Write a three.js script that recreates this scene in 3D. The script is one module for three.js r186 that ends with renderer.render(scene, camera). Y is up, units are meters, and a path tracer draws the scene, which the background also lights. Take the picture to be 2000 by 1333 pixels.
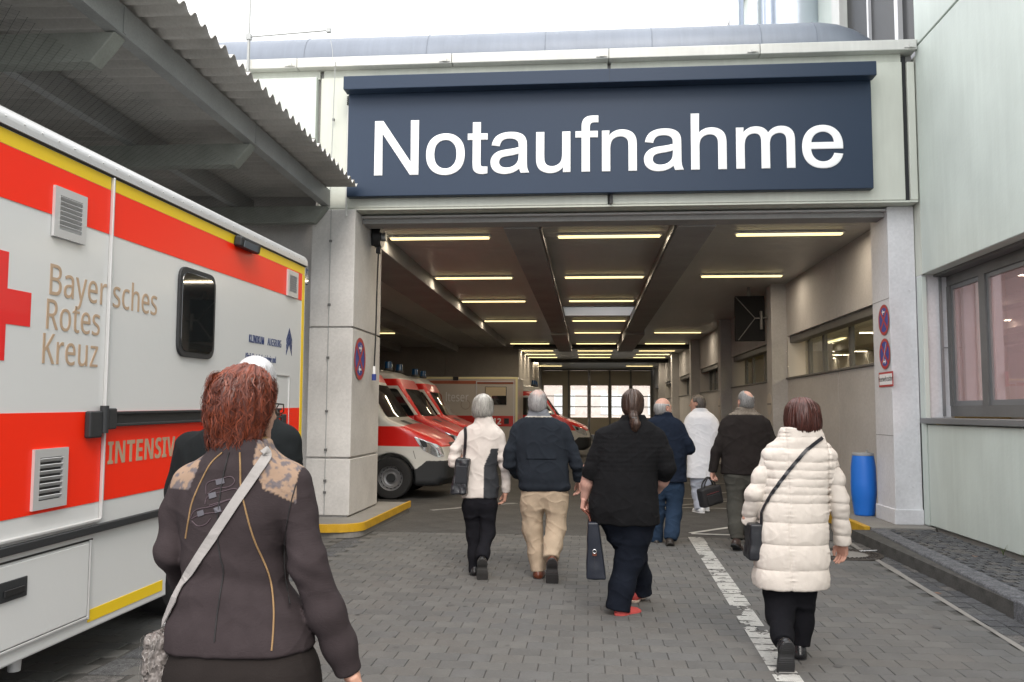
import * as THREE from 'three';
import { mergeGeometries, mergeVertices, toCreasedNormals } from 'three/addons/utils/BufferGeometryUtils.js';
import { RoundedBoxGeometry } from 'three/addons/geometries/RoundedBoxGeometry.js';
import { TextGeometry } from 'three/addons/geometries/TextGeometry.js';
import { FontLoader } from 'three/addons/loaders/FontLoader.js';
import { RectAreaLightUniformsLib } from 'three/addons/lights/RectAreaLightUniformsLib.js';

// ---------------------------------------------------------------- camera, sky, sun, exposure
RectAreaLightUniformsLib.init();
const scene = new THREE.Scene();
const renderer = new THREE.WebGLRenderer({ antialias: true });
renderer.toneMapping = THREE.LinearToneMapping;
renderer.toneMappingExposure = 2.55;
renderer.shadowMap.enabled = true;
const camera = new THREE.PerspectiveCamera(43.53, 1024 / 682, 0.05, 400);
const R = Math.PI / 180;
camera.position.set(0, 1.53, 0);
camera.rotation.order = 'YXZ';
camera.rotation.set(4.694 * R, 5.09 * R, 0.37 * R);
camera.updateMatrixWorld(true);
{ // overcast sky: bright, almost even, slightly brighter overhead
  const W = 64, H = 32, d = new Float32Array(W * H * 4);
  for (let j = 0; j < H; j++) for (let i = 0; i < W; i++) {
    const up = ((j + 0.5) / H - 0.5) * Math.PI, s = Math.max(0, Math.sin(up)), l = 1.02 * (0.86 + 0.3 * s), o = (j * W + i) * 4;
    d[o] = l * 0.985; d[o + 1] = l * 0.995; d[o + 2] = l * 1.02; d[o + 3] = 1;
  }
  const t = new THREE.DataTexture(d, W, H, THREE.RGBAFormat, THREE.FloatType);
  t.mapping = THREE.EquirectangularReflectionMapping; t.magFilter = THREE.LinearFilter; t.needsUpdate = true;
  scene.background = t; scene.environment = t;
}
const sun = new THREE.DirectionalLight(0xfff4e6, 0.9);
sun.position.set(6, 22, 14); sun.target.position.set(0, 0, -8);
sun.castShadow = true; sun.shadow.radius = 40; sun.shadow.mapSize.set(2048, 2048);
Object.assign(sun.shadow.camera, { left: -20, right: 20, top: 25, bottom: -25, near: 1, far: 80 });
scene.add(sun, sun.target);

// ---------------------------------------------------------------- helpers
function rng(seed) { let s = seed | 0; return () => { s = (s + 0x6d2b79f5) | 0; let t = Math.imul(s ^ (s >>> 15), 1 | s); t = (t + Math.imul(t ^ (t >>> 7), 61 | t)) ^ t; return ((t ^ (t >>> 14)) >>> 0) / 4294967296; }; }
const lerp = (a, b, t) => a + (b - a) * t, clamp = (x, a, b) => Math.min(b, Math.max(a, x)), sst = (a, b, x) => { const t = clamp((x - a) / (b - a), 0, 1); return t * t * (3 - 2 * t); };
const hash3 = (x, y, z) => { let h = Math.imul(x, 374761393) ^ Math.imul(y, 668265263) ^ Math.imul(z, 2147483647 - 1274126177); h = Math.imul(h ^ (h >>> 13), 1274126177); return ((h ^ (h >>> 16)) >>> 0) / 4294967296; };
function noise3(x, y, z) { // value noise, -1..1
  const xi = Math.floor(x), yi = Math.floor(y), zi = Math.floor(z), u = x - xi, v = y - yi, w = z - zi, a = u * u * (3 - 2 * u), b = v * v * (3 - 2 * v), c = w * w * (3 - 2 * w);
  const h = (i, j, k) => hash3(xi + i, yi + j, zi + k);
  return 2 * lerp(lerp(lerp(h(0, 0, 0), h(1, 0, 0), a), lerp(h(0, 1, 0), h(1, 1, 0), a), b), lerp(lerp(h(0, 0, 1), h(1, 0, 1), a), lerp(h(0, 1, 1), h(1, 1, 1), a), b), c) - 1;
}
const fbm3 = (x, y, z, n = 3) => { let s = 0, a = 0.5; for (let i = 0; i < n; i++) { s += a * noise3(x, y, z); x = x * 2.03 + 7.1; y = y * 2.03 + 3.7; z = z * 2.03 + 1.3; a *= 0.5; } return s; };
// tiling value noise for textures (period px cells)
const tnoise = (x, y, px, py, s) => { const xi = Math.floor(x), yi = Math.floor(y), u = x - xi, v = y - yi, a = u * u * (3 - 2 * u), b = v * v * (3 - 2 * v), m = (i, p) => ((i % p) + p) % p, h = (i, j) => hash3(m(xi + i, px), m(yi + j, py), s); return 2 * lerp(lerp(h(0, 0), h(1, 0), a), lerp(h(0, 1), h(1, 1), a), b) - 1; };
const tfbm = (u, v, p, q, s, n = 4) => { let r = 0, a = 0.5; for (let i = 0; i < n; i++) { r += a * tnoise(u * p, v * q, p, q, s + i); p *= 2; q *= 2; a *= 0.5; } return r; };
function tex(n, fn, srgb = true, m = n) {
  const d = new Uint8Array(n * m * 4);
  for (let j = 0; j < m; j++) for (let i = 0; i < n; i++) { const c = fn((i + 0.5) / n, (j + 0.5) / m), o = (j * n + i) * 4; for (let k = 0; k < 3; k++) d[o + k] = clamp(Math.round(255 * (Array.isArray(c) ? c[k] : c)), 0, 255); d[o + 3] = 255; }
  const t = new THREE.DataTexture(d, n, m); t.wrapS = t.wrapT = THREE.RepeatWrapping; t.magFilter = THREE.LinearFilter; t.minFilter = THREE.LinearMipmapLinearFilter; t.generateMipmaps = true;
  if (srgb) t.colorSpace = THREE.SRGBColorSpace; t.needsUpdate = true; return t;
}
const rep = (t, s) => { const c = t.clone(); c.repeat.set(1 / s, 1 / s); c.needsUpdate = true; return c; };
const C = (r, g, b) => new THREE.Color().setRGB(r, g, b);
function mat(color, rough = 0.8, o = {}) { return new THREE.MeshStandardMaterial({ color: color.isColor ? color : C(...color), roughness: rough, metalness: 0, ...o }); }
function phys(color, rough, o = {}) { return new THREE.MeshPhysicalMaterial({ color: color.isColor ? color : C(...color), roughness: rough, metalness: 0, ...o }); }

// grayscale factor maps (mean about 0.5 in linear terms is avoided: they sit near 1 and only vary a little)
const tConcrete = tex(512, (u, v) => { const n = tfbm(u, v, 6, 6, 1, 5), f = tfbm(u, v, 90, 90, 9, 2), s = tfbm(u, v, 3, 3, 5, 3); const k = 0.93 + 0.05 * n + 0.045 * f + 0.045 * s; return [k, k * 0.995, k * 0.985]; });
const tRough = tex(512, (u, v) => 0.5 + 0.5 * tfbm(u, v, 60, 60, 21, 3), false);
const tGrain = tex(512, (u, v) => 0.5 + 0.32 * tfbm(u, v, 128, 128, 31, 2) + 0.3 * tfbm(u, v, 24, 24, 41, 3), false);
const tStreak = tex(512, (u, v) => { const s = tfbm(u, v, 48, 3, 51, 3), m = tfbm(u, v, 5, 4, 57, 4), f = tfbm(u, v, 120, 16, 63, 2); const k = 0.95 + 0.022 * s + 0.05 * m + 0.012 * f; return [k, k, k * 0.99]; });
const tAsphalt = tex(512, (u, v) => { const f = tfbm(u, v, 150, 150, 71, 2), m = tfbm(u, v, 5, 5, 77, 4); const k = 0.8 + 0.3 * f + 0.16 * m; return [k, k, k]; });
const tSlat = tex(64, (u, v) => { const s = (v * 8) % 1; return s < 0.16 ? 0.1 : 0.75 + 0.12 * Math.sin((s - 0.16) / 0.84 * Math.PI); }, false);
const tWeave = tex(256, (u, v) => 0.5 + 0.22 * Math.sin(u * 2 * Math.PI * 64) * Math.sin(v * 2 * Math.PI * 64) + 0.4 * tfbm(u, v, 40, 40, 81, 3), false);
const tGranite = tex(512, (u, v) => { const f = tfbm(u, v, 130, 130, 91, 2), m = tfbm(u, v, 20, 20, 95, 3), k = 0.75 + 0.5 * f + 0.25 * m; return [k, k, k * 1.02]; });

const M = {
  paver: [0, 1, 2, 3, 4].map((i) => mat([[0.120, 0.118, 0.115], [0.126, 0.124, 0.120], [0.113, 0.112, 0.110], [0.122, 0.118, 0.113], [0.117, 0.117, 0.117]][i], 0.9, { map: rep(tConcrete, 0.7), bumpMap: rep(tGrain, 0.35), bumpScale: 0.0022 })),
  sand: mat([0.09, 0.086, 0.079], 0.95, { map: rep(tAsphalt, 0.5) }),
  asphalt: mat([0.082, 0.080, 0.078], 0.88, { map: rep(tAsphalt, 1.1), bumpMap: rep(tGrain, 0.5), bumpScale: 0.003 }),
  concrete: mat([0.33, 0.325, 0.31], 0.9, { map: rep(tConcrete, 1.6), bumpMap: rep(tGrain, 0.6), bumpScale: 0.002 }),
  floorconc: mat([0.25, 0.24, 0.225], 0.9, { map: rep(tConcrete, 1.3), bumpMap: rep(tGrain, 0.5), bumpScale: 0.002 }),
  plaster: mat([0.60, 0.59, 0.58], 0.92, { map: rep(tConcrete, 1.2), bumpMap: rep(tRough, 0.5), bumpScale: 0.002 }),
  pillar: mat([0.66, 0.645, 0.635], 0.7, { map: rep(tConcrete, 1.9), bumpMap: rep(tRough, 0.9), bumpScale: 0.0005 }),
  rpillar: mat([0.72, 0.725, 0.76], 0.6, { map: rep(tConcrete, 2.3), bumpMap: rep(tRough, 0.8), bumpScale: 0.0004 }),
  panel: mat([0.60, 0.62, 0.562], 0.55, { map: rep(tStreak, 2.6), bumpMap: rep(tRough, 2.0), bumpScale: 0.001 }),
  panelg: mat([0.59, 0.648, 0.613], 0.55, { map: rep(tStreak, 3.1), bumpMap: rep(tRough, 2.0), bumpScale: 0.001 }),
  cap: mat([0.64, 0.64, 0.62], 0.45, { map: rep(tStreak, 1.7) }),
  dark: mat([0.02, 0.021, 0.023], 0.7),
  black: mat([0.012, 0.012, 0.013], 0.5),
  signblue: phys([0.021, 0.036, 0.066], 0.4, { specularIntensity: 0.6, bumpMap: rep(tRough, 1.4), bumpScale: 0.0004 }),
  white: mat([0.80, 0.80, 0.80], 0.45),
  wallin: mat([0.56, 0.555, 0.57], 0.75, { map: rep(tConcrete, 2.4), bumpMap: rep(tRough, 1.2), bumpScale: 0.0004 }),
  wallin2: mat([0.44, 0.42, 0.39], 0.8, { map: rep(tConcrete, 2.4) }),
  slat: mat([0.55, 0.545, 0.54], 0.4, { metalness: 0.1, map: rep(tStreak, 5.3) }),
  beam: mat([0.34, 0.34, 0.34], 0.75, { map: rep(tConcrete, 1.5), bumpMap: rep(tRough, 0.8), bumpScale: 0.002 }),
  galv: mat([0.44, 0.455, 0.46], 0.5, { metalness: 0.55, map: rep(tConcrete, 0.9), bumpMap: rep(tRough, 0.5), bumpScale: 0.001 }),
  steel: mat([0.58, 0.62, 0.68], 0.32, { metalness: 0.9, bumpMap: rep(tRough, 3.0), bumpScale: 0.002 }),
  zinc: mat([0.19, 0.215, 0.265], 0.5, { metalness: 0.25, map: rep(tStreak, 1.9), bumpMap: rep(tRough, 2.2), bumpScale: 0.002 }),
  frame: mat([0.17, 0.17, 0.17], 0.5, { metalness: 0.3, map: rep(tConcrete, 1.0) }),
  sill: mat([0.19, 0.195, 0.20], 0.4, { metalness: 0.3 }),
  eternit: mat([0.56, 0.55, 0.53], 0.85, { map: rep(tConcrete, 1.1), bumpMap: rep(tGrain, 0.5), bumpScale: 0.0015 }),
  wood: mat([0.30, 0.32, 0.295], 0.8, { map: rep(tConcrete, 0.8), bumpMap: rep(tRough, 0.6), bumpScale: 0.002 }),
  glass: phys([0.92, 0.95, 0.95], 0.02, { transmission: 1, thickness: 0, ior: 1.5 }),
  solarglass: phys([0.95, 0.80, 0.82], 0.02, { transmission: 1, thickness: 0, metalness: 0.28 }),
  carglass: phys([0.012, 0.014, 0.015], 0.04, { clearcoat: 1, clearcoatRoughness: 0.02 }),
  yellow: mat([0.62, 0.36, 0.012], 0.55, { map: rep(tConcrete, 0.45), bumpMap: rep(tRough, 0.3), bumpScale: 0.002 }),
  granite: mat([0.19, 0.195, 0.203], 0.8, { map: rep(tGranite, 0.55), bumpMap: rep(tGrain, 0.4), bumpScale: 0.006 }),
  setts: [[0.115, 0.118, 0.120], [0.14, 0.14, 0.137], [0.10, 0.103, 0.107], [0.17, 0.16, 0.147], [0.13, 0.133, 0.138]].map((c) => mat(c, 0.82, { map: rep(tGranite, 0.4), bumpMap: rep(tGrain, 0.25), bumpScale: 0.004 })),
  iron: mat([0.06, 0.052, 0.046], 0.65, { metalness: 0.4, bumpMap: rep(tGrain, 0.2), bumpScale: 0.003 }),
  paint: mat([0.52, 0.52, 0.50], 0.75, { map: rep(tConcrete, 0.5) }),
  rubber: mat([0.018, 0.018, 0.019], 0.85, { bumpMap: rep(tRough, 0.2), bumpScale: 0.001 }),
  tube: new THREE.MeshStandardMaterial({ color: 0xffffff, emissive: C(1.0, 0.80, 0.36), emissiveIntensity: 0.7, roughness: 0.6 }),
};
for (const m of Object.values(M)) for (const k of [].concat(m)) k.side = THREE.FrontSide;

const used = new Map();
const numbered = (n) => { const k = used.get(n) || 0; used.set(n, k + 1); return k ? n + '_' + String(k).padStart(3, '0') : n; };
function fin(o) { o.castShadow = true; o.receiveShadow = true; return o; }
function obj(name, geo, m, parent = scene) { const g = Array.isArray(geo) ? merge(geo) : geo; const o = fin(new THREE.Mesh(g, m)); o.name = parent === scene ? numbered(name) : name; parent.add(o); return o; }
function merge(list) { return mergeGeometries(list.map((g) => { const h = g.index ? g.toNonIndexed() : g; for (const k of Object.keys(h.attributes)) if (!['position', 'normal', 'uv'].includes(k)) h.deleteAttribute(k); if (!h.attributes.uv) h.setAttribute('uv', new THREE.BufferAttribute(new Float32Array(h.attributes.position.count * 2), 2)); return h; })); }
function thing(name, label, category, [x, y, z] = [0, 0, 0], turn = 0, group, kind) {
  const o = new THREE.Group(); o.name = numbered(name); o.position.set(x, y, z); o.rotation.y = turn; scene.add(o);
  o.userData = { label, category }; if (group) o.userData.group = group; if (kind) o.userData.kind = kind; return o;
}
function tag(o, label, category, group, kind) { o.userData.label = label; o.userData.category = category; if (group) o.userData.group = group; if (kind) o.userData.kind = kind; return o; }
function copy(o, label, group) { const c = o.clone(); c.name = numbered(o.name.replace(/_\d+$/, '')); c.userData = { ...o.userData }; if (label) c.userData.label = label; if (group) c.userData.group = group; scene.add(c); return c; }
// uv in metres by the dominant face direction
function uvm(g) {
  const h = g.index ? g.toNonIndexed() : g; const p = h.attributes.position, n = h.attributes.normal, uv = new Float32Array(p.count * 2);
  for (let i = 0; i < p.count; i += 3) {
    const nx = Math.abs(n.getX(i) + n.getX(i + 1) + n.getX(i + 2)), ny = Math.abs(n.getY(i) + n.getY(i + 1) + n.getY(i + 2)), nz = Math.abs(n.getZ(i) + n.getZ(i + 1) + n.getZ(i + 2));
    for (let k = i; k < i + 3; k++) { const x = p.getX(k), y = p.getY(k), z = p.getZ(k); if (ny >= nx && ny >= nz) { uv[2 * k] = x; uv[2 * k + 1] = z; } else if (nx >= nz) { uv[2 * k] = z; uv[2 * k + 1] = y; } else { uv[2 * k] = x; uv[2 * k + 1] = y; } }
  }
  h.setAttribute('uv', new THREE.BufferAttribute(uv, 2)); return h;
}
// box from min to max corners, edges rounded by r
function bx(x0, x1, y0, y1, z0, z1, r = 0) {
  const w = Math.abs(x1 - x0), h = Math.abs(y1 - y0), d = Math.abs(z1 - z0);
  const g = r > 0 ? new RoundedBoxGeometry(w, h, d, 1, Math.min(r, w / 2.01, h / 2.01, d / 2.01)) : new THREE.BoxGeometry(w, h, d);
  g.translate((x0 + x1) / 2, (y0 + y1) / 2, (z0 + z1) / 2); return uvm(g);
}
function cyl(r0, r1, a, b, seg = 12, open = false) { // from point a to point b
  const A = new THREE.Vector3(...a), B = new THREE.Vector3(...b), d = B.clone().sub(A), g = new THREE.CylinderGeometry(r1, r0, d.length(), seg, 1, open);
  g.applyQuaternion(new THREE.Quaternion().setFromUnitVectors(new THREE.Vector3(0, 1, 0), d.clone().normalize())); const c = A.add(B).multiplyScalar(0.5); g.translate(c.x, c.y, c.z); return g;
}
const tube = (pts, r, seg = 24, rs = 6, closed = false) => new THREE.TubeGeometry(new THREE.CatmullRomCurve3(pts.map((p) => new THREE.Vector3(...p)), closed), seg, r, rs, closed);
const font = await new FontLoader().loadAsync('fonts/droid/droid_sans_regular.typeface.json');
const fontB = await new FontLoader().loadAsync('fonts/droid/droid_sans_bold.typeface.json');
function text(str, size, depth, f = font, sx = 1) { const g = new TextGeometry(str, { font: f, size, depth, curveSegments: 4, bevelEnabled: false }); g.scale(sx, 1, 1); return g; }
// a pixel of the photograph (2000 x 1333) met with the plane z = const
const rayQ = camera.quaternion.clone();
function atZ(px, py, z) { const v = new THREE.Vector3((px - 1000) / 1669.5, (666.5 - py) / 1669.5, -1).applyQuaternion(rayQ); const t = z / v.z; return [v.x * t, 1.53 + v.y * t, z]; }
// ---------------------------------------------------------------- ground
{
  const g = new THREE.PlaneGeometry(300, 300); g.rotateX(-Math.PI / 2); g.translate(0, -0.05, -30);
  tag(obj('ground', uvm(g), M.asphalt), 'dark asphalt ground around the buildings', 'ground', null, 'structure');
}
{ // courtyard of wavy concrete pavers
  const yard = thing('courtyard_paving', 'grey wavy interlocking concrete pavers of the courtyard', 'paving', [0, 0, 0], 0, null, 'structure');
  const bed = bx(-9, 3.15, -0.045, -0.007, -10.78, 3); obj('joint_sand', bed, M.sand, yard);
  const L = 0.2, D = 0.16, gap = 0.002, bev = 0.003, wav = 0.0075;
  function paverGeo(seed) {
    const r = rng(seed), pts = [], n = 8, tilt = [(r() - 0.5) * 0.006, (r() - 0.5) * 0.006], up = (r() - 0.5) * 0.0018;
    const wv = (x) => wav * Math.sin((x / 0.1) * 2 * Math.PI);
    for (let i = 0; i <= n; i++) { const x = -L / 2 + gap + (L - 2 * gap) * i / n; pts.push([x, D / 2 - gap + wv(x)]); }
    for (let i = n; i >= 0; i--) { const x = -L / 2 + gap + (L - 2 * gap) * i / n; pts.push([x, -D / 2 + gap + wv(x)]); }
    const top = pts.map(([x, z]) => [x * (1 - 2 * bev / L), z - Math.sign(z) * bev]);
    const h = (x, z) => up + tilt[0] * x + tilt[1] * z, P = [], tri = (a, b, c) => P.push(...a, ...b, ...c);
    const T = top.map(([x, z]) => [x, h(x, z), z]), B = pts.map(([x, z]) => [x, h(x, z) - bev, z]), Q = pts.map(([x, z]) => [x, -0.02, z]);
    for (let i = 0; i < n; i++) { const a = T[i], b = T[i + 1], c = T[2 * n + 1 - i - 1], d = T[2 * n + 1 - i]; tri(a, b, d); tri(b, c, d); }
    for (let i = 0; i < T.length; i++) { const j = (i + 1) % T.length; tri(T[i], B[i], T[j]); tri(T[j], B[i], B[j]); tri(B[i], Q[i], B[j]); tri(B[j], Q[i], Q[j]); }
    const g = new THREE.BufferGeometry(); g.setAttribute('position', new THREE.BufferAttribute(new Float32Array(P), 3)); g.computeVertexNormals();
    const uv = new Float32Array(P.length / 3 * 2), ou = r() * 3, ov = r() * 3; for (let i = 0; i < P.length / 3; i++) { uv[2 * i] = P[3 * i] + ou; uv[2 * i + 1] = P[3 * i + 2] + ov; } g.setAttribute('uv', new THREE.BufferAttribute(uv, 2)); return g;
  }
  const geos = Array.from({ length: 10 }, (_, i) => paverGeo(100 + i)), r = rng(5), rest = [[], [], [], [], []], near = [];
  for (let j = 0, z = 2.9; z > -10.72; j++, z -= D) for (let x = -8.9 + (j % 2) * L / 2; x < 3.1; x += L) {
    const edge = 3.12 - 0.18 * sst(-10.6, -6.2, z) - 0.02; if (x + L / 2 > edge || (x > -2.93 && x < -2.60) || (Math.hypot(x - 2.78, z + 9.72) < 0.36)) continue;
    const px = x * 1669 / -z; const e = { x, z, m: Math.floor(r() * 5), g: Math.floor(r() * 10), vis: z < -4.35 && px > -1160 && px < 870 };
    if (e.vis && x > -2.6) near.push(e); else rest[e.m].push(e);
  }
  near.sort((a, b) => b.z - a.z);
  near.forEach((e, i) => { if (i < 300) { const o = obj('paver', geos[e.g], M.paver[e.m], yard); o.position.set(e.x, 0, e.z); } else rest[e.m].push(e); });
  rest.forEach((l, k) => { // the pavers beyond the nearest 300
    const o = fin(new THREE.InstancedMesh(geos[k], M.paver[k], l.length)); o.name = 'paver_field'; o.userData.kind = 'stuff'; const m4 = new THREE.Matrix4(), q = new THREE.Quaternion(), e3 = new THREE.Euler();
    l.forEach((e, i) => { e3.set((r() - 0.5) * 0.012, 0, (r() - 0.5) * 0.012); m4.compose(new THREE.Vector3(e.x, (r() - 0.5) * 0.002, e.z), q.setFromEuler(e3), new THREE.Vector3(1, 1, 1)); o.setMatrixAt(i, m4); }); yard.add(o);
  });
}
{ // asphalt of the drive-through hall
  const f = thing('hall_floor', 'dark smooth asphalt floor of the ambulance hall', 'floor', [0, 0, 0], 0, null, 'structure');
  obj('asphalt', bx(-13, 4.3, -0.045, 0, -58, -10.786), M.asphalt, f);
  obj('yard_asphalt', bx(-60, 60, -0.046, -0.004, -110, -58), mat([0.2, 0.2, 0.2], 0.9, { map: rep(tAsphalt, 1.1) }), f);
  const line = (x0, z0, x1, z1, w) => { const dx = x1 - x0, dz = z1 - z0, l = Math.hypot(dx, dz), g = new THREE.BoxGeometry(l, 0.003, w, Math.ceil(l / 0.3), 1, 1); g.rotateY(-Math.atan2(dz, dx)); g.translate((x0 + x1) / 2, 0.0035, (z0 + z1) / 2); return uvm(g); };
  const pm = mat([0.3, 0.3, 0.29], 0.8, { map: rep(tAsphalt, 0.6) });
  obj('arrow_marking', [line(1.30, -11.10, 1.95, -11.05, 0.075), line(1.30, -11.16, 2.0, -11.9, 0.075)], M.paint, f);
  for (const a of [[-2.4, -13.15, -1.95, -13.6, 0.11], [-1.8, -13.75, -1.2, -14.35, 0.11], [-1.0, -14.5, -0.4, -15.1, 0.11], [1.2, -14.1, 3.2, -14.0, 0.1], [1.25, -14.2, 2.6, -15.4, 0.1], [1.1, -15.6, 3.6, -15.5, 0.1], [1.9, -16.2, 3.4, -17.5, 0.1], [1.0, -19.0, 3.6, -18.9, 0.1], [-3.2, -17.6, -1.6, -17.6, 0.1], [-3.2, -20.8, -1.6, -20.8, 0.1]]) obj('bay_marking', line(...a), pm, f);
}
{ // worn white line on the pavers, only flakes of paint are left
  const P = [], U = [], r = rng(8), c = 0.012, z0 = -10.8, z1 = -4.2;
  for (let z = z0; z < z1; z += c) { const t = (z - z0) / (-5.46 - z0), xl = lerp(1.23, 1.085, t), w = lerp(0.17, 0.15, t); for (let x = 0; x < w; x += c) {
    const jz = Math.abs(((z + 100) % 0.16) - 0.08), wear = fbm3(x * 9, 0, z * 5, 3) + 0.5 * fbm3(x * 40, 3, z * 40, 2) + 0.12 - 0.5 * (Math.abs(jz - 0.08) < 0.012) - 0.35 * sst(-6, -10, z) * 0; if (wear < -0.14) continue;
    const X = xl + x, y = 0.0035, a = c * (0.42 + 0.1 * r()); P.push(X - a, y, z - a, X - a, y, z + a, X + a, y, z - a, X + a, y, z - a, X - a, y, z + a, X + a, y, z + a); for (let k = 0; k < 6; k++) U.push(X, z);
  } }
  const g = new THREE.BufferGeometry(); g.setAttribute('position', new THREE.BufferAttribute(new Float32Array(P), 3)); g.setAttribute('uv', new THREE.BufferAttribute(new Float32Array(U), 2)); g.computeVertexNormals();
  tag(obj('lane_marking', g, M.paint), 'worn white painted line running over the pavers', 'marking', null, 'structure');
}
// irregular stone with rounded top: x0..x1, z0..z1
function stone(w, d, h, seed, rough = 0.006) {
  const g = new THREE.BoxGeometry(w, h, d, 2, 1, 2), p = g.attributes.position, r = rng(seed), ox = r() * 50;
  for (let i = 0; i < p.count; i++) { let x = p.getX(i), y = p.getY(i), z = p.getZ(i); const edge = Math.max(Math.abs(x) / (w / 2), Math.abs(z) / (d / 2)); const top = y > 0;
    x += noise3(x * 14 + ox, y * 14, z * 14) * rough * (edge > 0.9 ? 1 : 0.3); z += noise3(x * 14 + ox, y * 14 + 9, z * 14) * rough; if (top) { y += noise3(x * 20 + ox, 4, z * 20) * rough * 0.5 - (edge > 0.9 ? rough * 1.1 : 0); x *= 0.975; z *= 0.975; } p.setXYZ(i, x, y - h / 2, z); }
  g.computeVertexNormals(); return uvm(g);
}
{ // right-hand kerb, gutter and cobbled footway
  const kx = (z) => z < -10.9 ? 3.42 : 3.42 - 0.235 * (z + 10.9) / 4.3; // outer face of the kerb
  const fw = thing('footway', 'cobbled footway strip beside the pale green wall', 'footway', [0, 0, 0], 0, null, 'structure');
  const kb = thing('kerb', 'grey granite kerb with gutter setts along the footway', 'kerb', [0, 0, 0], 0, null, 'structure');
  const r = rng(77);
  obj('bedding', bx(3.2, 4.165, -0.04, 0.118, -10.88, 3), M.sand, fw);
  for (let i = 0, z = -10.9; z < 2; i++) { const l = 0.85 + r() * 0.25, a = -Math.atan2(0.235, 4.3); const g = new RoundedBoxGeometry(0.19, 0.3, l - 0.008, 2, 0.018), p = g.attributes.position; for (let k = 0; k < p.count; k++) { const n = noise3(p.getX(k) * 9 + i * 7, p.getY(k) * 9, p.getZ(k) * 6); p.setXYZ(k, p.getX(k) + n * 0.005, p.getY(k) + n * 0.003, p.getZ(k)); }
    g.computeVertexNormals(); const o = obj('kerb_stone', uvm(g), M.granite, kb); o.position.set(kx(z + l / 2) + 0.095, -0.008 + (r() - 0.5) * 0.006, z + l / 2); o.rotation.y = a; z += l; }
  for (let z = -10.6, i = 0; z < 1; i++) { const l = 0.16 + r() * 0.14; for (const [o0, w] of [[0.015, 0.145], [0.165, 0.125]]) { const o = obj('gutter_sett', stone(w, l - 0.012, 0.06, i * 3 + o0 * 100, 0.005), M.setts[Math.floor(r() * 5)], kb); o.position.set(kx(z + l / 2) - o0 - w / 2, 0.003 + (r() - 0.5) * 0.004, z + l / 2); } z += l; }
  { const pts = []; for (let z = -10.7; z < 1; z += 0.1) pts.push([kx(z) - 0.325, z]); const P = []; for (let i = 0; i + 1 < pts.length; i++) { const [x, z] = pts[i], [X, Z] = pts[i + 1], w = 0.03 + 0.012 * noise3(z * 4, 1, 2), W = 0.03 + 0.012 * noise3(Z * 4, 1, 2); P.push(x - w, 0.0045, z, X - W, 0.0045, Z, x + w, 0.0045, z, x + w, 0.0045, z, X - W, 0.0045, Z, X + W, 0.0045, Z); }
    const g = new THREE.BufferGeometry(); g.setAttribute('position', new THREE.BufferAttribute(new Float32Array(P), 3)); g.computeVertexNormals(); obj('mortar_strip', uvm(g), M.floorconc, kb); obj('gutter_bed', bx(2.6, 3.3, -0.04, -0.012, -10.78, 3), M.sand, kb); }
  const spots = [], cg = Array.from({ length: 8 }, (_, i) => stone(0.098, 0.098, 0.06, 900 + i, 0.009));
  for (let z = -10.82, j = 0; z < 1; j++, z += 0.108) for (let x = kx(z) + 0.25 + (j % 2) * 0.05; x < 4.13; x += 0.106) spots.push([x + (r() - 0.5) * 0.012, z + (r() - 0.5) * 0.014]);
  const left = [];
  spots.forEach(([x, z], i) => { const g = cg[i % 8], turn = (r() - 0.5) * 0.3, s = 0.9 + r() * 0.12, mi = Math.floor(r() * 5); if (i < 298) { const o = obj('cobble', g, M.setts[mi], fw); o.position.set(x, 0.142 + (r() - 0.5) * 0.008, z); o.rotation.y = turn; o.scale.set(s, 1, 0.92 + r() * 0.12); } else { const h = g.clone(); h.rotateY(turn); h.translate(x, 0.142, z); left.push(h); } });
  obj('cobble_field', left, M.setts[0], fw).userData.kind = 'stuff';
  // concrete apron in front of the right pillar and raised walk inside
  obj('concrete_apron', bx(3.44, 4.2, -0.04, 0.152, -18.4, -10.885, 0.01), M.floorconc, fw);
  obj('yellow_edge_angle', bx(3.36, 3.436, 0.0, 0.156, -17.9, -10.93, 0.008), M.yellow, fw);
}
{ // granite setts of the drain under the parked ambulance
  const gt = thing('drain_gutter', 'row of dark granite setts beside the parked box ambulance', 'gutter', [0, 0, 0], 0, null, 'structure'), r = rng(31);
  for (let z = -10.2, i = 0; z < -1.2; i++) { const l = 0.26 + r() * 0.12; const o = obj('sett', stone(0.25, l - 0.014, 0.06, 400 + i, 0.007), M.setts[Math.floor(r() * 5)], gt); o.position.set(-2.765, 0.004, z + l / 2); z += l; }
}
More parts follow.
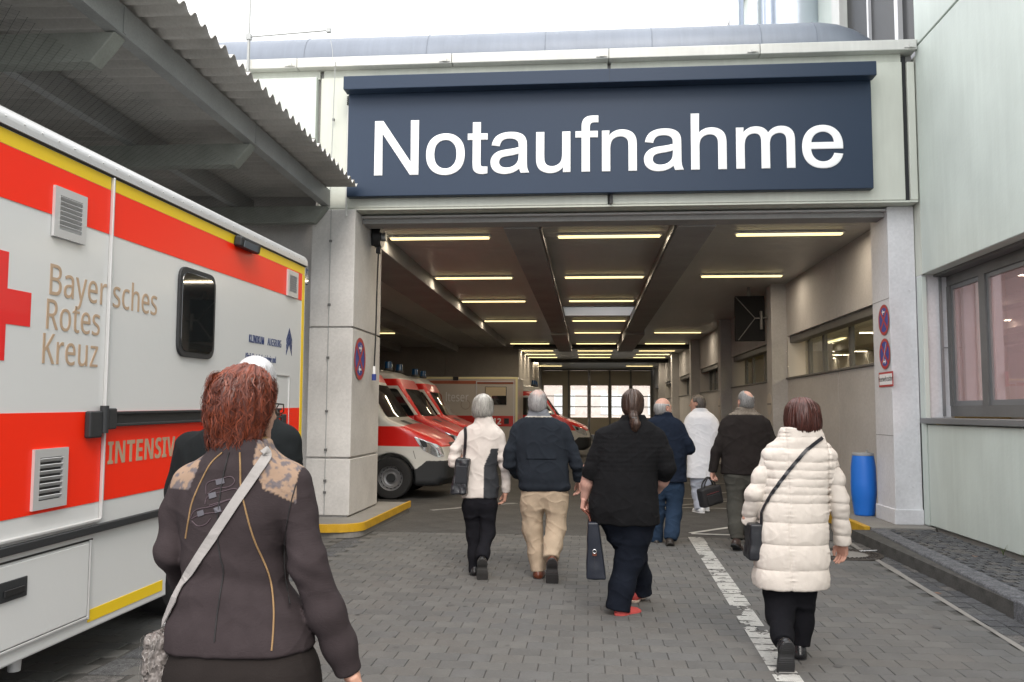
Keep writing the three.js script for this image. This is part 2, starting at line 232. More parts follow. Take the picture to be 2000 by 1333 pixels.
{ // left kerb island with a yellow steel edge and rounded corner
  const isl = thing('pillar_island', 'raised concrete island with yellow edge under the left pillar', 'kerb', [0, 0, 0], 0, null, 'structure');
  const shape = (x1, zf, rad, inset) => { const s = new THREE.Shape(); s.moveTo(-6, 10.1 + inset); s.lineTo(x1 - rad, zf); s.quadraticCurveTo(x1, zf, x1, zf + rad); s.lineTo(x1 + 0.03, 12.9 - inset); s.lineTo(-6, 12.9 - inset); return s; };
  const ex = (s, h, b) => { const g = new THREE.ExtrudeGeometry(s, { depth: h, bevelEnabled: b > 0, bevelSize: b, bevelThickness: b, bevelSegments: 2, curveSegments: 8 }); g.rotateX(-Math.PI / 2); return g; };
  const body = ex(shape(-2.735, 10.16, 0.3, 0.02), 0.15, 0); obj('concrete_body', uvm(body), M.floorconc, isl);
  const r = 0.32, pts = [[-6, 10.07], [-3.1, 10.1]]; for (let i = 0; i <= 8; i++) { const a = -Math.PI / 2 + (i / 8) * Math.PI / 2; pts.push([-2.715 - r + r * Math.cos(a), 10.13 + r + r * Math.sin(a)]); } pts.push([-2.68, 12.95]);
  const P = []; const q = (a, b, c, d) => P.push(...a, ...b, ...c, ...a, ...c, ...d);
  for (let i = 0; i + 1 < pts.length; i++) { const [x, z] = pts[i], [X, Z] = pts[i + 1], o = (px, pz, k) => { const dx = px + 3.3, dz = pz - 11.5, l = Math.hypot(dx, dz); return [px - dx / l * k, pz - dz / l * k]; }; const [ix, iz] = o(x, z, 0.05), [IX, IZ] = o(X, Z, 0.05); q([x, 0.07, -z], [X, 0.07, -Z], [X, 0.163, -Z], [x, 0.163, -z]); q([x, 0.163, -z], [X, 0.163, -Z], [IX, 0.166, -IZ], [ix, 0.166, -iz]); q([X, 0.07, -Z], [x, 0.07, -z], [ix, 0.07, -iz], [IX, 0.07, -IZ]); }
  const g = new THREE.BufferGeometry(); g.setAttribute('position', new THREE.BufferAttribute(new Float32Array(P), 3)); g.computeVertexNormals(); const e = obj('yellow_edge_angle', uvm(g), M.yellow.clone(), isl); e.material.side = THREE.DoubleSide;
}
// ---------------------------------------------------------------- entrance building with the drive-through hall
{
  const B = thing('entrance_building', 'low flat-roofed entrance building with pale green fascia over a deep ambulance hall', 'building');
  // fascia
  obj('fascia_backing', bx(-3.66, 4.15, 4.205, 6.12, -11.32, -11.075), M.beam, B); obj('fascia_backing', bx(-13, -3.662, 4.53, 6.12, -11.32, -11.075), M.beam, B);
  for (const [x0, x1, m] of [[-8.9, -3.645, M.panelg], [-3.60, 0.262, M.panel], [0.305, 4.0, M.panel], [4.06, 4.155, M.panel]]) obj('fascia_panel', bx(x0, x1, x0 < -4 ? 4.53 : 4.215, 6.015, -11.07, x0 < -4 ? -10.93 : -10.985, 0.012), m, B);
  for (const [x0, x1] of [[-9, -3.63], [-3.575, 0.262], [0.305, 4.0]]) obj('fascia_strip', bx(x0, x1, 6.018, 6.135, -11.07, -11.03), M.panel, B);
  for (const [x0, x1] of [[-9, -3.92], [-3.915, -1.805], [-1.80, 0.275], [0.28, 2.215], [2.22, 4.165]]) { const c = obj('parapet_cap', bx(x0, x1, 6.137, 6.275, -11.5, -10.90, 0.012), M.cap, B); obj('joint_clip', [bx(x1 - 0.16, x1 - 0.02, 6.16, 6.185, -10.9, -10.885), bx(x1 - 0.11, x1 - 0.06, 6.155, 6.20, -10.9, -10.86)], M.cap, c); }
  obj('fascia_soffit', bx(-3.6, 4.15, 4.19, 4.2125, -11.45, -10.99), M.panel, B);
  obj('gap_seal', bx(4.0, 4.06, 4.22, 6.1, -11.06, -11.03), M.dark, B);
  obj('lintel', bx(-3.07, 3.86, 4.07, 4.188, -11.62, -11.30, 0.01), M.beam, B);
  obj('lintel_flange', bx(-3.07, 3.86, 4.135, 4.165, -11.295, -11.22, 0.008), mat([0.42, 0.42, 0.42], 0.6), B);
  // ceiling slab in pieces around the skylight
  for (const [x0, x1, z0, z1] of [[-13, 4.6, -22.5, -11.45], [-13, -0.65, -24.72, -22.5], [1.43, 4.6, -24.72, -22.5], [-13, 4.6, -37.0, -24.72], [-3.1, 4.6, -57, -37.0]]) obj('ceiling', bx(x0, x1, 4.335, 5.98, z0 + 0.001, z1), M.beam, B);
  { const sl = []; for (let z = -11.66; z > -56; z -= 0.125) { const w = [[z > -36.9 ? -13 : -3.05, 4.25]]; if (z < -22.42 && z > -24.75) { w[0] = [-13, -0.65]; w.push([1.43, 4.25]); } for (const [a, b] of w) sl.push(bx(a, b, 4.302, 4.33, z - 0.054, z + 0.054)); } obj('ceiling_slats', sl, M.slat, B).userData.kind = 'stuff'; }
  obj('roof', [bx(-13, -0.75, 5.983, 6.12, -57, -11.33), bx(1.53, 4.3, 5.983, 6.12, -57, -11.33), bx(-0.75, 1.53, 5.983, 6.12, -22.4, -11.33), bx(-0.75, 1.53, 5.983, 6.12, -57, -24.82)], M.beam, B);
  const sk = obj('skylight', bx(-0.649, 1.429, 4.303, 4.315, -24.718, -22.502), phys([0.97, 0.97, 0.97], 0.95, { transmission: 0.85, thickness: 0 }), B);
  for (const z of [-22.53, -24.74]) obj('skylight_frame', bx(-0.65, 1.43, 4.285, 4.3025, z, z + 0.04), M.frame, sk);
  // beams
  for (const [x0, x1, z0, z1, y] of [[-1.17, -0.68, -27.3, -11.63, 4.05], [-1.19, -0.66, -35.0, -27.3, 3.97], [1.22, 1.74, -27.3, -11.63, 4.05], [1.2, 1.8, -35.0, -27.3, 3.97], [-4.0, -3.2, -33, -12.4, 4.03], [-6.1, -5.5, -36, -12.4, 4.03], [-8.6, -8.0, -36, -12.4, 4.03], [-11.1, -10.5, -36, -12.4, 4.03]]) { const b = obj('ceiling_beam', bx(x0, x1, y, 4.336, z0, z1, 0.012), M.beam, B); if (x0 > -2 && z1 > -20) obj('cable_conduit', bx(x0 < 0 ? x1 + 0.003 : x0 - 0.035, x0 < 0 ? x1 + 0.035 : x0 - 0.003, 4.06, 4.11, z0, z1 - 0.1), M.frame, b); }
  for (const z of [-35.5, -45.4]) obj('cross_rail', bx(-3.1, 4.2, 4.12, 4.301, z - 0.08, z + 0.08), M.dark, B);
  // left pillar of stacked concrete blocks
  for (const [y0, y1] of [[0.17, 0.895], [0.918, 2.605], [2.628, 4.19]]) obj('pillar_block', bx(-3.665, -3.075, y0, y1, -12.42, -10.95, 0.01), M.pillar, B);
  obj('pillar_core', bx(-3.63, -3.11, 0.14, 4.2, -12.39, -10.985), M.pillar, B);
  obj('front_wall', bx(-13, -3.67, 0, 4.6, -11.75, -11.42), M.plaster, B);
  obj('corner_strip', bx(-3.74, -3.67, 0.16, 4.2, -11.415, -11.2, 0.008), M.pillar, B);
  // right pillar
  obj('pillar', bx(3.835, 4.165, 0.15, 4.188, -11.86, -11.2, 0.008), M.rpillar, B);
  obj('pillar_plinth', bx(3.81, 4.168, 0.15, 0.34, -11.885, -11.165, 0.012), M.rpillar, B);
  for (const [x, y] of [[4.09, 3.1], [4.11, 2.0], [4.06, 0.62], [4.02, 0.75]]) { const g = new THREE.CylinderGeometry(0.02, 0.02, 0.006, 16); g.rotateX(Math.PI / 2); g.translate(x, y, -11.198); obj('anchor_cap', g, M.rpillar, B); }
  for (const y of [1.25, 3.0]) obj('pillar_joint', bx(3.8325, 3.836, y, y + 0.006, -11.85, -11.21), M.frame, B);
  // right hall wall: bays with a long recessed window each
  const cols = [-11.87, -19.2, -26.3, -33.6, -41.0, -48.4, -56];
  const lining = mat([0.6, 0.58, 0.56], 0.7);
  for (let i = 0; i < 6; i++) {
    const z1 = cols[i] - 0.0, z0 = cols[i + 1] + 0.5, m = M.wallin, mid = (z0 + z1) / 2 + 0.3;
    for (const [a, b] of [[z0, mid - 0.006], [mid + 0.006, z1]]) { obj('wall_panel', bx(4.25, 4.62, 0, 2.245, a, b, 0.006), m, B); obj('wall_panel', bx(4.25, 4.62, 3.16, 4.302, a, b, 0.006), m, B); }
    obj('wall_core', bx(4.27, 4.60, 0, 2.24, z0, z1), M.wallin, B);
    obj('window_reveal', [bx(4.26, 4.62, 2.246, 3.159, z0, z0 + 0.06)], lining, B);
    const win = obj('window', [bx(4.54, 4.6, 2.25, 2.32, z0 + 0.06, z1), bx(4.54, 4.6, 3.08, 3.159, z0 + 0.06, z1), ...[0.09, 0.25, 0.5, 0.72, 0.98].map((t) => { const z = lerp(z0 + 0.06, z1, t); return bx(4.535, 4.605, 2.32, 3.08, z - 0.06, z + 0.06); })], M.frame, B);
    obj('window_sill', bx(4.215, 4.53, 2.2455, 2.28, z0, z1, 0.006), M.frame, win); obj('blind_box', bx(4.3, 4.5, 3.02, 3.158, z0 + 0.065, z1, 0.01), M.frame, win);
    const ts = [0.02, 0.09, 0.25, 0.5, 0.72, 0.98]; for (let k = 0; k + 1 < ts.length; k++) obj('pane', bx(4.565, 4.571, 2.322, 3.078, lerp(z0 + 0.06, z1, ts[k]) + 0.062, lerp(z0 + 0.06, z1, ts[k + 1]) - 0.062), M.glass, win);
    if (i < 5) obj('column', bx(3.93, 4.26, 0, 4.301, cols[i + 1] - 0.02, cols[i + 1] + 0.5, 0.01), M.wallin, B);
  }
  // back walls
  const jw = M.wallin2;
  for (const [x0, x1] of [[-13, -9.6], [-9.59, -6.2], [-6.19, -2.98]]) obj('back_wall_panel', bx(x0, x1, 0, 4.301, -37.1, -36.8, 0.006), jw, B);
  obj('passage_wall', bx(-3.3, -3.0, 0, 4.301, -56.6, -37.11), jw, B);
  obj('passage_column', bx(-3.0, -2.75, 0, 4.301, -47.6, -47.2, 0.01), jw, B);
  obj('bay_wall', bx(-13.3, -13, 0, 4.301, -37, -11.4), jw, B);
  obj('hall_end_wall', bx(-3.3, -3.07, 0, 4.3, -56.9, -56.6), jw, B); obj('hall_end_wall', bx(4.14, 4.7, 0, 4.3, -56.9, -56.1), jw, B);
}
{ // folding gate at the far end of the hall
  const G = thing('folding_gate', 'glazed folding gate closing the far end of the hall', 'gate', [0, 0, -56]);
  const fm = mat([0.42, 0.37, 0.28], 0.6), xs = [-3.05, -1.25, 0.08, 1.42, 2.78, 4.13];
  for (let i = 0; i < 5; i++) {
    const x0 = xs[i] + 0.06, x1 = xs[i + 1] - 0.06, wide = i === 0 ? 0.12 : 0.06, ya = 1.16, yb = 3.22;
    const lf = obj('leaf', [bx(x0, x0 + wide, 0.03, 4.24, -0.06, 0.06), bx(x1 - (i === 0 ? 0.35 : 0.06), x1, 0.03, 4.24, -0.06, 0.06), bx(x0, x1, 0.03, ya, -0.045, 0.045), bx(x0, x1, yb, 4.2, -0.045, 0.045)], fm, G);
    obj('upper_panel', bx(x0 + 0.12, x1 - (i === 0 ? 0.4 : 0.12), 3.32, 4.1, 0.046, 0.06, 0.006), fm, lf);
    const X0 = x0 + wide, X1 = x1 - (i === 0 ? 0.35 : 0.06);
    for (let k = 0; k < 3; k++) { const y0 = lerp(ya, yb, k / 3), y1 = lerp(ya, yb, (k + 1) / 3); obj('pane', bx(X0, X1, y0 + 0.03, y1 - 0.03, -0.006, 0.0), M.glass, lf); if (k) obj('glazing_bar', bx(X0, X1, y0 - 0.03, y0 + 0.03, -0.04, 0.04), fm, lf); }
  }
  for (const x of xs) obj('gate_post', bx(x - 0.058, x + 0.058, 0, 4.21, -0.08, 0.03), M.frame, G);
  obj('head_track', bx(-3.07, 4.14, 4.21, 4.3, -0.1, 0.14), M.frame, G);
}
{ // street side beyond the gate
  const b = thing('brick_building', 'pale red brick building beyond the glazed gate', 'building', [0, 0, -74]), bm = mat([0.78, 0.66, 0.61], 0.9, { map: rep(tConcrete, 2) });
  obj('wall', bx(-26, 26, 0, 8, -1, 0), bm, b);
  for (let k = 0; k < 8; k++) { const x = -14 + k * 4, w = obj('window', [bx(x - 0.9, x + 0.9, 1.3, 1.4, 0.001, 0.06), bx(x - 0.9, x + 0.9, 2.9, 3.0, 0.001, 0.06), bx(x - 0.9, x - 0.8, 1.4, 2.9, 0.001, 0.06), bx(x + 0.8, x + 0.9, 1.4, 2.9, 0.001, 0.06)], M.white, b); obj('pane', bx(x - 0.8, x + 0.8, 1.4, 2.9, 0.002, 0.02), mat([0.7, 0.68, 0.68], 0.3), w); }
  obj('plinth', bx(-26, 26, 0, 1.0, 0.002, 0.12), mat([0.7, 0.7, 0.68], 0.8), b);
}
// ---------------------------------------------------------------- fluorescent lamps of the hall
{
  const zs = [-13.22, -17.3, -21.05, -25.7, -29.6, -34.4, -38.5, -40.9, -43.2, -47.2, -51.4], xs = [-2.34, 0.33, 3.07];
  const skip = { '-29.6': [-2.34], '-21.05': [3.07], '-25.7': [3.07], '-47.2': [0.33], '-51.4': [0.33] };
  const spots = []; for (const z of zs) for (const x of xs) if (!(skip[z] || []).includes(x)) spots.push([x, z]);
  for (const z of [-21.05, -29.65]) spots.push([-7.6, z]);
  const hous = bx(-0.82, 0.82, -0.035, 0, -0.065, 0.065, 0.008), diff = bx(-0.79, 0.79, -0.062, -0.036, -0.05, 0.05, 0.012);
  for (const [x, z] of spots) {
    const t = thing('ceiling_light', (z > -14 ? 'long fluorescent lamp next to the lintel, ' : 'long fluorescent lamp deeper in the hall, ') + (x < -5 ? 'above the parked vans' : x < -1 ? 'between the two left ceiling beams' : x < 2 ? 'in the lane of the skylight' : 'beside the windowed wall'), 'lamp', [x, 4.2985, z], 0, 'fluorescent lamps of the hall');
    obj('housing', hous, M.white, t); obj('diffuser', diff, M.tube, t);
    const l = new THREE.RectAreaLight(C(1, 0.84, 0.63), 22, 1.56, 0.1); l.name = 'tube_light'; l.position.set(0, -0.066, 0); l.lookAt(l.position.x, -5, 0); l.rotation.set(-Math.PI / 2, 0, 0); t.add(l);
  }
}
// ---------------------------------------------------------------- side building on the right
{
  const B = thing('side_building', 'tall pale green panelled hospital wing on the right with long grey windows', 'building');
  const X = 4.17, zc = -11.02;
  for (const [z0, z1] of [[-10.99, -6.2], [-6.19, 3]]) obj('lower_panel', bx(X, X + 0.3, 0.17, 1.40, z0, z1, 0.012), M.panelg, B);
  obj('base_recess', bx(X + 0.05, X + 0.3, 0, 0.18, -11.0, 3), M.concrete, B);
  obj('corner_post', bx(X - 0.0, X + 0.06, 0.16, 3.25, -11.19, -11.03, 0.006), M.panelg, B);
  for (const [y0, y1] of [[3.27, 6.185], [6.21, 9.6], [9.62, 13]]) for (const [z0, z1] of [[-11.0, -4.2], [-4.19, 3]]) obj('wall_panel', bx(X, X + 0.28, y0, y1, z0, z1, 0.012), M.panelg, B);
  obj('wall_core', bx(X + 0.05, X + 0.26, 3.3, 13, -10.98, 2.98), M.beam, B);
  obj('fascia_return', bx(X + 0.002, X + 0.2, 3.27, 6.1, -11.4, -11.003, 0.006), M.panel, B);
  obj('reveal_panel', bx(X + 0.006, X + 0.36, 1.48, 3.3, -11.4, -11.06, 0.008), M.rpillar, B);
  // window band
  const wx = X + 0.35, ms = [-11.05, -10.1, -8.5, -6.9, -5.3, -3.7, -2.1];
  const bars = [bx(wx - 0.04, wx + 0.05, 1.5, 1.63, -11.055, 2.9), bx(wx - 0.04, wx + 0.05, 3.12, 3.32, -11.055, 2.9)]; for (const z of ms) bars.push(bx(wx - 0.045, wx + 0.055, 1.63, 3.12, z - 0.075, z + 0.075));
  const w = obj('window_band', bars, M.frame, B);
  for (let k = 0; k + 1 < ms.length; k++) { const z0 = ms[k] + 0.075, z1 = ms[k + 1] - 0.075, s = obj('sash', [bx(wx - 0.02, wx + 0.03, 1.631, 1.69, z0, z1), bx(wx - 0.02, wx + 0.03, 3.07, 3.119, z0, z1), bx(wx - 0.02, wx + 0.03, 1.69, 3.07, z0, z0 + 0.05), bx(wx - 0.02, wx + 0.03, 1.69, 3.07, z1 - 0.05, z1)], M.sill, w); obj('pane', bx(wx, wx + 0.006, 1.69, 3.07, z0 + 0.05, z1 - 0.05), M.solarglass, w); }
  obj('guide_rail', [bx(wx - 0.14, wx - 0.11, 1.5, 3.26, -11.045, -11.02), cyl(0.008, 0.008, [wx - 0.14, 2.35, -11.0], [wx - 0.06, 2.35, -11.0], 6)], M.sill, w);
  obj('blind_rail', bx(wx - 0.2, wx - 0.05, 3.24, 3.30, -11.04, 2.9), M.frame, w);
  obj('window_sill', bx(X - 0.05, wx - 0.045, 1.41, 1.48, -11.10, 2.9, 0.01), M.sill, B);
  // the rooms behind the windows, beige and lit by warm tubes
  const rm = mat([0.52, 0.44, 0.24], 0.9, { map: rep(tConcrete, 2) });
  obj('room_back_wall', bx(8.4, 8.6, 0.3, 4.3, -56, 3), rm, B); obj('room_floor', bx(4.63, 8.4, 0.2, 0.3, -56, 3), M.floorconc, B); obj('room_ceiling', bx(4.63, 8.4, 3.4, 3.5, -56, 3), M.white, B);
  obj('room_partition', [bx(4.63, 8.4, 0.3, 3.4, -26.6, -26.5), bx(4.7, 8.4, 0.3, 3.4, -12.0, -11.9), bx(4.63, 8.4, 0.3, 3.4, 2.9, 3), bx(4.63, 8.4, 0.3, 3.4, -56.1, -56)], rm, B);
  obj('room_pillar', bx(5.3, 5.9, 0.3, 3.4, -11.3, -10.7), mat([0.30, 0.31, 0.30], 0.8), B);
  obj('room_roof', bx(4.63, 8.6, 3.52, 4.2, -56, 3), M.beam, B);
  // upper storey set above the hall roof, with its own window
  obj('upper_wall', bx(4.36, 9, 6.1, 13, -40, -11.05), M.panelg, B); obj('wing_roof', bx(4.2, 9, 13, 13.2, -40, 3), M.beam, B);
  const uf = mat([0.62, 0.62, 0.63], 0.4, { metalness: 0.3 }), uw = obj('upper_window', [bx(4.28, 4.358, 6.15, 6.30, -14.3, -11.25), bx(4.27, 4.358, 6.30, 9.4, -11.95, -11.82), bx(4.29, 4.358, 6.30, 9.4, -13.15, -13.08), bx(4.28, 4.358, 9.4, 9.55, -14.3, -11.25)], uf, B);
  for (const [z0, z1] of [[-11.82, -11.25], [-13.08, -11.95], [-14.25, -13.15]]) obj('pane', bx(4.335, 4.345, 6.30, 9.4, z0, z1), phys([0.012, 0.012, 0.013], 0.25, { specularIntensity: 0.25 }), uw);
  obj('white_post', bx(4.22, 4.36, 6.12, 11, -14.75, -14.32, 0.01), M.cap, B);
  obj('awning_arm', [cyl(0.02, 0.02, [4.30, 6.28, -11.6], [4.42, 6.55, -11.3], 8)], M.frame, B);
}
for (const [x, z] of [[6.2, -9.2], [6.2, -6.8], [6.2, -14.2], [6.2, -16.6], [6.2, -22]]) {
  const t = thing('room_light', 'warm fluorescent lamp inside the room behind the side windows', 'lamp', [x, 3.398, z], 0, 'fluorescent lamps inside the rooms');
  obj('housing', bx(-0.1, 0.1, -0.03, 0, -0.75, 0.75, 0.006), M.white, t); obj('diffuser', bx(-0.06, 0.06, -0.055, -0.031, -0.72, 0.72, 0.01), M.tube, t);
  const l = new THREE.RectAreaLight(C(1, 0.8, 0.5), 40, 0.12, 1.44); l.name = 'tube_light'; l.position.set(0, -0.06, 0); l.rotation.set(-Math.PI / 2, 0, 0); t.add(l);
}
// ---------------------------------------------------------------- roof-top pipes and rods
{
  const d = thing('roof_duct', 'fat silver ventilation duct lying along the roof edge', 'duct', [0, 6.12, -12.15]);
  const pts = [[-9, 0.48, 0], [3.2, 0.48, 0]]; for (let i = 1; i <= 6; i++) { const a = i / 6 * 1.2; pts.push([3.2 + 0.75 * Math.sin(a), 0.48 - 0.75 * (1 - Math.cos(a)), 0]); }
  const path = new THREE.CurvePath(); for (let i = 0; i + 1 < pts.length; i++) path.add(new THREE.LineCurve3(new THREE.Vector3(...pts[i]), new THREE.Vector3(...pts[i + 1])));
  const g = new THREE.TubeGeometry(path, 90, 0.46, 28); obj('duct_skin', uvm(g), M.zinc, d);
  for (const x of [-6.4, -4.1, -2.3, -0.6, 0.9, 2.4, 3.15]) { const r = new THREE.TorusGeometry(0.462, 0.006, 6, 28); r.rotateY(Math.PI / 2); r.translate(x, 0.48, 0); obj('duct_seam', r, M.zinc, d); }
}
for (const [x, r, z, lab] of [[4.02, 0.60, -16.6, 'thick bright steel flue standing on the roof'], [3.22, 0.13, -16.2, 'slim steel flue next to the thick flue'], [2.99, 0.14, -16.9, 'slim steel flue farthest from the upper wall']]) {
  const f = thing('steel_flue', lab, 'chimney', [x, 6.1, z], 0, 'steel flues on the roof'); const s = new THREE.CylinderGeometry(r, r, 9, 40, 1); s.translate(0, 4.5, 0); obj('flue_pipe', uvm(s), M.steel, f);
  for (const y of [1.2, 2.75, 4.3, 5.9]) { const t = new THREE.TorusGeometry(r + 0.002, 0.007, 6, 40); t.rotateX(Math.PI / 2); t.translate(0, y, 0); obj('flue_band', t, M.galv, f); }
}
{
  const l = thing('lightning_rod', 'thin grey lightning rod with side arm above the corrugated roof', 'rod', [-4.58, 4.62, -10.86]);
  obj('pole', [cyl(0.022, 0.02, [0, 0, 0], [0, 1.95, 0], 10), cyl(0.016, 0.012, [0, 1.95, 0], [0.02, 5, 0], 8)], M.galv, l); obj('arm', [cyl(0.013, 0.013, [0, 1.95, 0], [1.09, 2.03, -0.05], 8)], M.galv, l); obj('clamp', [bx(-0.035, 0.035, 1.91, 1.99, -0.03, 0.03), bx(1.06, 1.12, 2.0, 2.06, -0.08, -0.02)], M.galv, l);
  obj('wire', [tube([[1.09, 2.05, -0.05], [0.9, 2.6, 0], [0.4, 3.8, 0]], 0.004, 16, 5), tube([[1.09, 2.03, -0.05], [1.16, 1.72, -0.02], [1.17, 1.6, 0.0]], 0.004, 12, 5)], M.galv, l);
}
{
  const c = thing('down_conductor', 'thin grey lightning conductor wire with clamps running down the left pillar', 'cable', [-3.40, 0, -10.93]);
  obj('wire', [cyl(0.005, 0.005, [0, 0.17, 0.0], [0, 4.2, 0.0], 6), cyl(0.005, 0.005, [-0.02, 4.2, 0.02], [0.02, 6.2, 0.04], 6)], M.galv, c);
  for (const y of [0.45, 0.6, 1.0, 1.5, 2.2, 2.9, 3.75, 5.4]) obj('clamp', bx(-0.016, 0.016, y, y + 0.03, -0.019, 0.012), M.frame, c);
}
{
  const c = thing('sign_cable', 'white cable with spring coil beside the left edge of the big sign', 'cable', [-3.20, 0, -10.96]);
  obj('pipe', [cyl(0.014, 0.014, [0, 4.1, 0.02], [0.0, 5.6, 0.02], 8), tube([[0, 4.12, 0.02], [0.05, 4.08, -0.1], [0.1, 4.02, -0.4]], 0.012, 16, 6)], M.cap, c);
  for (let i = 0; i < 5; i++) obj('coil', (() => { const t = new THREE.TorusGeometry(0.024, 0.007, 5, 12); t.rotateX(Math.PI / 2); t.translate(0.01, 5.62 + i * 0.025, 0.03); return t; })(), M.dark, c);
}
// ---------------------------------------------------------------- big sign
{
  const S = thing('entrance_sign', 'long dark blue sign with one large white word above the hall', 'sign', [0, 4.37, -10.98]);
  obj('panel', bx(-3.18, 3.572, -0.03, 1.47, 0.0, 0.12, 0.012), M.signblue, S);
  obj('canopy_hood', bx(-3.20, 3.585, 1.355, 1.54, 0.121, 0.31, 0.012), M.signblue, S);
  obj('panel_joint', [bx(0.278, 0.281, 1.36, 1.535, 0.31, 0.3112)], M.dark, S);
  obj('lower_bracket', bx(0.285, 0.325, -0.15, -0.035, 0.015, 0.04), M.black, S);
  const glyph = {
    N: ['M 156 0 L 156 1466 L 355 1466 L 1125 315 L 1125 1466 L 1311 1466 L 1311 0 L 1112 0 L 342 1152 L 342 0', 1479],
    o: ['M 68 531 Q 68 826 232 968 Q 369 1086 566 1086 Q 785 1086 924 942 Q 1063 799 1063 546 Q 1063 341 1001 223 Q 940 106 822 41 Q 705 -24 566 -24 Q 343 -24 205 119 Q 68 262 68 531', 1139, 'M 253 531 Q 253 327 342 225 Q 431 124 566 124 Q 700 124 789 226 Q 878 328 878 537 Q 878 734 788 835 Q 699 937 566 937 Q 431 937 342 836 Q 253 735 253 531'],
    t: ['M 528 154 L 528 2 Q 478 -14 418 -14 Q 320 -14 266 17 Q 212 48 190 98 Q 168 149 168 311 L 168 922 L 36 922 L 36 1062 L 168 1062 L 168 1372 L 347 1372 L 347 1062 L 528 1062 L 528 922 L 347 922 L 347 301 Q 347 224 356 202 Q 366 180 387 167 Q 409 154 449 154 Q 479 154 528 154', 569],
    a: ['M 828 131 Q 728 46 635 11 Q 543 -24 437 -24 Q 262 -24 168 61 Q 74 147 74 280 Q 74 358 109 422 Q 145 487 202 526 Q 260 565 332 585 Q 385 599 492 612 Q 710 638 813 674 Q 814 711 814 721 Q 814 831 763 876 Q 694 937 558 937 Q 431 937 370 892 Q 310 848 281 735 L 105 759 Q 129 872 184 941 Q 239 1011 343 1048 Q 447 1086 584 1086 Q 720 1086 805 1054 Q 890 1022 930 973 Q 970 925 986 851 Q 995 805 995 685 L 995 445 Q 995 194 1006 127 Q 1018 61 1052 0 L 864 0 Q 836 56 828 131', 1139, 'M 813 533 Q 715 493 519 465 Q 408 449 362 429 Q 316 409 291 370 Q 266 332 266 285 Q 266 213 320 165 Q 375 117 480 117 Q 584 117 665 162 Q 746 208 784 287 Q 813 348 813 467 L 813 533'],
    u: ['M 831 0 L 831 156 Q 707 -24 494 -24 Q 400 -24 318 12 Q 237 48 197 102 Q 158 157 142 236 Q 131 289 131 404 L 131 1062 L 311 1062 L 311 473 Q 311 332 322 283 Q 339 212 394 171 Q 449 131 530 131 Q 611 131 682 172 Q 753 214 782 285 Q 812 357 812 493 L 812 1062 L 992 1062 L 992 0', 1139],
    f: ['M 178 0 L 178 922 L 19 922 L 19 1062 L 178 1062 L 178 1175 Q 178 1282 197 1334 Q 223 1404 288 1447 Q 354 1480 472 1480 Q 548 1480 580 1478 L 580 1326 Q 557 1326 507 1326 Q 425 1326 391 1291 Q 357 1256 357 1160 L 357 1062 L 564 1062 L 564 922 L 357 922 L 357 0', 569],
    n: ['M 135 0 L 135 1062 L 297 1062 L 297 911 Q 414 1086 635 1086 Q 731 1086 811 1051 Q 892 1017 932 961 Q 972 905 988 828 Q 998 778 998 653 L 998 0 L 818 0 L 818 646 Q 818 756 797 810 Q 776 865 722 897 Q 669 930 597 930 Q 482 930 398 857 Q 315 784 315 580 L 315 0', 1139],
    h: ['M 135 0 L 135 1466 L 315 1466 L 315 940 Q 441 1086 633 1086 Q 751 1086 838 1039 Q 925 993 962 911 Q 1000 829 1000 673 L 1000 0 L 820 0 L 820 673 Q 820 808 761 869 Q 703 931 596 931 Q 516 931 445 889 Q 375 848 345 777 Q 315 706 315 581 L 315 0', 1139],
    m: ['M 135 0 L 135 1062 L 296 1062 L 296 913 Q 346 991 429 1038 Q 512 1086 618 1086 Q 736 1086 811 1037 Q 887 988 918 900 Q 1044 1086 1246 1086 Q 1404 1086 1489 998 Q 1574 911 1574 729 L 1574 0 L 1395 0 L 1395 669 Q 1395 777 1377 824 Q 1360 872 1314 901 Q 1268 930 1206 930 Q 1094 930 1020 855 Q 946 781 946 617 L 946 0 L 766 0 L 766 690 Q 766 810 722 870 Q 678 930 578 930 Q 502 930 437 890 Q 373 850 344 773 Q 315 696 315 551 L 315 0', 1706],
    e: ['M 862 342 L 1048 319 Q 1004 156 885 66 Q 766 -24 581 -24 Q 348 -24 211 119 Q 75 263 75 522 Q 75 790 213 938 Q 351 1086 571 1086 Q 784 1086 919 941 Q 1054 796 1054 533 Q 1054 517 1053 485 L 261 485 Q 271 310 360 217 Q 449 124 582 124 Q 681 124 751 176 Q 821 228 862 342', 1139, 'M 271 633 L 864 633 Q 852 767 796 834 Q 710 938 573 938 Q 449 938 364 855 Q 280 772 271 633'],
  };
  const trace = (p, str) => { const t = str.split(' '); for (let i = 0; i < t.length;) { const k = t[i++]; if (k === 'M') p.moveTo(+t[i++], +t[i++]); else if (k === 'L') p.lineTo(+t[i++], +t[i++]); else p.quadraticCurveTo(+t[i++], +t[i++], +t[i++], +t[i++]); } return p; };
  const sc = 0.0004977; let x = -2.878;
  for (const ch of 'Notaufnahme') {
    const [o, adv, hole] = glyph[ch], s = trace(new THREE.Shape(), o); if (hole) s.holes.push(trace(new THREE.Path(), hole));
    const g = new THREE.ExtrudeGeometry(s, { depth: 1, curveSegments: 6, bevelEnabled: true, bevelSize: 18, bevelThickness: 4, bevelSegments: 1 }); g.scale(sc, sc * 0.985, 0.0012); g.translate(x, 0.255, 0.1225 + 0.005);
    obj('letter', g, mat([0.86, 0.87, 0.88], 0.4), S); x += adv * sc;
  }
}
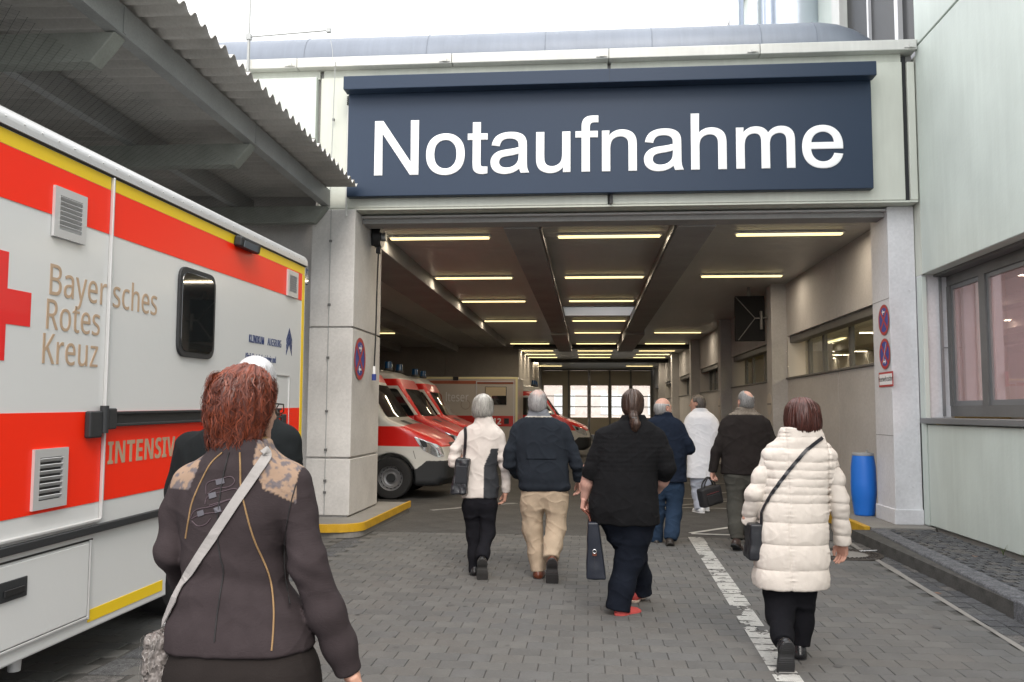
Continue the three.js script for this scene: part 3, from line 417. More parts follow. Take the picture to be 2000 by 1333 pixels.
// ---------------------------------------------------------------- round no-stopping signs
function noStop(name, label, pos, turn, r, variant) {
  const t = thing(name, label, 'road sign', pos, turn, 'no stopping signs'), z = 0.004;
  const disc = (r0, r1, zz) => { const g = r0 ? new THREE.RingGeometry(r0, r1, 48) : new THREE.CircleGeometry(r1, 48); g.translate(0, 0, zz); return g; };
  const rim = new THREE.CylinderGeometry(r, r, 0.006, 48); rim.rotateX(Math.PI / 2); rim.translate(0, 0, 0); obj('plate', rim, M.galv, t);
  obj('blue_field', disc(0, r * 0.99, 0.0045), mat([0.03, 0.055, 0.30], 0.5), t);
  const red = mat([0.42, 0.028, 0.03], 0.5); obj('red_ring', disc(r * 0.8, r * 0.995, 0.0065), red, t);
  const bar = (a) => { const g = new THREE.PlaneGeometry(r * 1.66, r * 0.19); g.rotateZ(a); g.translate(0, 0, 0.0065); return g; };
  obj('red_cross', [bar(Math.PI / 4), (() => { const g = bar(-Math.PI / 4); g.translate(0, 0, 0.001); return g; })()], red, t);
  const arrow = (cy, up) => { const s = new THREE.Shape(), w = r * 0.05, l = r * 0.24, k = up ? 1 : -1; s.moveTo(-w, -l * k); s.lineTo(-w, l * 0.35 * k); s.lineTo(-r * 0.16, l * 0.1 * k); s.lineTo(-r * 0.16, l * 0.45 * k); s.lineTo(0, l * k); s.lineTo(r * 0.16, l * 0.45 * k); s.lineTo(r * 0.16, l * 0.1 * k); s.lineTo(w, l * 0.35 * k); s.lineTo(w, -l * k); const g = new THREE.ExtrudeGeometry(s, { depth: 0.001, bevelEnabled: false }); g.rotateZ(-Math.PI / 2); g.translate(0, cy, 0.009); return g; };
  if (variant !== 'back') obj('white_arrow', arrow(r * 0.5, variant === 'both'), M.white, t); 
  if (variant !== 'fwd') obj('white_arrow', arrow(-r * 0.5, variant !== 'both'), M.white, t);
  if (variant === 'back') { const g = new THREE.PlaneGeometry(r * 1.5, r * 0.05); g.rotateZ(1.1); g.translate(0.0, 0.0, 0.0095); obj('scratch_strip', g, M.white, t); }
  return t;
}
noStop('no_stopping_sign', 'round no stopping sign on the inner face of the left pillar', [-3.068, 2.22, -11.28], Math.PI / 2, 0.285, 'both');
noStop('no_stopping_sign', 'upper round no stopping sign on the right pillar', [3.828, 2.74, -11.40], -Math.PI / 2, 0.2, 'fwd');
noStop('no_stopping_sign', 'lower round no stopping sign with white strip on the right pillar', [3.828, 2.30, -11.40], -Math.PI / 2, 0.2, 'back');
{
  const t = thing('fire_access_sign', 'small white sign with red border below the two round signs', 'sign', [3.829, 1.97, -11.40], -Math.PI / 2);
  obj('plate', bx(-0.26, 0.26, -0.095, 0.095, -0.003, 0.003), mat([0.42, 0.03, 0.03], 0.5), t); obj('white_field', bx(-0.235, 0.235, -0.07, 0.07, 0.003, 0.0045), M.white, t);
  const g = text('Feuerwehrzufahrt', 0.062, 0.0015, font, 0.78); g.computeBoundingBox(); g.translate(-g.boundingBox.max.x / 2, -0.025, 0.0046); obj('lettering', g, M.black, t);
}
// ---------------------------------------------------------------- cable reel with hanging plug on the left pillar
{
  const t = thing('cable_reel', 'black power cable reel with long hanging cord under the hall lintel', 'cable reel', [-3.05, 4.0, -11.85]);
  const c = new THREE.CylinderGeometry(0.15, 0.15, 0.1, 24); c.rotateZ(Math.PI / 2); c.translate(0.07, 0.0, 0); obj('drum', c, M.black, t); const h = new THREE.CylinderGeometry(0.06, 0.06, 0.06, 16); h.rotateZ(Math.PI / 2); h.translate(0.15, 0, 0); obj('hub', h, M.galv, t);
  obj('bracket', bx(-0.025, 0.02, -0.12, 0.2, -0.05, 0.05), M.dark, t); obj('outlet', bx(0.04, 0.1, -0.24, -0.14, -0.04, 0.04, 0.01), M.black, t);
  obj('cord', tube([[0.07, -0.2, 0], [0.06, -0.8, 0.01], [0.05, -1.4, -0.01], [0.04, -1.86, 0]], 0.011, 20, 6), M.black, t);
  obj('plug_sleeve', cyl(0.022, 0.02, [0.04, -1.96, 0], [0.04, -1.85, 0], 10), M.white, t); obj('plug', cyl(0.032, 0.032, [0.04, -2.05, 0], [0.04, -1.96, 0], 12), mat([0.02, 0.04, 0.22], 0.5), t);
}
// ---------------------------------------------------------------- blue barrel
{
  const t = thing('barrel', 'blue plastic drum with grey lid standing beside the right pillar', 'barrel', [3.745, 0.153, -12.14]);
  const pr = [[0, 0], [0.2, 0], [0.215, 0.012], [0.235, 0.10], [0.262, 0.28], [0.268, 0.30], [0.272, 0.5], [0.268, 0.52], [0.262, 0.72], [0.235, 0.86], [0.222, 0.90], [0.222, 0.915], [0, 0.915]].map(([a, b]) => new THREE.Vector2(a * 0.61, b * 0.9));
  obj('drum', toCreasedNormals(new THREE.LatheGeometry(pr, 40), 0.5), phys([0.014, 0.16, 0.62], 0.42, { bumpMap: rep(tRough, 0.3), bumpScale: 0.001 }), t);
  const lp = [[0, 0.935], [0.19, 0.94], [0.222, 0.935], [0.23, 0.925], [0.23, 0.895], [0.218, 0.89]].map(([a, b]) => new THREE.Vector2(a * 0.61, b * 0.9)); lp.reverse();
  const lid = obj('lid', toCreasedNormals(new THREE.LatheGeometry(lp, 40), 0.6), mat([0.28, 0.29, 0.3], 0.6), t); obj('lid_knob', [cyl(0.014, 0.012, [0.05, 0.84, 0], [0.05, 0.885, 0], 10)], M.galv, lid);
}
{
  const t = thing('manhole_cover', 'round cast iron manhole cover set in the pavers', 'manhole cover', [2.78, 0, -9.72]);
  obj('concrete_infill', (() => { const g = new THREE.CylinderGeometry(0.235, 0.235, 0.03, 40); g.translate(0, -0.008, 0); return uvm(g); })(), M.floorconc, t);
  const ring = new THREE.LatheGeometry([[0.237, -0.04], [0.237, 0.008], [0.255, 0.010], [0.345, 0.010], [0.348, 0.004], [0.352, 0.004], [0.355, 0.012], [0.39, 0.012], [0.395, 0.006], [0.395, -0.04]].map(([a, b]) => new THREE.Vector2(a, b)).reverse(), 56); obj('iron_ring', toCreasedNormals(ring, 0.5), M.iron, t);
  const st = []; for (let k = 0; k < 3; k++) for (let i = 0; i < 36; i++) { const a = i / 36 * 2 * Math.PI + k * 0.087, r = 0.268 + k * 0.03, g = new THREE.BoxGeometry(0.018, 0.007, 0.018); g.rotateY(-a); g.translate(Math.cos(a) * r, 0.0135, Math.sin(a) * r); st.push(g); } obj('tread_studs', st, M.iron, t).userData.kind = 'stuff';
}
// ---------------------------------------------------------------- black screen bracket and disc mirrors on the hall columns
{
  const t = thing('traffic_screen', 'black flat screen hanging from the ceiling beside the second column', 'screen', [3.55, 3.6, -19.15], -0.1);
  obj('back_case', bx(-0.31, 0.33, -0.5, 0.5, -0.05, 0.05, 0.015), mat([0.004, 0.004, 0.005], 0.9), t); obj('brace', [cyl(0.012, 0.012, [-0.29, 0.48, 0.06], [0.12, 0.0, 0.07], 6), cyl(0.012, 0.012, [-0.24, -0.48, 0.06], [0.12, 0.0, 0.07], 6)], M.frame, t); obj('mount_arm', [cyl(0.035, 0.035, [0.25, -0.25, 0.1], [0.25, 0.15, 0.1], 10), cyl(0.02, 0.02, [0.12, 0, 0.07], [0.38, 0, 0.1], 8)], M.frame, t); obj('hanger', bx(-0.03, 0.03, 0.5, 0.72, -0.02, 0.02), M.frame, t);
}
for (const [x, z, lab] of [[3.925, -19.0, 'round pale sign on the second hall column from the entrance'], [3.925, -26.1, 'round pale sign on the third hall column from the entrance']]) {
  const t = thing('round_sign', lab, 'sign', [x, 1.72, z], -Math.PI / 2, 'round signs on the hall columns'); const g = new THREE.CylinderGeometry(0.24, 0.24, 0.008, 40); g.rotateX(Math.PI / 2); obj('plate', g, mat([0.5, 0.46, 0.42], 0.5), t); obj('text_plate', bx(-0.18, 0.18, -0.42, -0.27, -0.004, 0.004), mat([0.45, 0.42, 0.38], 0.5), t); obj('bar', bx(-0.2, 0.2, -0.02, 0.02, 0.0045, 0.007), mat([0.2, 0.19, 0.18], 0.5), t);
}
// ---------------------------------------------------------------- corrugated canopy on the left
{
  const K = thing('canopy', 'open steel canopy with corrugated grey roof sheets over the parked ambulance', 'canopy', [0, 0, 0], 0.77 * R);
  const pitch = 0.185, amp = 0.031, y0 = 4.45, edge = -2.855;
  function sheet(x0, x1, z0, waves, lift) { // waves run along x
    const n = waves * 12, P = [], I = [], U = [], th = 0.007; for (let s = 0; s < 2; s++) for (let i = 0; i <= n; i++) { const z = z0 + i / 12 * pitch, w = amp * Math.cos(i / 12 * 2 * Math.PI) + lift + (s ? th : 0); for (const x of [x0, x1]) { P.push(x, y0 + w + (edge - x) * 0.012, z); U.push(x, z); } }
    const o = (n + 1) * 2; for (let i = 0; i < n; i++) { const a = i * 2; I.push(a, a + 1, a + 2, a + 1, a + 3, a + 2, o + a, o + a + 2, o + a + 1, o + a + 1, o + a + 2, o + a + 3, a + 1, o + a + 1, a + 3, o + a + 1, o + a + 3, a + 3, a, a + 2, o + a, a + 2, o + a + 2, o + a); }
    const g = new THREE.BufferGeometry(); g.setAttribute('position', new THREE.BufferAttribute(new Float32Array(P), 3)); g.setAttribute('uv', new THREE.BufferAttribute(new Float32Array(U), 2)); g.setIndex(I); const h = g.toNonIndexed(); h.computeVertexNormals(); return toCreasedNormals(h, 0.7);
  }
  const sm = M.eternit.clone(); sm.side = THREE.DoubleSide;
  for (let k = 0, z = -10.80; k < 11; k++, z += pitch * 5) { obj('roof_sheet', sheet(-4.75, edge + 0.004 * (k % 3), z, 5, (k % 2) * 0.009), sm, K); obj('roof_sheet', sheet(-9.2, -4.68, z, 5, (k % 2) * 0.009 + 0.017), sm, K); }
  obj('roof_sheet', sheet(-4.75, -3.53, -10.80 - 3 * pitch, 3, 0.009), sm, K); obj('roof_sheet', sheet(-9.2, -4.68, -10.80 - 3 * pitch, 3, 0.026), sm, K);
  // purlins: channel sections
  const purlin = (x) => { const y1 = 4.415, yb = 4.2, z0 = x < -4 ? -11.36 : -10.86, z1 = -0.8; return [bx(x - 0.004, x + 0.004, yb, y1, z0, z1), bx(x - 0.10, x - 0.0045, yb, yb + 0.008, z0, z1), bx(x - 0.10, x - 0.0045, y1 - 0.008, y1, z0, z1), bx(x - 0.10, x - 0.094, yb + 0.008, yb + 0.03, z0, z1)]; };
  for (const x of [-3.24, -4.465, -5.7, -7.0, -8.3]) obj('purlin', purlin(x), M.galv, K);
  for (const z of [-3.15, -5.70, -8.24]) obj('splice_plate', bx(-3.235, -3.228, 4.21, 4.405, z - 0.02, z + 0.02), M.galv, K);
  // cantilever girders with a tapered end
  for (const z of [-3.1, -5.7, -8.24, -10.86]) {
    const s = new THREE.Shape(); s.moveTo(-9.1, 4.192); s.lineTo(-3.27, 4.192); s.lineTo(-3.34, 4.10); s.lineTo(-3.44, 3.985); s.lineTo(-9.1, 3.985); const g = new THREE.ExtrudeGeometry(s, { depth: 0.14, bevelEnabled: true, bevelSize: 0.006, bevelThickness: 0.006, bevelSegments: 1 }); g.translate(0, 0, z - 0.07); obj('girder', uvm(g), M.wood, K);
    if (z > -10.5) obj('post', bx(-9.05, -8.85, 0, 3.975, z - 0.1, z + 0.1, 0.01), M.galv, K);
  }
  // bird net: fine diagonal wires below the purlins
  const P = []; const wire = (x0, z0, x1, z1, w) => { const dx = x1 - x0, dz = z1 - z0, l = Math.hypot(dx, dz), nx = -dz / l * w, nz = dx / l * w, n = Math.max(1, Math.ceil(l / 0.8)); for (let i = 0; i < n; i++) { const f = (t) => { const x = x0 + dx * t, z = z0 + dz * t, sag = 3.955 - 0.03 * Math.sin(((z + 20) / 2.65) * Math.PI) ** 2 - 0.05 * sst(-4.2, -3.55, x) * 0; return [x, sag, z]; }, a = f(i / n), b = f((i + 1) / n); P.push(a[0] - nx, a[1], a[2] - nz, b[0] - nx, b[1], b[2] - nz, a[0] + nx, a[1], a[2] + nz, a[0] + nx, a[1], a[2] + nz, b[0] - nx, b[1], b[2] - nz, b[0] + nx, b[1], b[2] + nz); } };
  const s = 0.075, zA = -10.85, zB = -3.0, xA = -7.3, xB = -3.38; for (let c = xA - (zB - zA); c < xB; c += s) { const x0 = Math.max(xA, c), x1 = Math.min(xB, c + (zB - zA)); if (x1 > x0) { wire(x0, zA + (x0 - c), x1, zA + (x1 - c), 0.0011); wire(x0, zB - (x0 - c), x1, zB - (x1 - c), 0.0011); } }
  const g = new THREE.BufferGeometry(); g.setAttribute('position', new THREE.BufferAttribute(new Float32Array(P), 3)); g.computeVertexNormals(); const nm = M.dark.clone(); nm.side = THREE.DoubleSide; const net = obj('bird_net', uvm(g), nm, K); net.userData.kind = 'stuff';
}
// ---------------------------------------------------------------- signed-distance modelling
// naive surface nets over a box with cell size c
function nets(f, lo, hi, c, color) {
  const nx = Math.ceil((hi[0] - lo[0]) / c) + 1, ny = Math.ceil((hi[1] - lo[1]) / c) + 1, nz = Math.ceil((hi[2] - lo[2]) / c) + 1, v = new Float32Array(nx * ny * nz), id = (i, j, k) => (k * ny + j) * nx + i;
  const S = 6, rad = S * c * 0.87 * 1.15 + 0.025; // blocks far from the surface are skipped
  for (let K0 = 0; K0 < nz; K0 += S) for (let J = 0; J < ny; J += S) for (let I0 = 0; I0 < nx; I0 += S) {
    const m = f(lo[0] + (I0 + S / 2) * c, lo[1] + (J + S / 2) * c, lo[2] + (K0 + S / 2) * c), far = Math.abs(m) > rad, k1 = Math.min(nz, K0 + S), j1 = Math.min(ny, J + S), i1 = Math.min(nx, I0 + S);
    for (let k = K0; k < k1; k++) for (let j = J; j < j1; j++) for (let i = I0; i < i1; i++) v[id(i, j, k)] = far ? m : f(lo[0] + i * c, lo[1] + j * c, lo[2] + k * c);
  }
  const cell = new Int32Array(nx * ny * nz).fill(-1), P = [], I = [], off = [0, 1, nx, nx + 1, nx * ny, nx * ny + 1, nx * ny + nx, nx * ny + nx + 1];
  for (let k = 0; k + 1 < nz; k++) for (let j = 0; j + 1 < ny; j++) for (let i = 0; i + 1 < nx; i++) {
    const b = id(i, j, k); let m = 0; for (let q = 0; q < 8; q++) if (v[b + off[q]] < 0) m |= 1 << q; if (m === 0 || m === 255) continue;
    let x = 0, y = 0, z = 0, n = 0;
    for (let a = 0; a < 8; a++) for (const s of [1, 2, 4]) if (!(a & s)) { const e = a | s, va = v[b + off[a]], vb = v[b + off[e]]; if ((va < 0) !== (vb < 0)) { const t = va / (va - vb); x += (a & 1) + (s === 1 ? t : 0); y += ((a >> 1) & 1) + (s === 2 ? t : 0); z += ((a >> 2) & 1) + (s === 4 ? t : 0); n++; } }
    cell[b] = P.length / 3; P.push(lo[0] + (i + x / n) * c, lo[1] + (j + y / n) * c, lo[2] + (k + z / n) * c);
  }
  for (let k = 1; k + 1 < nz; k++) for (let j = 1; j + 1 < ny; j++) for (let i = 1; i + 1 < nx; i++) {
    const b = id(i, j, k), s0 = v[b] < 0;
    const q = (o, d1, d2) => { if (s0 === (v[b + o] < 0)) return; const A = cell[b], B = cell[b - d1], D = cell[b - d1 - d2], E = cell[b - d2]; if (A < 0 || B < 0 || D < 0 || E < 0) return; if (s0) I.push(A, B, D, A, D, E); else I.push(A, D, B, A, E, D); };
    q(1, nx, nx * ny); q(nx, nx * ny, 1); q(nx * ny, 1, nx);
  }
  const n = P.length / 3, N = new Float32Array(n * 3), U = new Float32Array(n * 2), e = c * 0.5, K = color ? new Float32Array(n * 3) : null;
  for (let i = 0; i < n; i++) { const x = P[3 * i], y = P[3 * i + 1], z = P[3 * i + 2]; let gx = f(x + e, y, z) - f(x - e, y, z), gy = f(x, y + e, z) - f(x, y - e, z), gz = f(x, y, z + e) - f(x, y, z - e); const l = Math.hypot(gx, gy, gz) || 1; N[3 * i] = gx / l; N[3 * i + 1] = gy / l; N[3 * i + 2] = gz / l; U[2 * i] = x * 0.8 + z * 0.6; U[2 * i + 1] = y; if (K) { const q = color(x, y, z, gx / l, gy / l, gz / l); K[3 * i] = q[0]; K[3 * i + 1] = q[1]; K[3 * i + 2] = q[2]; } }
  const g = new THREE.BufferGeometry(); g.setAttribute('position', new THREE.BufferAttribute(new Float32Array(P), 3)); g.setAttribute('normal', new THREE.BufferAttribute(N, 3)); g.setAttribute('uv', new THREE.BufferAttribute(U, 2)); if (K) g.setAttribute('color', new THREE.BufferAttribute(K, 3)); g.setIndex(I); return g;
}
const smin = (a, b, k) => { const h = Math.max(k - Math.abs(a - b), 0) / k; return Math.min(a, b) - h * h * k * 0.25; }, smax = (a, b, k) => -smin(-a, -b, k);
function poly2(pts) { return (x, y) => { let d = 1e9, s = 1; for (let i = 0, j = pts.length - 1; i < pts.length; j = i++) { const [ax, ay] = pts[i], [bx_, by] = pts[j], ex = bx_ - ax, ey = by - ay, wx = x - ax, wy = y - ay, t = clamp((wx * ex + wy * ey) / (ex * ex + ey * ey), 0, 1), dx = wx - ex * t, dy = wy - ey * t; d = Math.min(d, dx * dx + dy * dy); const c1 = y >= ay, c2 = y < by, c3 = ex * wy > ey * wx; if ((c1 && c2 && c3) || (!c1 && !c2 && !c3)) s = -s; } return s * Math.sqrt(d); }; }
// a patch of material lying on the surface f: outline in the plane across axis, marched in from 'from'
function patch(f, outline, axis, from, dir, off, rings = 6) {
  let cx = 0, cy = 0; for (const [a, b] of outline) { cx += a; cy += b; } cx /= outline.length; cy /= outline.length;
  const n = outline.length, P = [], I = [], put = (a, b) => { let t = from; for (let i = 0; i < 60; i++) { const d = axis === 'z' ? f(a, b, t) : axis === 'x' ? f(t, b, a) : f(a, t, b); if (Math.abs(d - off) < 0.0004) break; t += dir * Math.max((d - off) * 0.8, -0.05); } P.push(...(axis === 'z' ? [a, b, t] : axis === 'x' ? [t, b, a] : [a, t, b])); };
  put(cx, cy); for (let r = 1; r <= rings; r++) for (let i = 0; i < n; i++) put(lerp(cx, outline[i][0], r / rings), lerp(cy, outline[i][1], r / rings));
  for (let i = 0; i < n; i++) I.push(0, 1 + i, 1 + (i + 1) % n); for (let r = 1; r < rings; r++) for (let i = 0; i < n; i++) { const a = 1 + (r - 1) * n + i, b = 1 + (r - 1) * n + (i + 1) % n, c = a + n, d = b + n; I.push(a, c, b, b, c, d); }
  const g = new THREE.BufferGeometry(); g.setAttribute('position', new THREE.BufferAttribute(new Float32Array(P), 3)); g.setAttribute('uv', new THREE.BufferAttribute(new Float32Array(P.length / 3 * 2), 2)); g.setIndex(I); g.computeVertexNormals();
  const q = g.attributes.normal, k = axis === 'z' ? 2 : axis === 'x' ? 0 : 1; let s = 0; for (let i = 0; i < q.count; i++) s += q.array[3 * i + k]; if (s * dir > 0) { g.setIndex(I.map((_, i) => I[i - (i % 3) + [0, 2, 1][i % 3]])); g.computeVertexNormals(); } return g;
}
// polygon with rounded corners, sampled
function rpoly(pts, r, n = 5) { const out = []; for (let i = 0; i < pts.length; i++) { const p = pts[i], a = pts[(i + pts.length - 1) % pts.length], b = pts[(i + 1) % pts.length], la = Math.hypot(a[0] - p[0], a[1] - p[1]), lb = Math.hypot(b[0] - p[0], b[1] - p[1]), ra = Math.min(r, la / 2.2), rb = Math.min(r, lb / 2.2), A = [p[0] + (a[0] - p[0]) / la * ra, p[1] + (a[1] - p[1]) / la * ra], B = [p[0] + (b[0] - p[0]) / lb * rb, p[1] + (b[1] - p[1]) / lb * rb]; for (let k = 0; k <= n; k++) { const t = k / n, u = 1 - t; out.push([u * u * A[0] + 2 * u * t * p[0] + t * t * B[0], u * u * A[1] + 2 * u * t * p[1] + t * t * B[1]]); } const q = [b[0] + (p[0] - b[0]) / lb * Math.min(r, lb / 2.2), b[1] + (p[1] - b[1]) / lb * Math.min(r, lb / 2.2)], last = out[out.length - 1]; for (let k = 1; k < 6; k++) out.push([lerp(last[0], q[0], k / 6), lerp(last[1], q[1], k / 6)]); } return out; }

// ---------------------------------------------------------------- wheels
const V = {
  red: phys([0.60, 0.018, 0.008], 0.35, { clearcoat: 0.6, clearcoatRoughness: 0.08 }),
  bodywhite: phys([0.58, 0.575, 0.555], 0.38, { clearcoat: 0.6, clearcoatRoughness: 0.08 }),
  ambwhite: phys([0.68, 0.685, 0.68], 0.3, { clearcoat: 0.45, clearcoatRoughness: 0.16, bumpMap: rep(tRough, 2.5), bumpScale: 0.0006 }),
  dayred: phys([0.95, 0.026, 0.004], 0.35, { specularIntensity: 0.6 }),
  reflyellow: mat([0.85, 0.58, 0.01], 0.45, { bumpMap: rep(tRough, 0.15), bumpScale: 0.0004 }),
  gold: mat([0.49, 0.35, 0.24], 0.4, { metalness: 0.1 }), navy: mat([0.01, 0.03, 0.13], 0.5), alu: mat([0.60, 0.60, 0.60], 0.38, { metalness: 0.35 }),
  blue: phys([0.01, 0.06, 0.16], 0.15, { clearcoat: 1 }), plast: mat([0.022, 0.024, 0.027], 0.55, { bumpMap: rep(tGrain, 0.2), bumpScale: 0.0006 }),
  rim: mat([0.34, 0.34, 0.35], 0.4, { metalness: 0.7 }), lens: phys([0.75, 0.77, 0.78], 0.06, { metalness: 0.75, clearcoat: 1 }), chrome: mat([0.8, 0.8, 0.8], 0.12, { metalness: 1 }),
};
const tyreGeo = toCreasedNormals(new THREE.LatheGeometry([[0.215, -0.10], [0.30, -0.115], [0.345, -0.105], [0.362, -0.08], [0.365, 0], [0.362, 0.08], [0.345, 0.105], [0.30, 0.115], [0.215, 0.10]].map(([a, b]) => new THREE.Vector2(a, b)), 48), 0.6).rotateX(Math.PI / 2);
const rimGeo = toCreasedNormals(new THREE.LatheGeometry([[0.0, 0.06], [0.075, 0.06], [0.085, 0.05], [0.10, 0.02], [0.135, 0.03], [0.15, 0.055], [0.165, 0.058], [0.19, 0.03], [0.205, 0.03], [0.212, 0.095], [0.222, 0.098], [0.224, 0.085]].map(([a, b]) => new THREE.Vector2(a, b)).reverse(), 48), 0.5).rotateX(Math.PI / 2);
function wheel(parent, x, y, z, side, s = 1) { const w = obj('wheel', tyreGeo, M.rubber, parent); w.position.set(x, y, z); w.scale.set(s, s, s); const rm = obj('rim', rimGeo, V.rim, w); if (side < 0) rm.rotation.y = Math.PI; const cap = new THREE.CylinderGeometry(0.072, 0.08, 0.02, 20); cap.rotateX(Math.PI / 2); cap.translate(0, 0, side * 0.068); obj('hub_cap', cap, V.plast, w); const holes = []; for (let i = 0; i < 16; i++) { const a = i / 16 * 2 * Math.PI, g = new THREE.CylinderGeometry(0.012, 0.012, 0.02, 8); g.rotateX(Math.PI / 2); g.translate(Math.cos(a) * 0.178, Math.sin(a) * 0.178, side * 0.038); holes.push(g); } obj('vent_holes', holes, M.black, w).userData.kind = 'stuff'; return w; }

// ---------------------------------------------------------------- box ambulance parked under the canopy
{
  const A = thing('box_ambulance', 'large white and red box ambulance with gold lettering parked under the canopy', 'ambulance', [-2.85, 0, -6]);
  A.rotation.set(0.644 * R, -0.458 * R, 0, 'YXZ');
  const z0 = -2.33, z1 = 3.0;
  { // side wall with a wheel arch, window opening is a dark pane on top
    const s = new THREE.Shape(); s.moveTo(-z1, 0.285); s.lineTo(-0.32, 0.285); s.bezierCurveTo(-0.36, 0.62, -0.10, 0.93, 0.35, 0.93); s.bezierCurveTo(0.8, 0.93, 1.06, 0.62, 1.02, 0.285); s.lineTo(-z0, 0.285); s.lineTo(-z0, 2.94); s.lineTo(-z1, 2.94);
    const g = new THREE.ExtrudeGeometry(s, { depth: 0.08, bevelEnabled: true, bevelSize: 0.012, bevelThickness: 0.012, bevelSegments: 2, curveSegments: 16 }); g.rotateY(Math.PI / 2); g.translate(-0.092, 0, 0); obj('side_wall', g, V.ambwhite, A);
  }
  obj('body_shell', bx(-2.42, -0.093, 0.95, 2.98, z0, z1, 0.04), V.ambwhite, A); obj('far_skirt', bx(-2.42, -2.3, 0.285, 0.95, z0, z1, 0.01), V.ambwhite, A); obj('rear_skirt', bx(-2.3, -0.1, 0.4, 0.95, z0, z0 + 0.08, 0.01), V.plast, A);
  obj('chassis', [bx(-1.9, -1.6, 0.45, 0.85, z0 + 0.3, z1), bx(-0.8, -0.5, 0.45, 0.85, z0 + 0.3, z1), bx(-2.2, -0.2, 0.8, 0.94, z0 + 0.1, z1)], M.black, A);
  { const s = new THREE.Shape(); s.moveTo(0.018, 2.945); s.lineTo(0.018, 2.975); s.quadraticCurveTo(0.012, 3.05, -0.08, 3.055); s.lineTo(-2.44, 3.055); s.lineTo(-2.44, 2.945); const g = new THREE.ExtrudeGeometry(s, { depth: z1 - z0 + 0.01, bevelEnabled: true, bevelSize: 0.003, bevelThickness: 0.008, bevelSegments: 1, curveSegments: 10 }); g.translate(0, 0, z0 - 0.005); const rf = obj('roof_profile', g, V.alu, A); const rv = []; for (let z = z0 + 0.1; z < z1; z += 0.14) { const b = new THREE.SphereGeometry(0.006, 6, 4); b.translate(0.02, 2.985, z); rv.push(b); } obj('rivets', rv, V.alu, rf).userData.kind = 'stuff'; }
  obj('roof_seal', bx(0.0005, 0.012, 2.932, 2.941, z0 + 0.01, z1), M.black, A);
  const strip = (name, m, ya, yb, za, zb, p = 0.0035) => obj(name, bx(0.0002, p, ya, yb, za, zb), m, A);
  strip('yellow_reflective_strip', V.reflyellow, 2.853, 2.928, 1.155, z1); strip('yellow_reflective_strip', V.reflyellow, 2.853, 2.928, z0 + 0.03, 1.135);
  for (const [a, b] of [[1.155, z1], [z0 + 0.1, 1.135]]) { strip('red_band', V.dayred, 2.585, 2.85, a, b); strip('red_band', V.dayred, 1.0, 1.525, a, b); }
  strip('yellow_edge_strip', V.reflyellow, 0.42, 2.85, z0 + 0.02, z0 + 0.085); strip('yellow_reflective_strip', V.reflyellow, 0.32, 0.388, 0.37, 1.22);
  { const g = bx(0.0, 0.024, 0.90, 2.93, -0.008, 0.008, 0.006); g.translate(0, 0, 1.145); obj('door_edge_trim', g, V.alu, A); }
  obj('door_bottom_trim', bx(0.0, 0.022, 0.885, 0.905, 1.15, z1, 0.006), V.alu, A); obj('rub_strip', [bx(0.0, 0.03, 0.825, 0.872, 0.42, z1, 0.008), bx(0.0, 0.03, 0.94, 0.985, z0 + 0.02, 0.38, 0.008)], V.plast, A);
  // lower storage hatch
  obj('storage_hatch', bx(0.0005, 0.012, 0.365, 0.775, 1.245, 2.9, 0.005), V.ambwhite, A); obj('hatch_seal', [bx(0.0, 0.004, 0.345, 0.36, 1.23, 2.9), bx(0.0, 0.004, 0.785, 0.795, 1.2, 2.9)], M.black, A); obj('hatch_trim', [bx(0.0, 0.014, 0.345, 0.36, 1.235, 2.9, 0.004), bx(0.0, 0.016, 0.34, 0.79, 1.222, 1.238, 0.005)], V.alu, A);
  const hh = obj('hatch_handle', bx(0.0125, 0.022, 0.60, 0.70, 1.79, 2.0, 0.012), V.plast, A); obj('handle_pull', bx(0.0225, 0.032, 0.625, 0.66, 1.82, 1.97, 0.006), M.black, hh);
  // dark side window
  const rr = (y0, y1, za, zb, r, d, x, name, m, par) => { const o = rpoly([[-zb, y0], [-za, y0], [-za, y1], [-zb, y1]], r, 6), s = new THREE.Shape(o.map((p) => new THREE.Vector2(...p))), g = new THREE.ExtrudeGeometry(s, { depth: d, bevelEnabled: true, bevelSize: 0.004, bevelThickness: 0.004, bevelSegments: 2 }); g.rotateY(Math.PI / 2); g.translate(x, 0, 0); return obj(name, g, m, par); };
  const wf = rr(1.905, 2.535, -0.27, 0.29, 0.1, 0.012, 0.004, 'side_window', V.plast, A); rr(1.94, 2.50, -0.235, 0.255, 0.085, 0.002, 0.019, 'pane', M.carglass, wf);
  // louvred vents
  for (const [y0, y1, za, zb] of [[2.47, 2.745, 1.41, 1.70], [1.02, 1.335, 1.49, 1.775], [2.585, 2.835, -2.08, -1.80]]) {
    const v = obj('vent', [bx(0.004, 0.02, y0, y0 + 0.045, za, zb), bx(0.004, 0.02, y1 - 0.045, y1, za, zb), bx(0.004, 0.02, y0 + 0.045, y1 - 0.045, za, za + 0.045), bx(0.004, 0.02, y0 + 0.045, y1 - 0.045, zb - 0.045, zb)], V.alu, A); obj('vent_back', bx(0.0036, 0.006, y0 + 0.04, y1 - 0.04, za + 0.04, zb - 0.04), M.black, v);
    const n = 7; for (let k = 0; k < n; k++) { const g = new THREE.BoxGeometry(0.004, 0.026, zb - za - 0.095); g.rotateZ(-0.75); g.translate(0.013, lerp(y0 + 0.06, y1 - 0.06, k / (n - 1)), (za + zb) / 2); obj('louvre', g, V.alu, v); }
  }
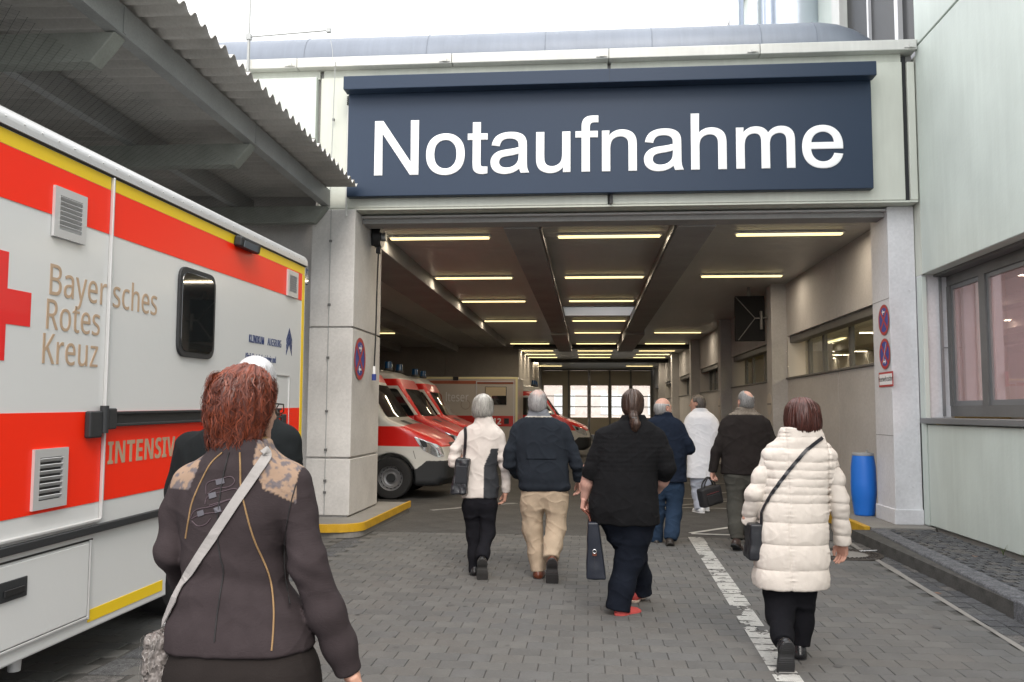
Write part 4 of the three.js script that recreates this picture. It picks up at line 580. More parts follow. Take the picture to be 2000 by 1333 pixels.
  // door rail and runner
  obj('door_rail', [bx(0.004, 0.035, 1.435, 1.452, -1.68, 1.2, 0.004), bx(0.004, 0.035, 1.508, 1.525, -1.68, 1.2, 0.004), bx(0.0038, 0.016, 1.452, 1.508, -1.68, 1.2)], V.plast, A); const cr = obj('rail_carriage', bx(0.0, 0.05, 1.42, 1.545, 1.07, 1.16, 0.01), V.plast, A); obj('runner_bracket', bx(0.004, 0.045, 1.375, 1.53, 1.21, 1.335, 0.012), V.plast, A); obj('runner_pin', cyl(0.025, 0.025, [0.035, 1.40, 1.185], [0.035, 1.56, 1.185], 10), V.plast, cr);
  // lettering
  const put = (str, size, sx, y, z, m, f = font, d = 0.0025, x = 0.0006) => { const g = text(str, size, d, f, sx); g.rotateY(Math.PI / 2); g.translate(x, y, z); return obj('lettering', g, m, A); };
  put('Bayerisches', 0.168, 0.93, 2.155, 1.71, V.gold); put('Rotes', 0.162, 0.93, 1.97, 1.725, V.gold); put('Kreuz', 0.162, 0.93, 1.785, 1.745, V.gold); put('INTENSIV', 0.135, 0.96, 1.21, 1.09, V.gold, fontB, 0.0025, 0.0038);
  put('KLINIKUM', 0.066, 0.74, 2.085, -0.96, V.navy, fontB); put('AUGSBURG', 0.066, 0.72, 2.085, -1.375, V.navy); put('Klinik für Anästhesiologie und', 0.056, 0.66, 1.935, -0.90, V.navy); put('Intensivmedizin', 0.056, 0.66, 1.835, -1.20, V.navy);
  for (const dy of [0, 0.045, 0.09]) { const s = new THREE.Shape(); s.moveTo(0, 0.11 - 0.0); s.lineTo(0.075, 0); s.lineTo(0.075, -0.04); s.lineTo(0, 0.065); s.lineTo(-0.075, -0.04); s.lineTo(-0.075, 0); const g = new THREE.ExtrudeGeometry(s, { depth: 0.002, bevelEnabled: false }); g.rotateY(Math.PI / 2); g.translate(0.0006, 2.175 - dy * 1.25, -1.915); obj('chevron_mark', g, V.navy, A); }
  { const s = new THREE.Shape(), a = 0.088, b = 0.27; [[-a, -b], [a, -b], [a, -a], [b, -a], [b, a], [a, a], [a, b], [-a, b], [-a, a], [-b, a], [-b, -a], [-a, -a]].forEach(([x, y], i) => i ? s.lineTo(x, y) : s.moveTo(x, y)); const g = new THREE.ExtrudeGeometry(s, { depth: 0.002, bevelEnabled: false }); g.rotateY(Math.PI / 2); g.translate(0.0006, 2.055, 2.105); obj('red_cross', g, phys([0.80, 0.02, 0.02], 0.35, { clearcoat: 0.4 }), A); }
  obj('small_hatch', [bx(0.0, 0.008, 1.825, 1.835, -1.94, -1.3), bx(0.0, 0.008, 1.06, 1.825, -1.94, -1.93), bx(0.0, 0.008, 1.06, 1.825, -1.31, -1.3)], V.alu, A); obj('hatch_latch', bx(0.004, 0.03, 1.28, 1.47, -1.82, -1.72, 0.01), V.plast, A);
  { const g = bx(0.0, 0.075, -0.045, 0.045, -0.2, 0.2, 0.02); g.rotateZ(-0.15); g.translate(0, 2.885, -0.80); const l = obj('scene_light', g, V.plast, A); const h = bx(0.0755, 0.083, -0.035, 0.02, -0.12, 0.16, 0.004); h.rotateZ(-0.15); h.translate(0, 2.88, -0.80); obj('light_lens', h, mat([0.12, 0.14, 0.16], 0.15), l); }
  obj('rear_beacon', [bx(-0.25, -0.02, 2.77, 2.95, z0 - 0.16, z0 - 0.02, 0.02)], V.blue, A);
  for (const s of [-0.33, -2.1]) { wheel(A, s, 0.38, -0.36, s > -1 ? 1 : -1, 1.06).rotation.y = Math.PI / 2; wheel(A, s, 0.38, 3.9, s > -1 ? 1 : -1, 1.06).rotation.y = Math.PI / 2; }
  obj('exhaust_pipe', [cyl(0.05, 0.05, [-0.5, 0.30, 0.62], [-0.12, 0.28, 0.60], 16, true)], M.galv.clone(), A).material.side = THREE.DoubleSide; obj('jack_foot', [cyl(0.03, 0.035, [-0.08, 0.20, 1.72], [-0.08, 0.30, 1.72], 12)], V.alu, A);
  // cab in front of the box
  { const prof = poly2([[3.0, 0.35], [5.1, 0.35], [5.2, 0.6], [5.15, 1.1], [4.5, 1.42], [3.75, 2.25], [3.0, 2.4]]), f = (x, y, z) => smax(prof(z, y), Math.abs(x + 1.2) - 1.02 + 0.1 * Math.max(0, y - 1.3) + 0.25 * sst(4.5, 5.3, z), 0.12); const fa = (x, y, z) => Math.max(smax(f(x, y, z), -(Math.hypot(z - 3.9, y - 0.38) - 0.46), 0.03), 3.01 - z); obj('cab', nets(fa, [-2.4, 0.2, 2.9], [0.0, 2.6, 5.4], 0.05), V.ambwhite, A); }
}
// ---------------------------------------------------------------- high-roof ambulance vans in the hall
const vanProf = poly2([[-0.16, 0.24], [-0.02, 0.36], [0.0, 0.58], [-0.03, 0.78], [-0.09, 0.93], [-0.2, 1.04], [-0.55, 1.20], [-0.98, 1.355], [-1.10, 1.42], [-1.32, 1.71], [-1.55, 2.02], [-1.60, 2.12], [-1.67, 2.25], [-1.85, 2.37], [-2.3, 2.44], [-5.75, 2.46], [-5.92, 2.36], [-5.95, 0.4], [-5.8, 0.3], [-0.4, 0.24]]);
const vanW = (x, y) => 0.985 - 0.115 * Math.max(0, y - 1.35) - 0.20 * sst(-1.1, 0.15, x) ** 1.6 - 0.03 * Math.max(0, 0.7 - y);
const vanBase = (x, y, z) => { const w = vanW(x, y), crown = 0.07 * (z / w) ** 2 * sst(-1.0, -2.2, x) * sst(1.8, 2.3, y), bow = 0.16 * (z * z) * sst(-1.9, -0.3, x); return smax(vanProf(x + bow, y + crown), Math.abs(z) - w, 0.11); };
const vanBody = (x, y, z) => { let d = vanBase(x, y, z); const groove = 0.008 * Math.exp(-(((x + 1.28 + (y - 1) * 0.05) / 0.02) ** 2)) * (y < 1.42 ? 1 : 0); for (const c of [-1.05, -4.7]) d = smax(d, -Math.max(Math.hypot(x - c, y - 0.36) - 0.43, 0.55 - Math.abs(z)), 0.03); return d + groove; };
const vanGeo = (() => { const g = nets(vanBody, [-6.1, 0.1, -1.15], [0.12, 2.62, 1.15], 0.03); const p = g.attributes.position, uv = g.attributes.uv; for (let i = 0; i < p.count; i++) uv.setXY(i, (p.getX(i) + 6) / 6.2, p.getY(i) / 2.6); return g; })();
function livery(kind) {
  const W = 1240, H = 520, c = document.createElement('canvas'); c.width = W; c.height = H; const k = c.getContext('2d'), X = (x) => (x + 6) * 200, Y = (y) => H - y * 200, red = '#e01208';
  k.fillStyle = '#d6d5d0'; k.fillRect(0, 0, W, H); k.fillStyle = red;
  const pg = (pts) => { k.beginPath(); pts.forEach(([x, y], i) => i ? k.lineTo(X(x), Y(y)) : k.moveTo(X(x), Y(y))); k.fill(); };
  if (kind === 'a') pg([[-6, 0.98], [0.2, 0.9], [0.2, 1.31], [-0.80, 1.31], [-0.84, 1.255], [-6, 1.255]]);
  else { pg([[-6, 0.98], [0.2, 0.88], [0.2, 1.3], [-0.9, 1.42], [-1.05, 1.46], [-1.52, 2.06], [-1.68, 2.06], [-1.22, 1.44], [-6, 1.3]]); }
  pg([[-6, 2.06], [-1.3, 2.06], [-1.3, 2.21], [-6, 2.21]]);
  k.strokeStyle = '#55524c'; k.lineWidth = 1.6; const ln = (pts) => { k.beginPath(); pts.forEach(([x, y], i) => i ? k.lineTo(X(x), Y(y)) : k.moveTo(X(x), Y(y))); k.stroke(); };
  ln([[-1.5, 0.45], [-1.42, 1.4]]); ln([[-2.62, 0.45], [-2.62, 2.05]]); ln([[-0.62, 0.7], [-0.66, 0.84]]);
  const t = new THREE.CanvasTexture(c); t.colorSpace = THREE.SRGBColorSpace; t.wrapS = t.wrapT = THREE.ClampToEdgeWrapping; return phys([0.95, 0.95, 0.95], 0.35, { map: t, clearcoat: 0.6, clearcoatRoughness: 0.08 });
}
const liveryA = livery('a'), liveryB = livery('b');
function makeVan(label, kind, pos, group) {
  const t = thing('ambulance_van', label, 'ambulance', pos, 0, group);
  obj('body', vanGeo, kind === 'a' ? liveryA : liveryB, t);
  if (!makeVan.g) makeVan.g = {
    ws: patch(vanBase, rpoly([[-0.90, 1.415], [0.90, 1.415], [0.80, 2.0], [-0.80, 2.0]], 0.08), 'x', 0.3, -1, 0.006, 8),
    sw: [1, -1].map((s) => patch(vanBase, rpoly([[-1.28, 1.42], [-2.42, 1.40], [-2.42, 2.0], [-1.70, 2.0]], 0.06), 'z', s * 1.3, -s, 0.006)),
    sw2: [1, -1].map((s) => patch(vanBase, rpoly([[-2.8, 1.45], [-3.9, 1.45], [-3.9, 2.0], [-2.8, 2.0]], 0.07), 'z', s * 1.3, -s, 0.006)),
    hl: [1, -1].map((s) => patch(vanBase, rpoly([[-0.66, 1.09], [-0.20, 0.92], [-0.13, 0.74], [-0.24, 0.725], [-0.50, 0.85]], 0.05), 'z', s * 1.3, -s, 0.007)),
    hlf: [1, -1].map((s) => patch(vanBase, rpoly([[-0.36, 0.97], [-0.25, 0.95], [-0.22, 0.82], [-0.31, 0.80]], 0.03), 'z', s * 1.3, -s, 0.011, 3)),
    hlb: [1, -1].map((s) => patch(vanBase, rpoly([[-0.56, 1.03], [-0.44, 0.99], [-0.42, 0.90], [-0.5, 0.90]], 0.03), 'z', s * 1.3, -s, 0.011, 3)),
    gr: patch(vanBase, rpoly([[-0.45, 0.66], [0.45, 0.66], [0.40, 0.97], [-0.40, 0.97]], 0.06), 'x', 0.4, -1, 0.006), plate: patch(vanBase, [[-0.26, 0.42], [0.26, 0.42], [0.26, 0.53], [-0.26, 0.53]], 'x', 0.4, -1, 0.022, 2),
    bump: nets((x, y, z) => Math.max(vanBody(x, y, z) - 0.012, y - 0.675 + 0.0 * x, -x - 0.80 + 0.35 * sst(0.35, 0.7, y)), [-0.95, 0.1, -1.1], [0.1, 0.75, 1.1], 0.025), sill: [1, -1].map((s) => patch(vanBase, rpoly([[-1.6, 0.4], [-4.15, 0.4], [-4.15, 0.62], [-1.6, 0.62]], 0.03), 'z', s * 1.3, -s, 0.012, 3)),
    vent: [0.45, -0.45].map((zz) => patch(vanBase, rpoly([[-0.98, zz - 0.16], [-0.80, zz - 0.14], [-0.80, zz + 0.14], [-0.98, zz + 0.16]], 0.03), 'y', 1.7, -1, 0.006, 2)),
    refl: [1, -1].map((s) => patch(vanBase, rpoly([[-1.5, 0.945], [-0.68, 0.925], [-0.68, 0.875], [-1.5, 0.89]], 0.01), 'z', s * 1.3, -s, 0.006, 3)),
    mir: (() => { const g = new RoundedBoxGeometry(0.10, 0.26, 0.16, 2, 0.04); g.translate(-1.62, 1.5, 0); return g; })(), beacon: (() => { const g = new THREE.CylinderGeometry(0.075, 0.085, 0.15, 20); g.translate(0, 0.095, 0); return g; })(), bb: (() => { const g = new THREE.CylinderGeometry(0.09, 0.10, 0.05, 20); return g; })(),
  };
  const g = makeVan.g; obj('windscreen', g.ws, M.carglass, t); g.sw.forEach((q) => obj('side_window', q, M.carglass, t)); g.sw2.forEach((q) => obj('rear_side_window', q, M.carglass, t));
  g.hl.forEach((q, i) => { const h = obj('headlight', q, V.lens, t); obj('lamp_reflector', g.hlf[i], V.chrome, h); obj('lamp_bezel', g.hlb[i], V.plast, h); }); obj('grille', g.gr, V.plast, t); obj('bumper', g.bump, V.plast, t); obj('number_plate', g.plate, M.white, t); g.sill.forEach((q) => obj('side_rail', q, V.plast, t)); g.vent.forEach((q) => obj('bonnet_vent', q, V.plast, t)); if (kind !== 'a') g.refl.forEach((q) => obj('yellow_reflective_strip', q, V.reflyellow, t));
  for (const s of [1, -1]) { const m = obj('wing_mirror', g.mir, V.plast, t); m.position.z = s * 1.10; const a = obj('mirror_arm', bx(-1.66, -1.58, 1.40, 1.46, s > 0 ? 0.9 : -1.05, s > 0 ? 1.05 : -0.9), V.plast, t); for (const x of [-1.05, -4.7]) wheel(t, x, 0.365, s * 0.86, s); const b = obj('blue_beacon', g.beacon, V.blue, t); b.position.set(-1.98, 2.425, s * 0.55); obj('beacon_base', g.bb, V.plast, b); }
  obj('underbody', bx(-5.7, -0.5, 0.28, 0.5, -0.55, 0.55), M.black, t); return t;
}
makeVan('white ambulance van with red side band nearest the left pillar', 'a', [-2.34, 0, -15.58], 'ambulance vans parked in the hall');
makeVan('ambulance van with red bonnet parked second from the left pillar', 'b', [-2.38, 0, -18.95], 'ambulance vans parked in the hall');
makeVan('ambulance van with red bonnet parked third from the left pillar', 'b', [-2.45, 0, -22.2], 'ambulance vans parked in the hall');
makeVan('ambulance van with red bonnet standing behind the beige box ambulance', 'b', [0.12, 0, -30.0], 'ambulance vans parked in the hall');
{ // box vehicle with reflective outline behind the vans
  const t = thing('box_vehicle', 'beige box ambulance with pale reflective outline standing behind the row of vans', 'ambulance', [-2.14, 0, -26.2]);
  const bm = phys([0.54, 0.50, 0.44], 0.4, { clearcoat: 0.5, clearcoatRoughness: 0.1 }), rf = mat([0.86, 0.80, 0.45], 0.4), L = -3.9;
  obj('box_body', bx(L, 0, 0.5, 2.58, -2.15, 0, 0.03), bm, t); obj('reflective_outline', [bx(L, 0.0, 2.515, 2.572, 0.0005, 0.006)], rf, t); obj('reflective_outline', bx(-0.075, -0.01, 1.2, 2.51, 0.0005, 0.006), rf, t); obj('reflective_outline', bx(-0.9, -0.01, 0.52, 0.57, 0.0005, 0.006), rf, t);
  obj('red_band', bx(L, -0.1, 1.06, 1.385, 0.0005, 0.005), V.red, t); obj('red_band', bx(L, -0.1, 2.36, 2.46, 0.0005, 0.004), mat([0.42, 0.12, 0.06], 0.5), t);
  const dr = obj('door', [bx(-1.30, -1.27, 0.6, 2.45, 0.0052, 0.016), bx(-0.14, -0.11, 0.6, 2.45, 0.0052, 0.016), bx(-1.27, -0.14, 2.42, 2.45, 0.0052, 0.016)], V.alu, t); obj('door_window', bx(-1.02, -0.35, 1.72, 2.28, 0.0052, 0.012, 0.004), M.carglass, dr); obj('curtain', [bx(-1.0, -0.8, 1.75, 2.26, 0.0125, 0.014), bx(-0.8, -0.37, 2.0, 2.26, 0.0125, 0.014)], mat([0.62, 0.52, 0.36], 0.8), dr); obj('door_latch', bx(-0.42, -0.27, 1.14, 1.31, 0.0062, 0.02, 0.006), V.plast, dr);
  const g = text('lteser', 0.27, 0.003, font, 0.78); g.translate(-2.26, 1.82, 0.0052); obj('lettering', g, M.white, t); const n = text('112', 0.19, 0.003, fontB, 0.95); n.translate(-0.92, 1.12, 0.0056); obj('lettering', n, M.white, t);
  { const e = new THREE.RingGeometry(0.13, 0.15, 32); e.translate(-1.62, 1.72, 0.004); obj('faded_emblem', e, mat([0.36, 0.3, 0.24], 0.6), t); } obj('marker_lamp', bx(-2.02, -1.85, 2.47, 2.58, 0.0062, 0.03, 0.006), V.plast, t);
  for (const z of [-0.28, -1.87]) { wheel(t, -1.2, 0.365, z, z > -1 ? 1 : -1); wheel(t, -4.9, 0.365, z, z > -1 ? 1 : -1); }
  obj('chassis', bx(-5.6, -0.1, 0.35, 0.5, -1.6, -0.5), M.black, t);
  const cab = nets((x, y, z) => Math.max(vanBody(x, y, z), -x - 2.05), [-2.15, 0.1, -1.15], [0.12, 2.62, 1.15], 0.05), cp = cab.attributes.position, cu = cab.attributes.uv; for (let i = 0; i < cp.count; i++) cu.setXY(i, (cp.getX(i) + 6) / 6.2, cp.getY(i) / 2.6); const cb = obj('cab', cab, liveryB, t); cb.rotation.y = Math.PI; cb.position.set(-5.93, 0, -1.07);
}
// ---------------------------------------------------------------- people: shared shapes
const ell = (x, y, z, cx, cy, cz, rx, ry, rz) => { const a = (x - cx) / rx, b = (y - cy) / ry, c = (z - cz) / rz, k = Math.sqrt(a * a + b * b + c * c); return (k - 1) * Math.min(rx, ry, rz); };
function cap(ax, ay, az, ra, bx_, by, bz, rb) { const ex = bx_ - ax, ey = by - ay, ez = bz - az, l2 = ex * ex + ey * ey + ez * ez; return (x, y, z) => { const px = x - ax, py = y - ay, pz = z - az, t = clamp((px * ex + py * ey + pz * ez) / l2, 0, 1), qx = px - ex * t, qy = py - ey * t, qz = pz - ez * t; return Math.sqrt(qx * qx + qy * qy + qz * qz) - lerp(ra, rb, t); }; }
// limb: list of [x, y, z, r]; the end may be cut flat
function limb(pts, cut = true, k = 0.03) {
  const cs = []; for (let i = 0; i + 1 < pts.length; i++) cs.push(cap(...pts[i], ...pts[i + 1])); const e = pts[pts.length - 1], p = pts[pts.length - 2], l = Math.hypot(e[0] - p[0], e[1] - p[1], e[2] - p[2]), n = [(e[0] - p[0]) / l, (e[1] - p[1]) / l, (e[2] - p[2]) / l];
  return (x, y, z) => { let d = cs[0](x, y, z); for (let i = 1; i < cs.length; i++) d = smin(d, cs[i](x, y, z), k); if (cut) d = smax(d, (x - e[0]) * n[0] + (y - e[1]) * n[1] + (z - e[2]) * n[2], 0.012); return d; };
}
// body of elliptic sections: rows [y, cx, rx, cz, rz]
function loft(rows, pw = 2.3) {
  rows = rows.slice().sort((a, b) => a[0] - b[0]); const y0 = rows[0][0], y1 = rows[rows.length - 1][0], N = 160, L = [];
  for (let i = 0; i <= N; i++) { const y = lerp(y0, y1, i / N); let j = 0; while (j + 2 < rows.length && rows[j + 1][0] < y) j++; const p1 = rows[j], p2 = rows[j + 1], p0 = rows[Math.max(0, j - 1)], p3 = rows[Math.min(rows.length - 1, j + 2)], t = (y - p1[0]) / (p2[0] - p1[0]), v = [];
    for (let c = 1; c < 5; c++) { const m1 = (p2[c] - p0[c]) / Math.max(1e-6, p2[0] - p0[0]) * (p2[0] - p1[0]), m2 = (p3[c] - p1[c]) / Math.max(1e-6, p3[0] - p1[0]) * (p2[0] - p1[0]), t2 = t * t, t3 = t2 * t; v.push((2 * t3 - 3 * t2 + 1) * p1[c] + (t3 - 2 * t2 + t) * m1 + (-2 * t3 + 3 * t2) * p2[c] + (t3 - t2) * m2); } L.push(v); }
  return (x, y, z) => { const f = clamp((y - y0) / (y1 - y0), 0, 1) * N, i = Math.min(N - 1, Math.floor(f)), u = f - i, a = L[i], b = L[i + 1], cx = lerp(a[0], b[0], u), rx = lerp(a[1], b[1], u), cz = lerp(a[2], b[2], u), rz = lerp(a[3], b[3], u); const k = Math.pow(Math.pow(Math.abs((x - cx) / rx), pw) + Math.pow(Math.abs((z - cz) / rz), pw), 1 / pw); return smax((k - 1) * Math.min(rx, rz), Math.max(y0 - y, y - y1), 0.014); };
}
const skull = (x, y, z) => ell(x, y, z, 0, 0.028, 0.012, 0.077, 0.093, 0.099);
function headF(x, y, z) {
  let d = smin(skull(x, y, z), ell(x, y, z, 0, -0.045, -0.028, 0.062, 0.08, 0.068), 0.05); const ax = Math.abs(x);
  d = smin(d, headF.neck(x, y, z), 0.035); d = smin(d, headF.brow(ax, y, z), 0.02); d = smax(d, -(Math.hypot(ax - 0.032, y - 0.0, z + 0.108) - 0.022), 0.012); d = smin(d, headF.nose(x, y, z), 0.012); d = smin(d, headF.chin(x, y, z), 0.025); d = smin(d, headF.lip(x, y, z), 0.008);
  d = Math.min(d, Math.hypot(ax - 0.031, y - 0.001, z + 0.078) - 0.0135); const ex = ax - 0.079, ey = y + 0.004, ez = z - 0.012 - ey * 0.25; let e = (Math.sqrt((ex / 0.011) ** 2 + (ey / 0.033) ** 2 + (ez / 0.02) ** 2) - 1) * 0.011; e = smax(e, -(Math.hypot(ex - 0.012, (ey - 0.002) * 0.7, ez + 0.002) - 0.013), 0.006); return smin(d, e, 0.008);
}
headF.neck = cap(0, -0.05, 0.02, 0.055, 0, -0.165, 0.03, 0.057); headF.brow = cap(0, 0.02, -0.084, 0.013, 0.034, 0.018, -0.076, 0.012); headF.nose = (() => { const a = cap(0, 0.005, -0.09, 0.009, 0, -0.03, -0.112, 0.0135); return (x, y, z) => Math.min(a(x, y, z), Math.hypot(Math.abs(x) - 0.011, y + 0.034, z + 0.1) - 0.009); })(); headF.chin = cap(-0.012, -0.105, -0.07, 0.02, 0.012, -0.105, -0.07, 0.02); headF.lip = cap(-0.019, -0.066, -0.088, 0.007, 0.019, -0.066, -0.088, 0.007);
const headGeo = nets(headF, [-0.11, -0.22, -0.14], [0.11, 0.14, 0.13], 0.0042, (x, y, z) => { const ax = Math.abs(x); if (Math.hypot(ax - 0.031, y - 0.001, z + 0.078) < 0.0142 && z < -0.08) return Math.hypot(ax - 0.031, y - 0.001) < 0.006 ? [0.05, 0.05, 0.05] : [1.2, 1.3, 1.4]; if (Math.hypot(y + 0.066, z + 0.092) < 0.013 && ax < 0.024) return [0.85, 0.6, 0.6]; const n = 1 + 0.06 * fbm3(x * 60, y * 60, z * 60, 2); return [n, n * (ax > 0.07 ? 0.93 : 1), n * (ax > 0.07 ? 0.92 : 1)]; });
function handGeoOf(curl, cell = 0.0036) { // right hand hanging down, palm towards -x, thumb forwards (-z)
  const parts = [cap(0, 0.05, 0, 0.029, 0, -0.015, 0, 0.026)], palm = (x, y, z) => { const qx = Math.abs(x) - 0.006, qy = Math.abs(y + 0.05) - 0.034, qz = Math.abs(z) - 0.03; return Math.hypot(Math.max(qx, 0), Math.max(qy, 0), Math.max(qz, 0)) + Math.min(Math.max(qx, qy, qz), 0) - 0.010; };
  [[-0.03, 0.078, 0], [-0.0105, 0.088, 0.05], [0.0105, 0.082, 0.1], [0.0305, 0.064, 0.18]].forEach(([z0, len, ex]) => { let x = -0.002, y = -0.085, a = 0.15 + ex * 0.5; const seg = [0.45, 0.31, 0.26]; for (let s = 0; s < 3; s++) { a += curl * (s === 0 ? 0.8 : 1.1) + ex * 0.3; const l = len * seg[s], X = x - Math.sin(a) * l, Y = y - Math.cos(a) * l; parts.push(cap(x, y, z0, 0.0092 - s * 0.0006, X, Y, z0 * 0.96, 0.0088 - s * 0.0008)); x = X; y = Y; } });
  const th = [[-0.004, -0.022, -0.03, 0.014], [-0.016, -0.058, -0.05, 0.0115], [-0.026 - curl * 0.012, -0.083, -0.047, 0.0098], [-0.036 - curl * 0.014, -0.10, -0.038, 0.0085]]; for (let i = 0; i < 3; i++) parts.push(cap(...th[i], ...th[i + 1]));
  const f = (x, y, z) => { let d = smin(palm(x, y, z), parts[0](x, y, z), 0.02); for (let i = 1; i < parts.length; i++) d = smin(d, parts[i](x, y, z), i > 12 ? 0.012 : 0.005); return d; };
  return nets(f, [-0.12, -0.2, -0.085], [0.045, 0.075, 0.06], cell, (x, y, z) => { const n = 1 + 0.07 * fbm3(x * 80, y * 80, z * 80, 2) - (y < -0.09 ? 0.05 : 0); return [n, n * 0.95, n * 0.94]; });
}
const handRelax = handGeoOf(0.38), handGrip = handGeoOf(1.05);
function shoeF(x, y, z, g = 0) { let d = ell(x, y, z, 0, -0.045, 0.035, 0.037, 0.046, 0.048); d = smin(d, ell(x, y, z, 0, -0.05, -0.04, 0.04, 0.045, 0.09), 0.04); d = smin(d, ell(x, y, z, 0.004, -0.06, -0.125, 0.046, 0.032, 0.072), 0.04); return d - g; }
const shoeUpper = nets((x, y, z) => smax(smin(shoeF(x, y, z), Math.max(Math.hypot(x, z - 0.012) - 0.04 + y * 0.05, y - 0.02, -0.05 - y), 0.03) - 0.0015 * noise3(x * 50, y * 50, z * 50), -0.076 - y, 0.004), [-0.075, -0.1, -0.22], [0.075, 0.06, 0.11], 0.006);
const shoeSole = nets((x, y, z) => { const d2 = Math.min(shoeF(x, -0.055, z, 0.005), 9), arch = 0.012 * Math.exp(-(((z + 0.01) / 0.03) ** 2)); return smax(smax(d2, y + 0.072, 0.004), -0.093 + arch - y, 0.004) + 0.0012 * Math.sin(z * 420) * (y < -0.085 ? 1 : 0); }, [-0.075, -0.11, -0.22], [0.075, -0.05, 0.11], 0.006);
const cloth = (rough = 0.95, o = {}) => phys([1, 1, 1], rough, { specularIntensity: 0.25, vertexColors: true, bumpMap: rep(tWeave, 0.16), bumpScale: 0.0009, ...o });
const fabric = cloth(), shiny = cloth(0.55, { bumpMap: rep(tRough, 0.25), bumpScale: 0.0006 }), hairMat = phys([1, 1, 1], 0.45, { vertexColors: true, sheen: 0.3 });
const leather = (c, r = 0.35) => mat(c, r, { bumpMap: rep(tGrain, 0.12), bumpScale: 0.0006 });
// geometry list -> one geometry keeping vertex colours
function fuse(list) { return mergeGeometries(list.map((g) => { const h = g.index ? g.toNonIndexed() : g; const n = h.attributes.position.count; if (!h.attributes.color) h.setAttribute('color', new THREE.BufferAttribute(new Float32Array(n * 3).fill(1), 3)); if (!h.attributes.uv) h.setAttribute('uv', new THREE.BufferAttribute(new Float32Array(n * 2), 2)); return h; })); }
// surface depth: march from the back of the figure (camera side, +z) to the surface
function surfZ(f, x, y, z0 = 0.6) { let z = z0; for (let i = 0; i < 80; i++) { const d = f(x, y, z); if (d < 0.0008) break; z -= Math.max(d * 0.75, 0.0006); } return z; }
function gradN(f, x, y, z, e = 0.004) { const a = f(x + e, y, z) - f(x - e, y, z), b = f(x, y + e, z) - f(x, y - e, z), c = f(x, y, z + e) - f(x, y, z - e), l = Math.hypot(a, b, c) || 1; return [a / l, b / l, c / l]; }
// flat band laid over points (x, y, z, nx, ny, nz)
function band(pts, w, th = 0.004) { const P = [], I = []; pts.forEach((p, i) => { const a = pts[Math.max(0, i - 1)], b = pts[Math.min(pts.length - 1, i + 1)], t = new THREE.Vector3(b[0] - a[0], b[1] - a[1], b[2] - a[2]).normalize(), n = new THREE.Vector3(p[3], p[4], p[5]).normalize(), s = new THREE.Vector3().crossVectors(t, n).normalize(), q = new THREE.Vector3(p[0], p[1], p[2]); for (const [u, v] of [[-w, 0], [w, 0], [w, th], [-w, th]]) { const o = q.clone().addScaledVector(s, u).addScaledVector(n, v); P.push(o.x, o.y, o.z); } }); for (let i = 0; i + 1 < pts.length; i++) for (let k = 0; k < 4; k++) { const a = i * 4 + k, b = i * 4 + (k + 1) % 4, c = a + 4, d = b + 4; I.push(a, b, c, b, d, c); } const e = (pts.length - 1) * 4; I.push(0, 2, 1, 0, 3, 2, e, e + 1, e + 2, e, e + 2, e + 3); const g = new THREE.BufferGeometry(); g.setAttribute('position', new THREE.BufferAttribute(new Float32Array(P), 3)); g.setIndex(I); const h = g.toNonIndexed(); h.computeVertexNormals(); return uvm(h); }
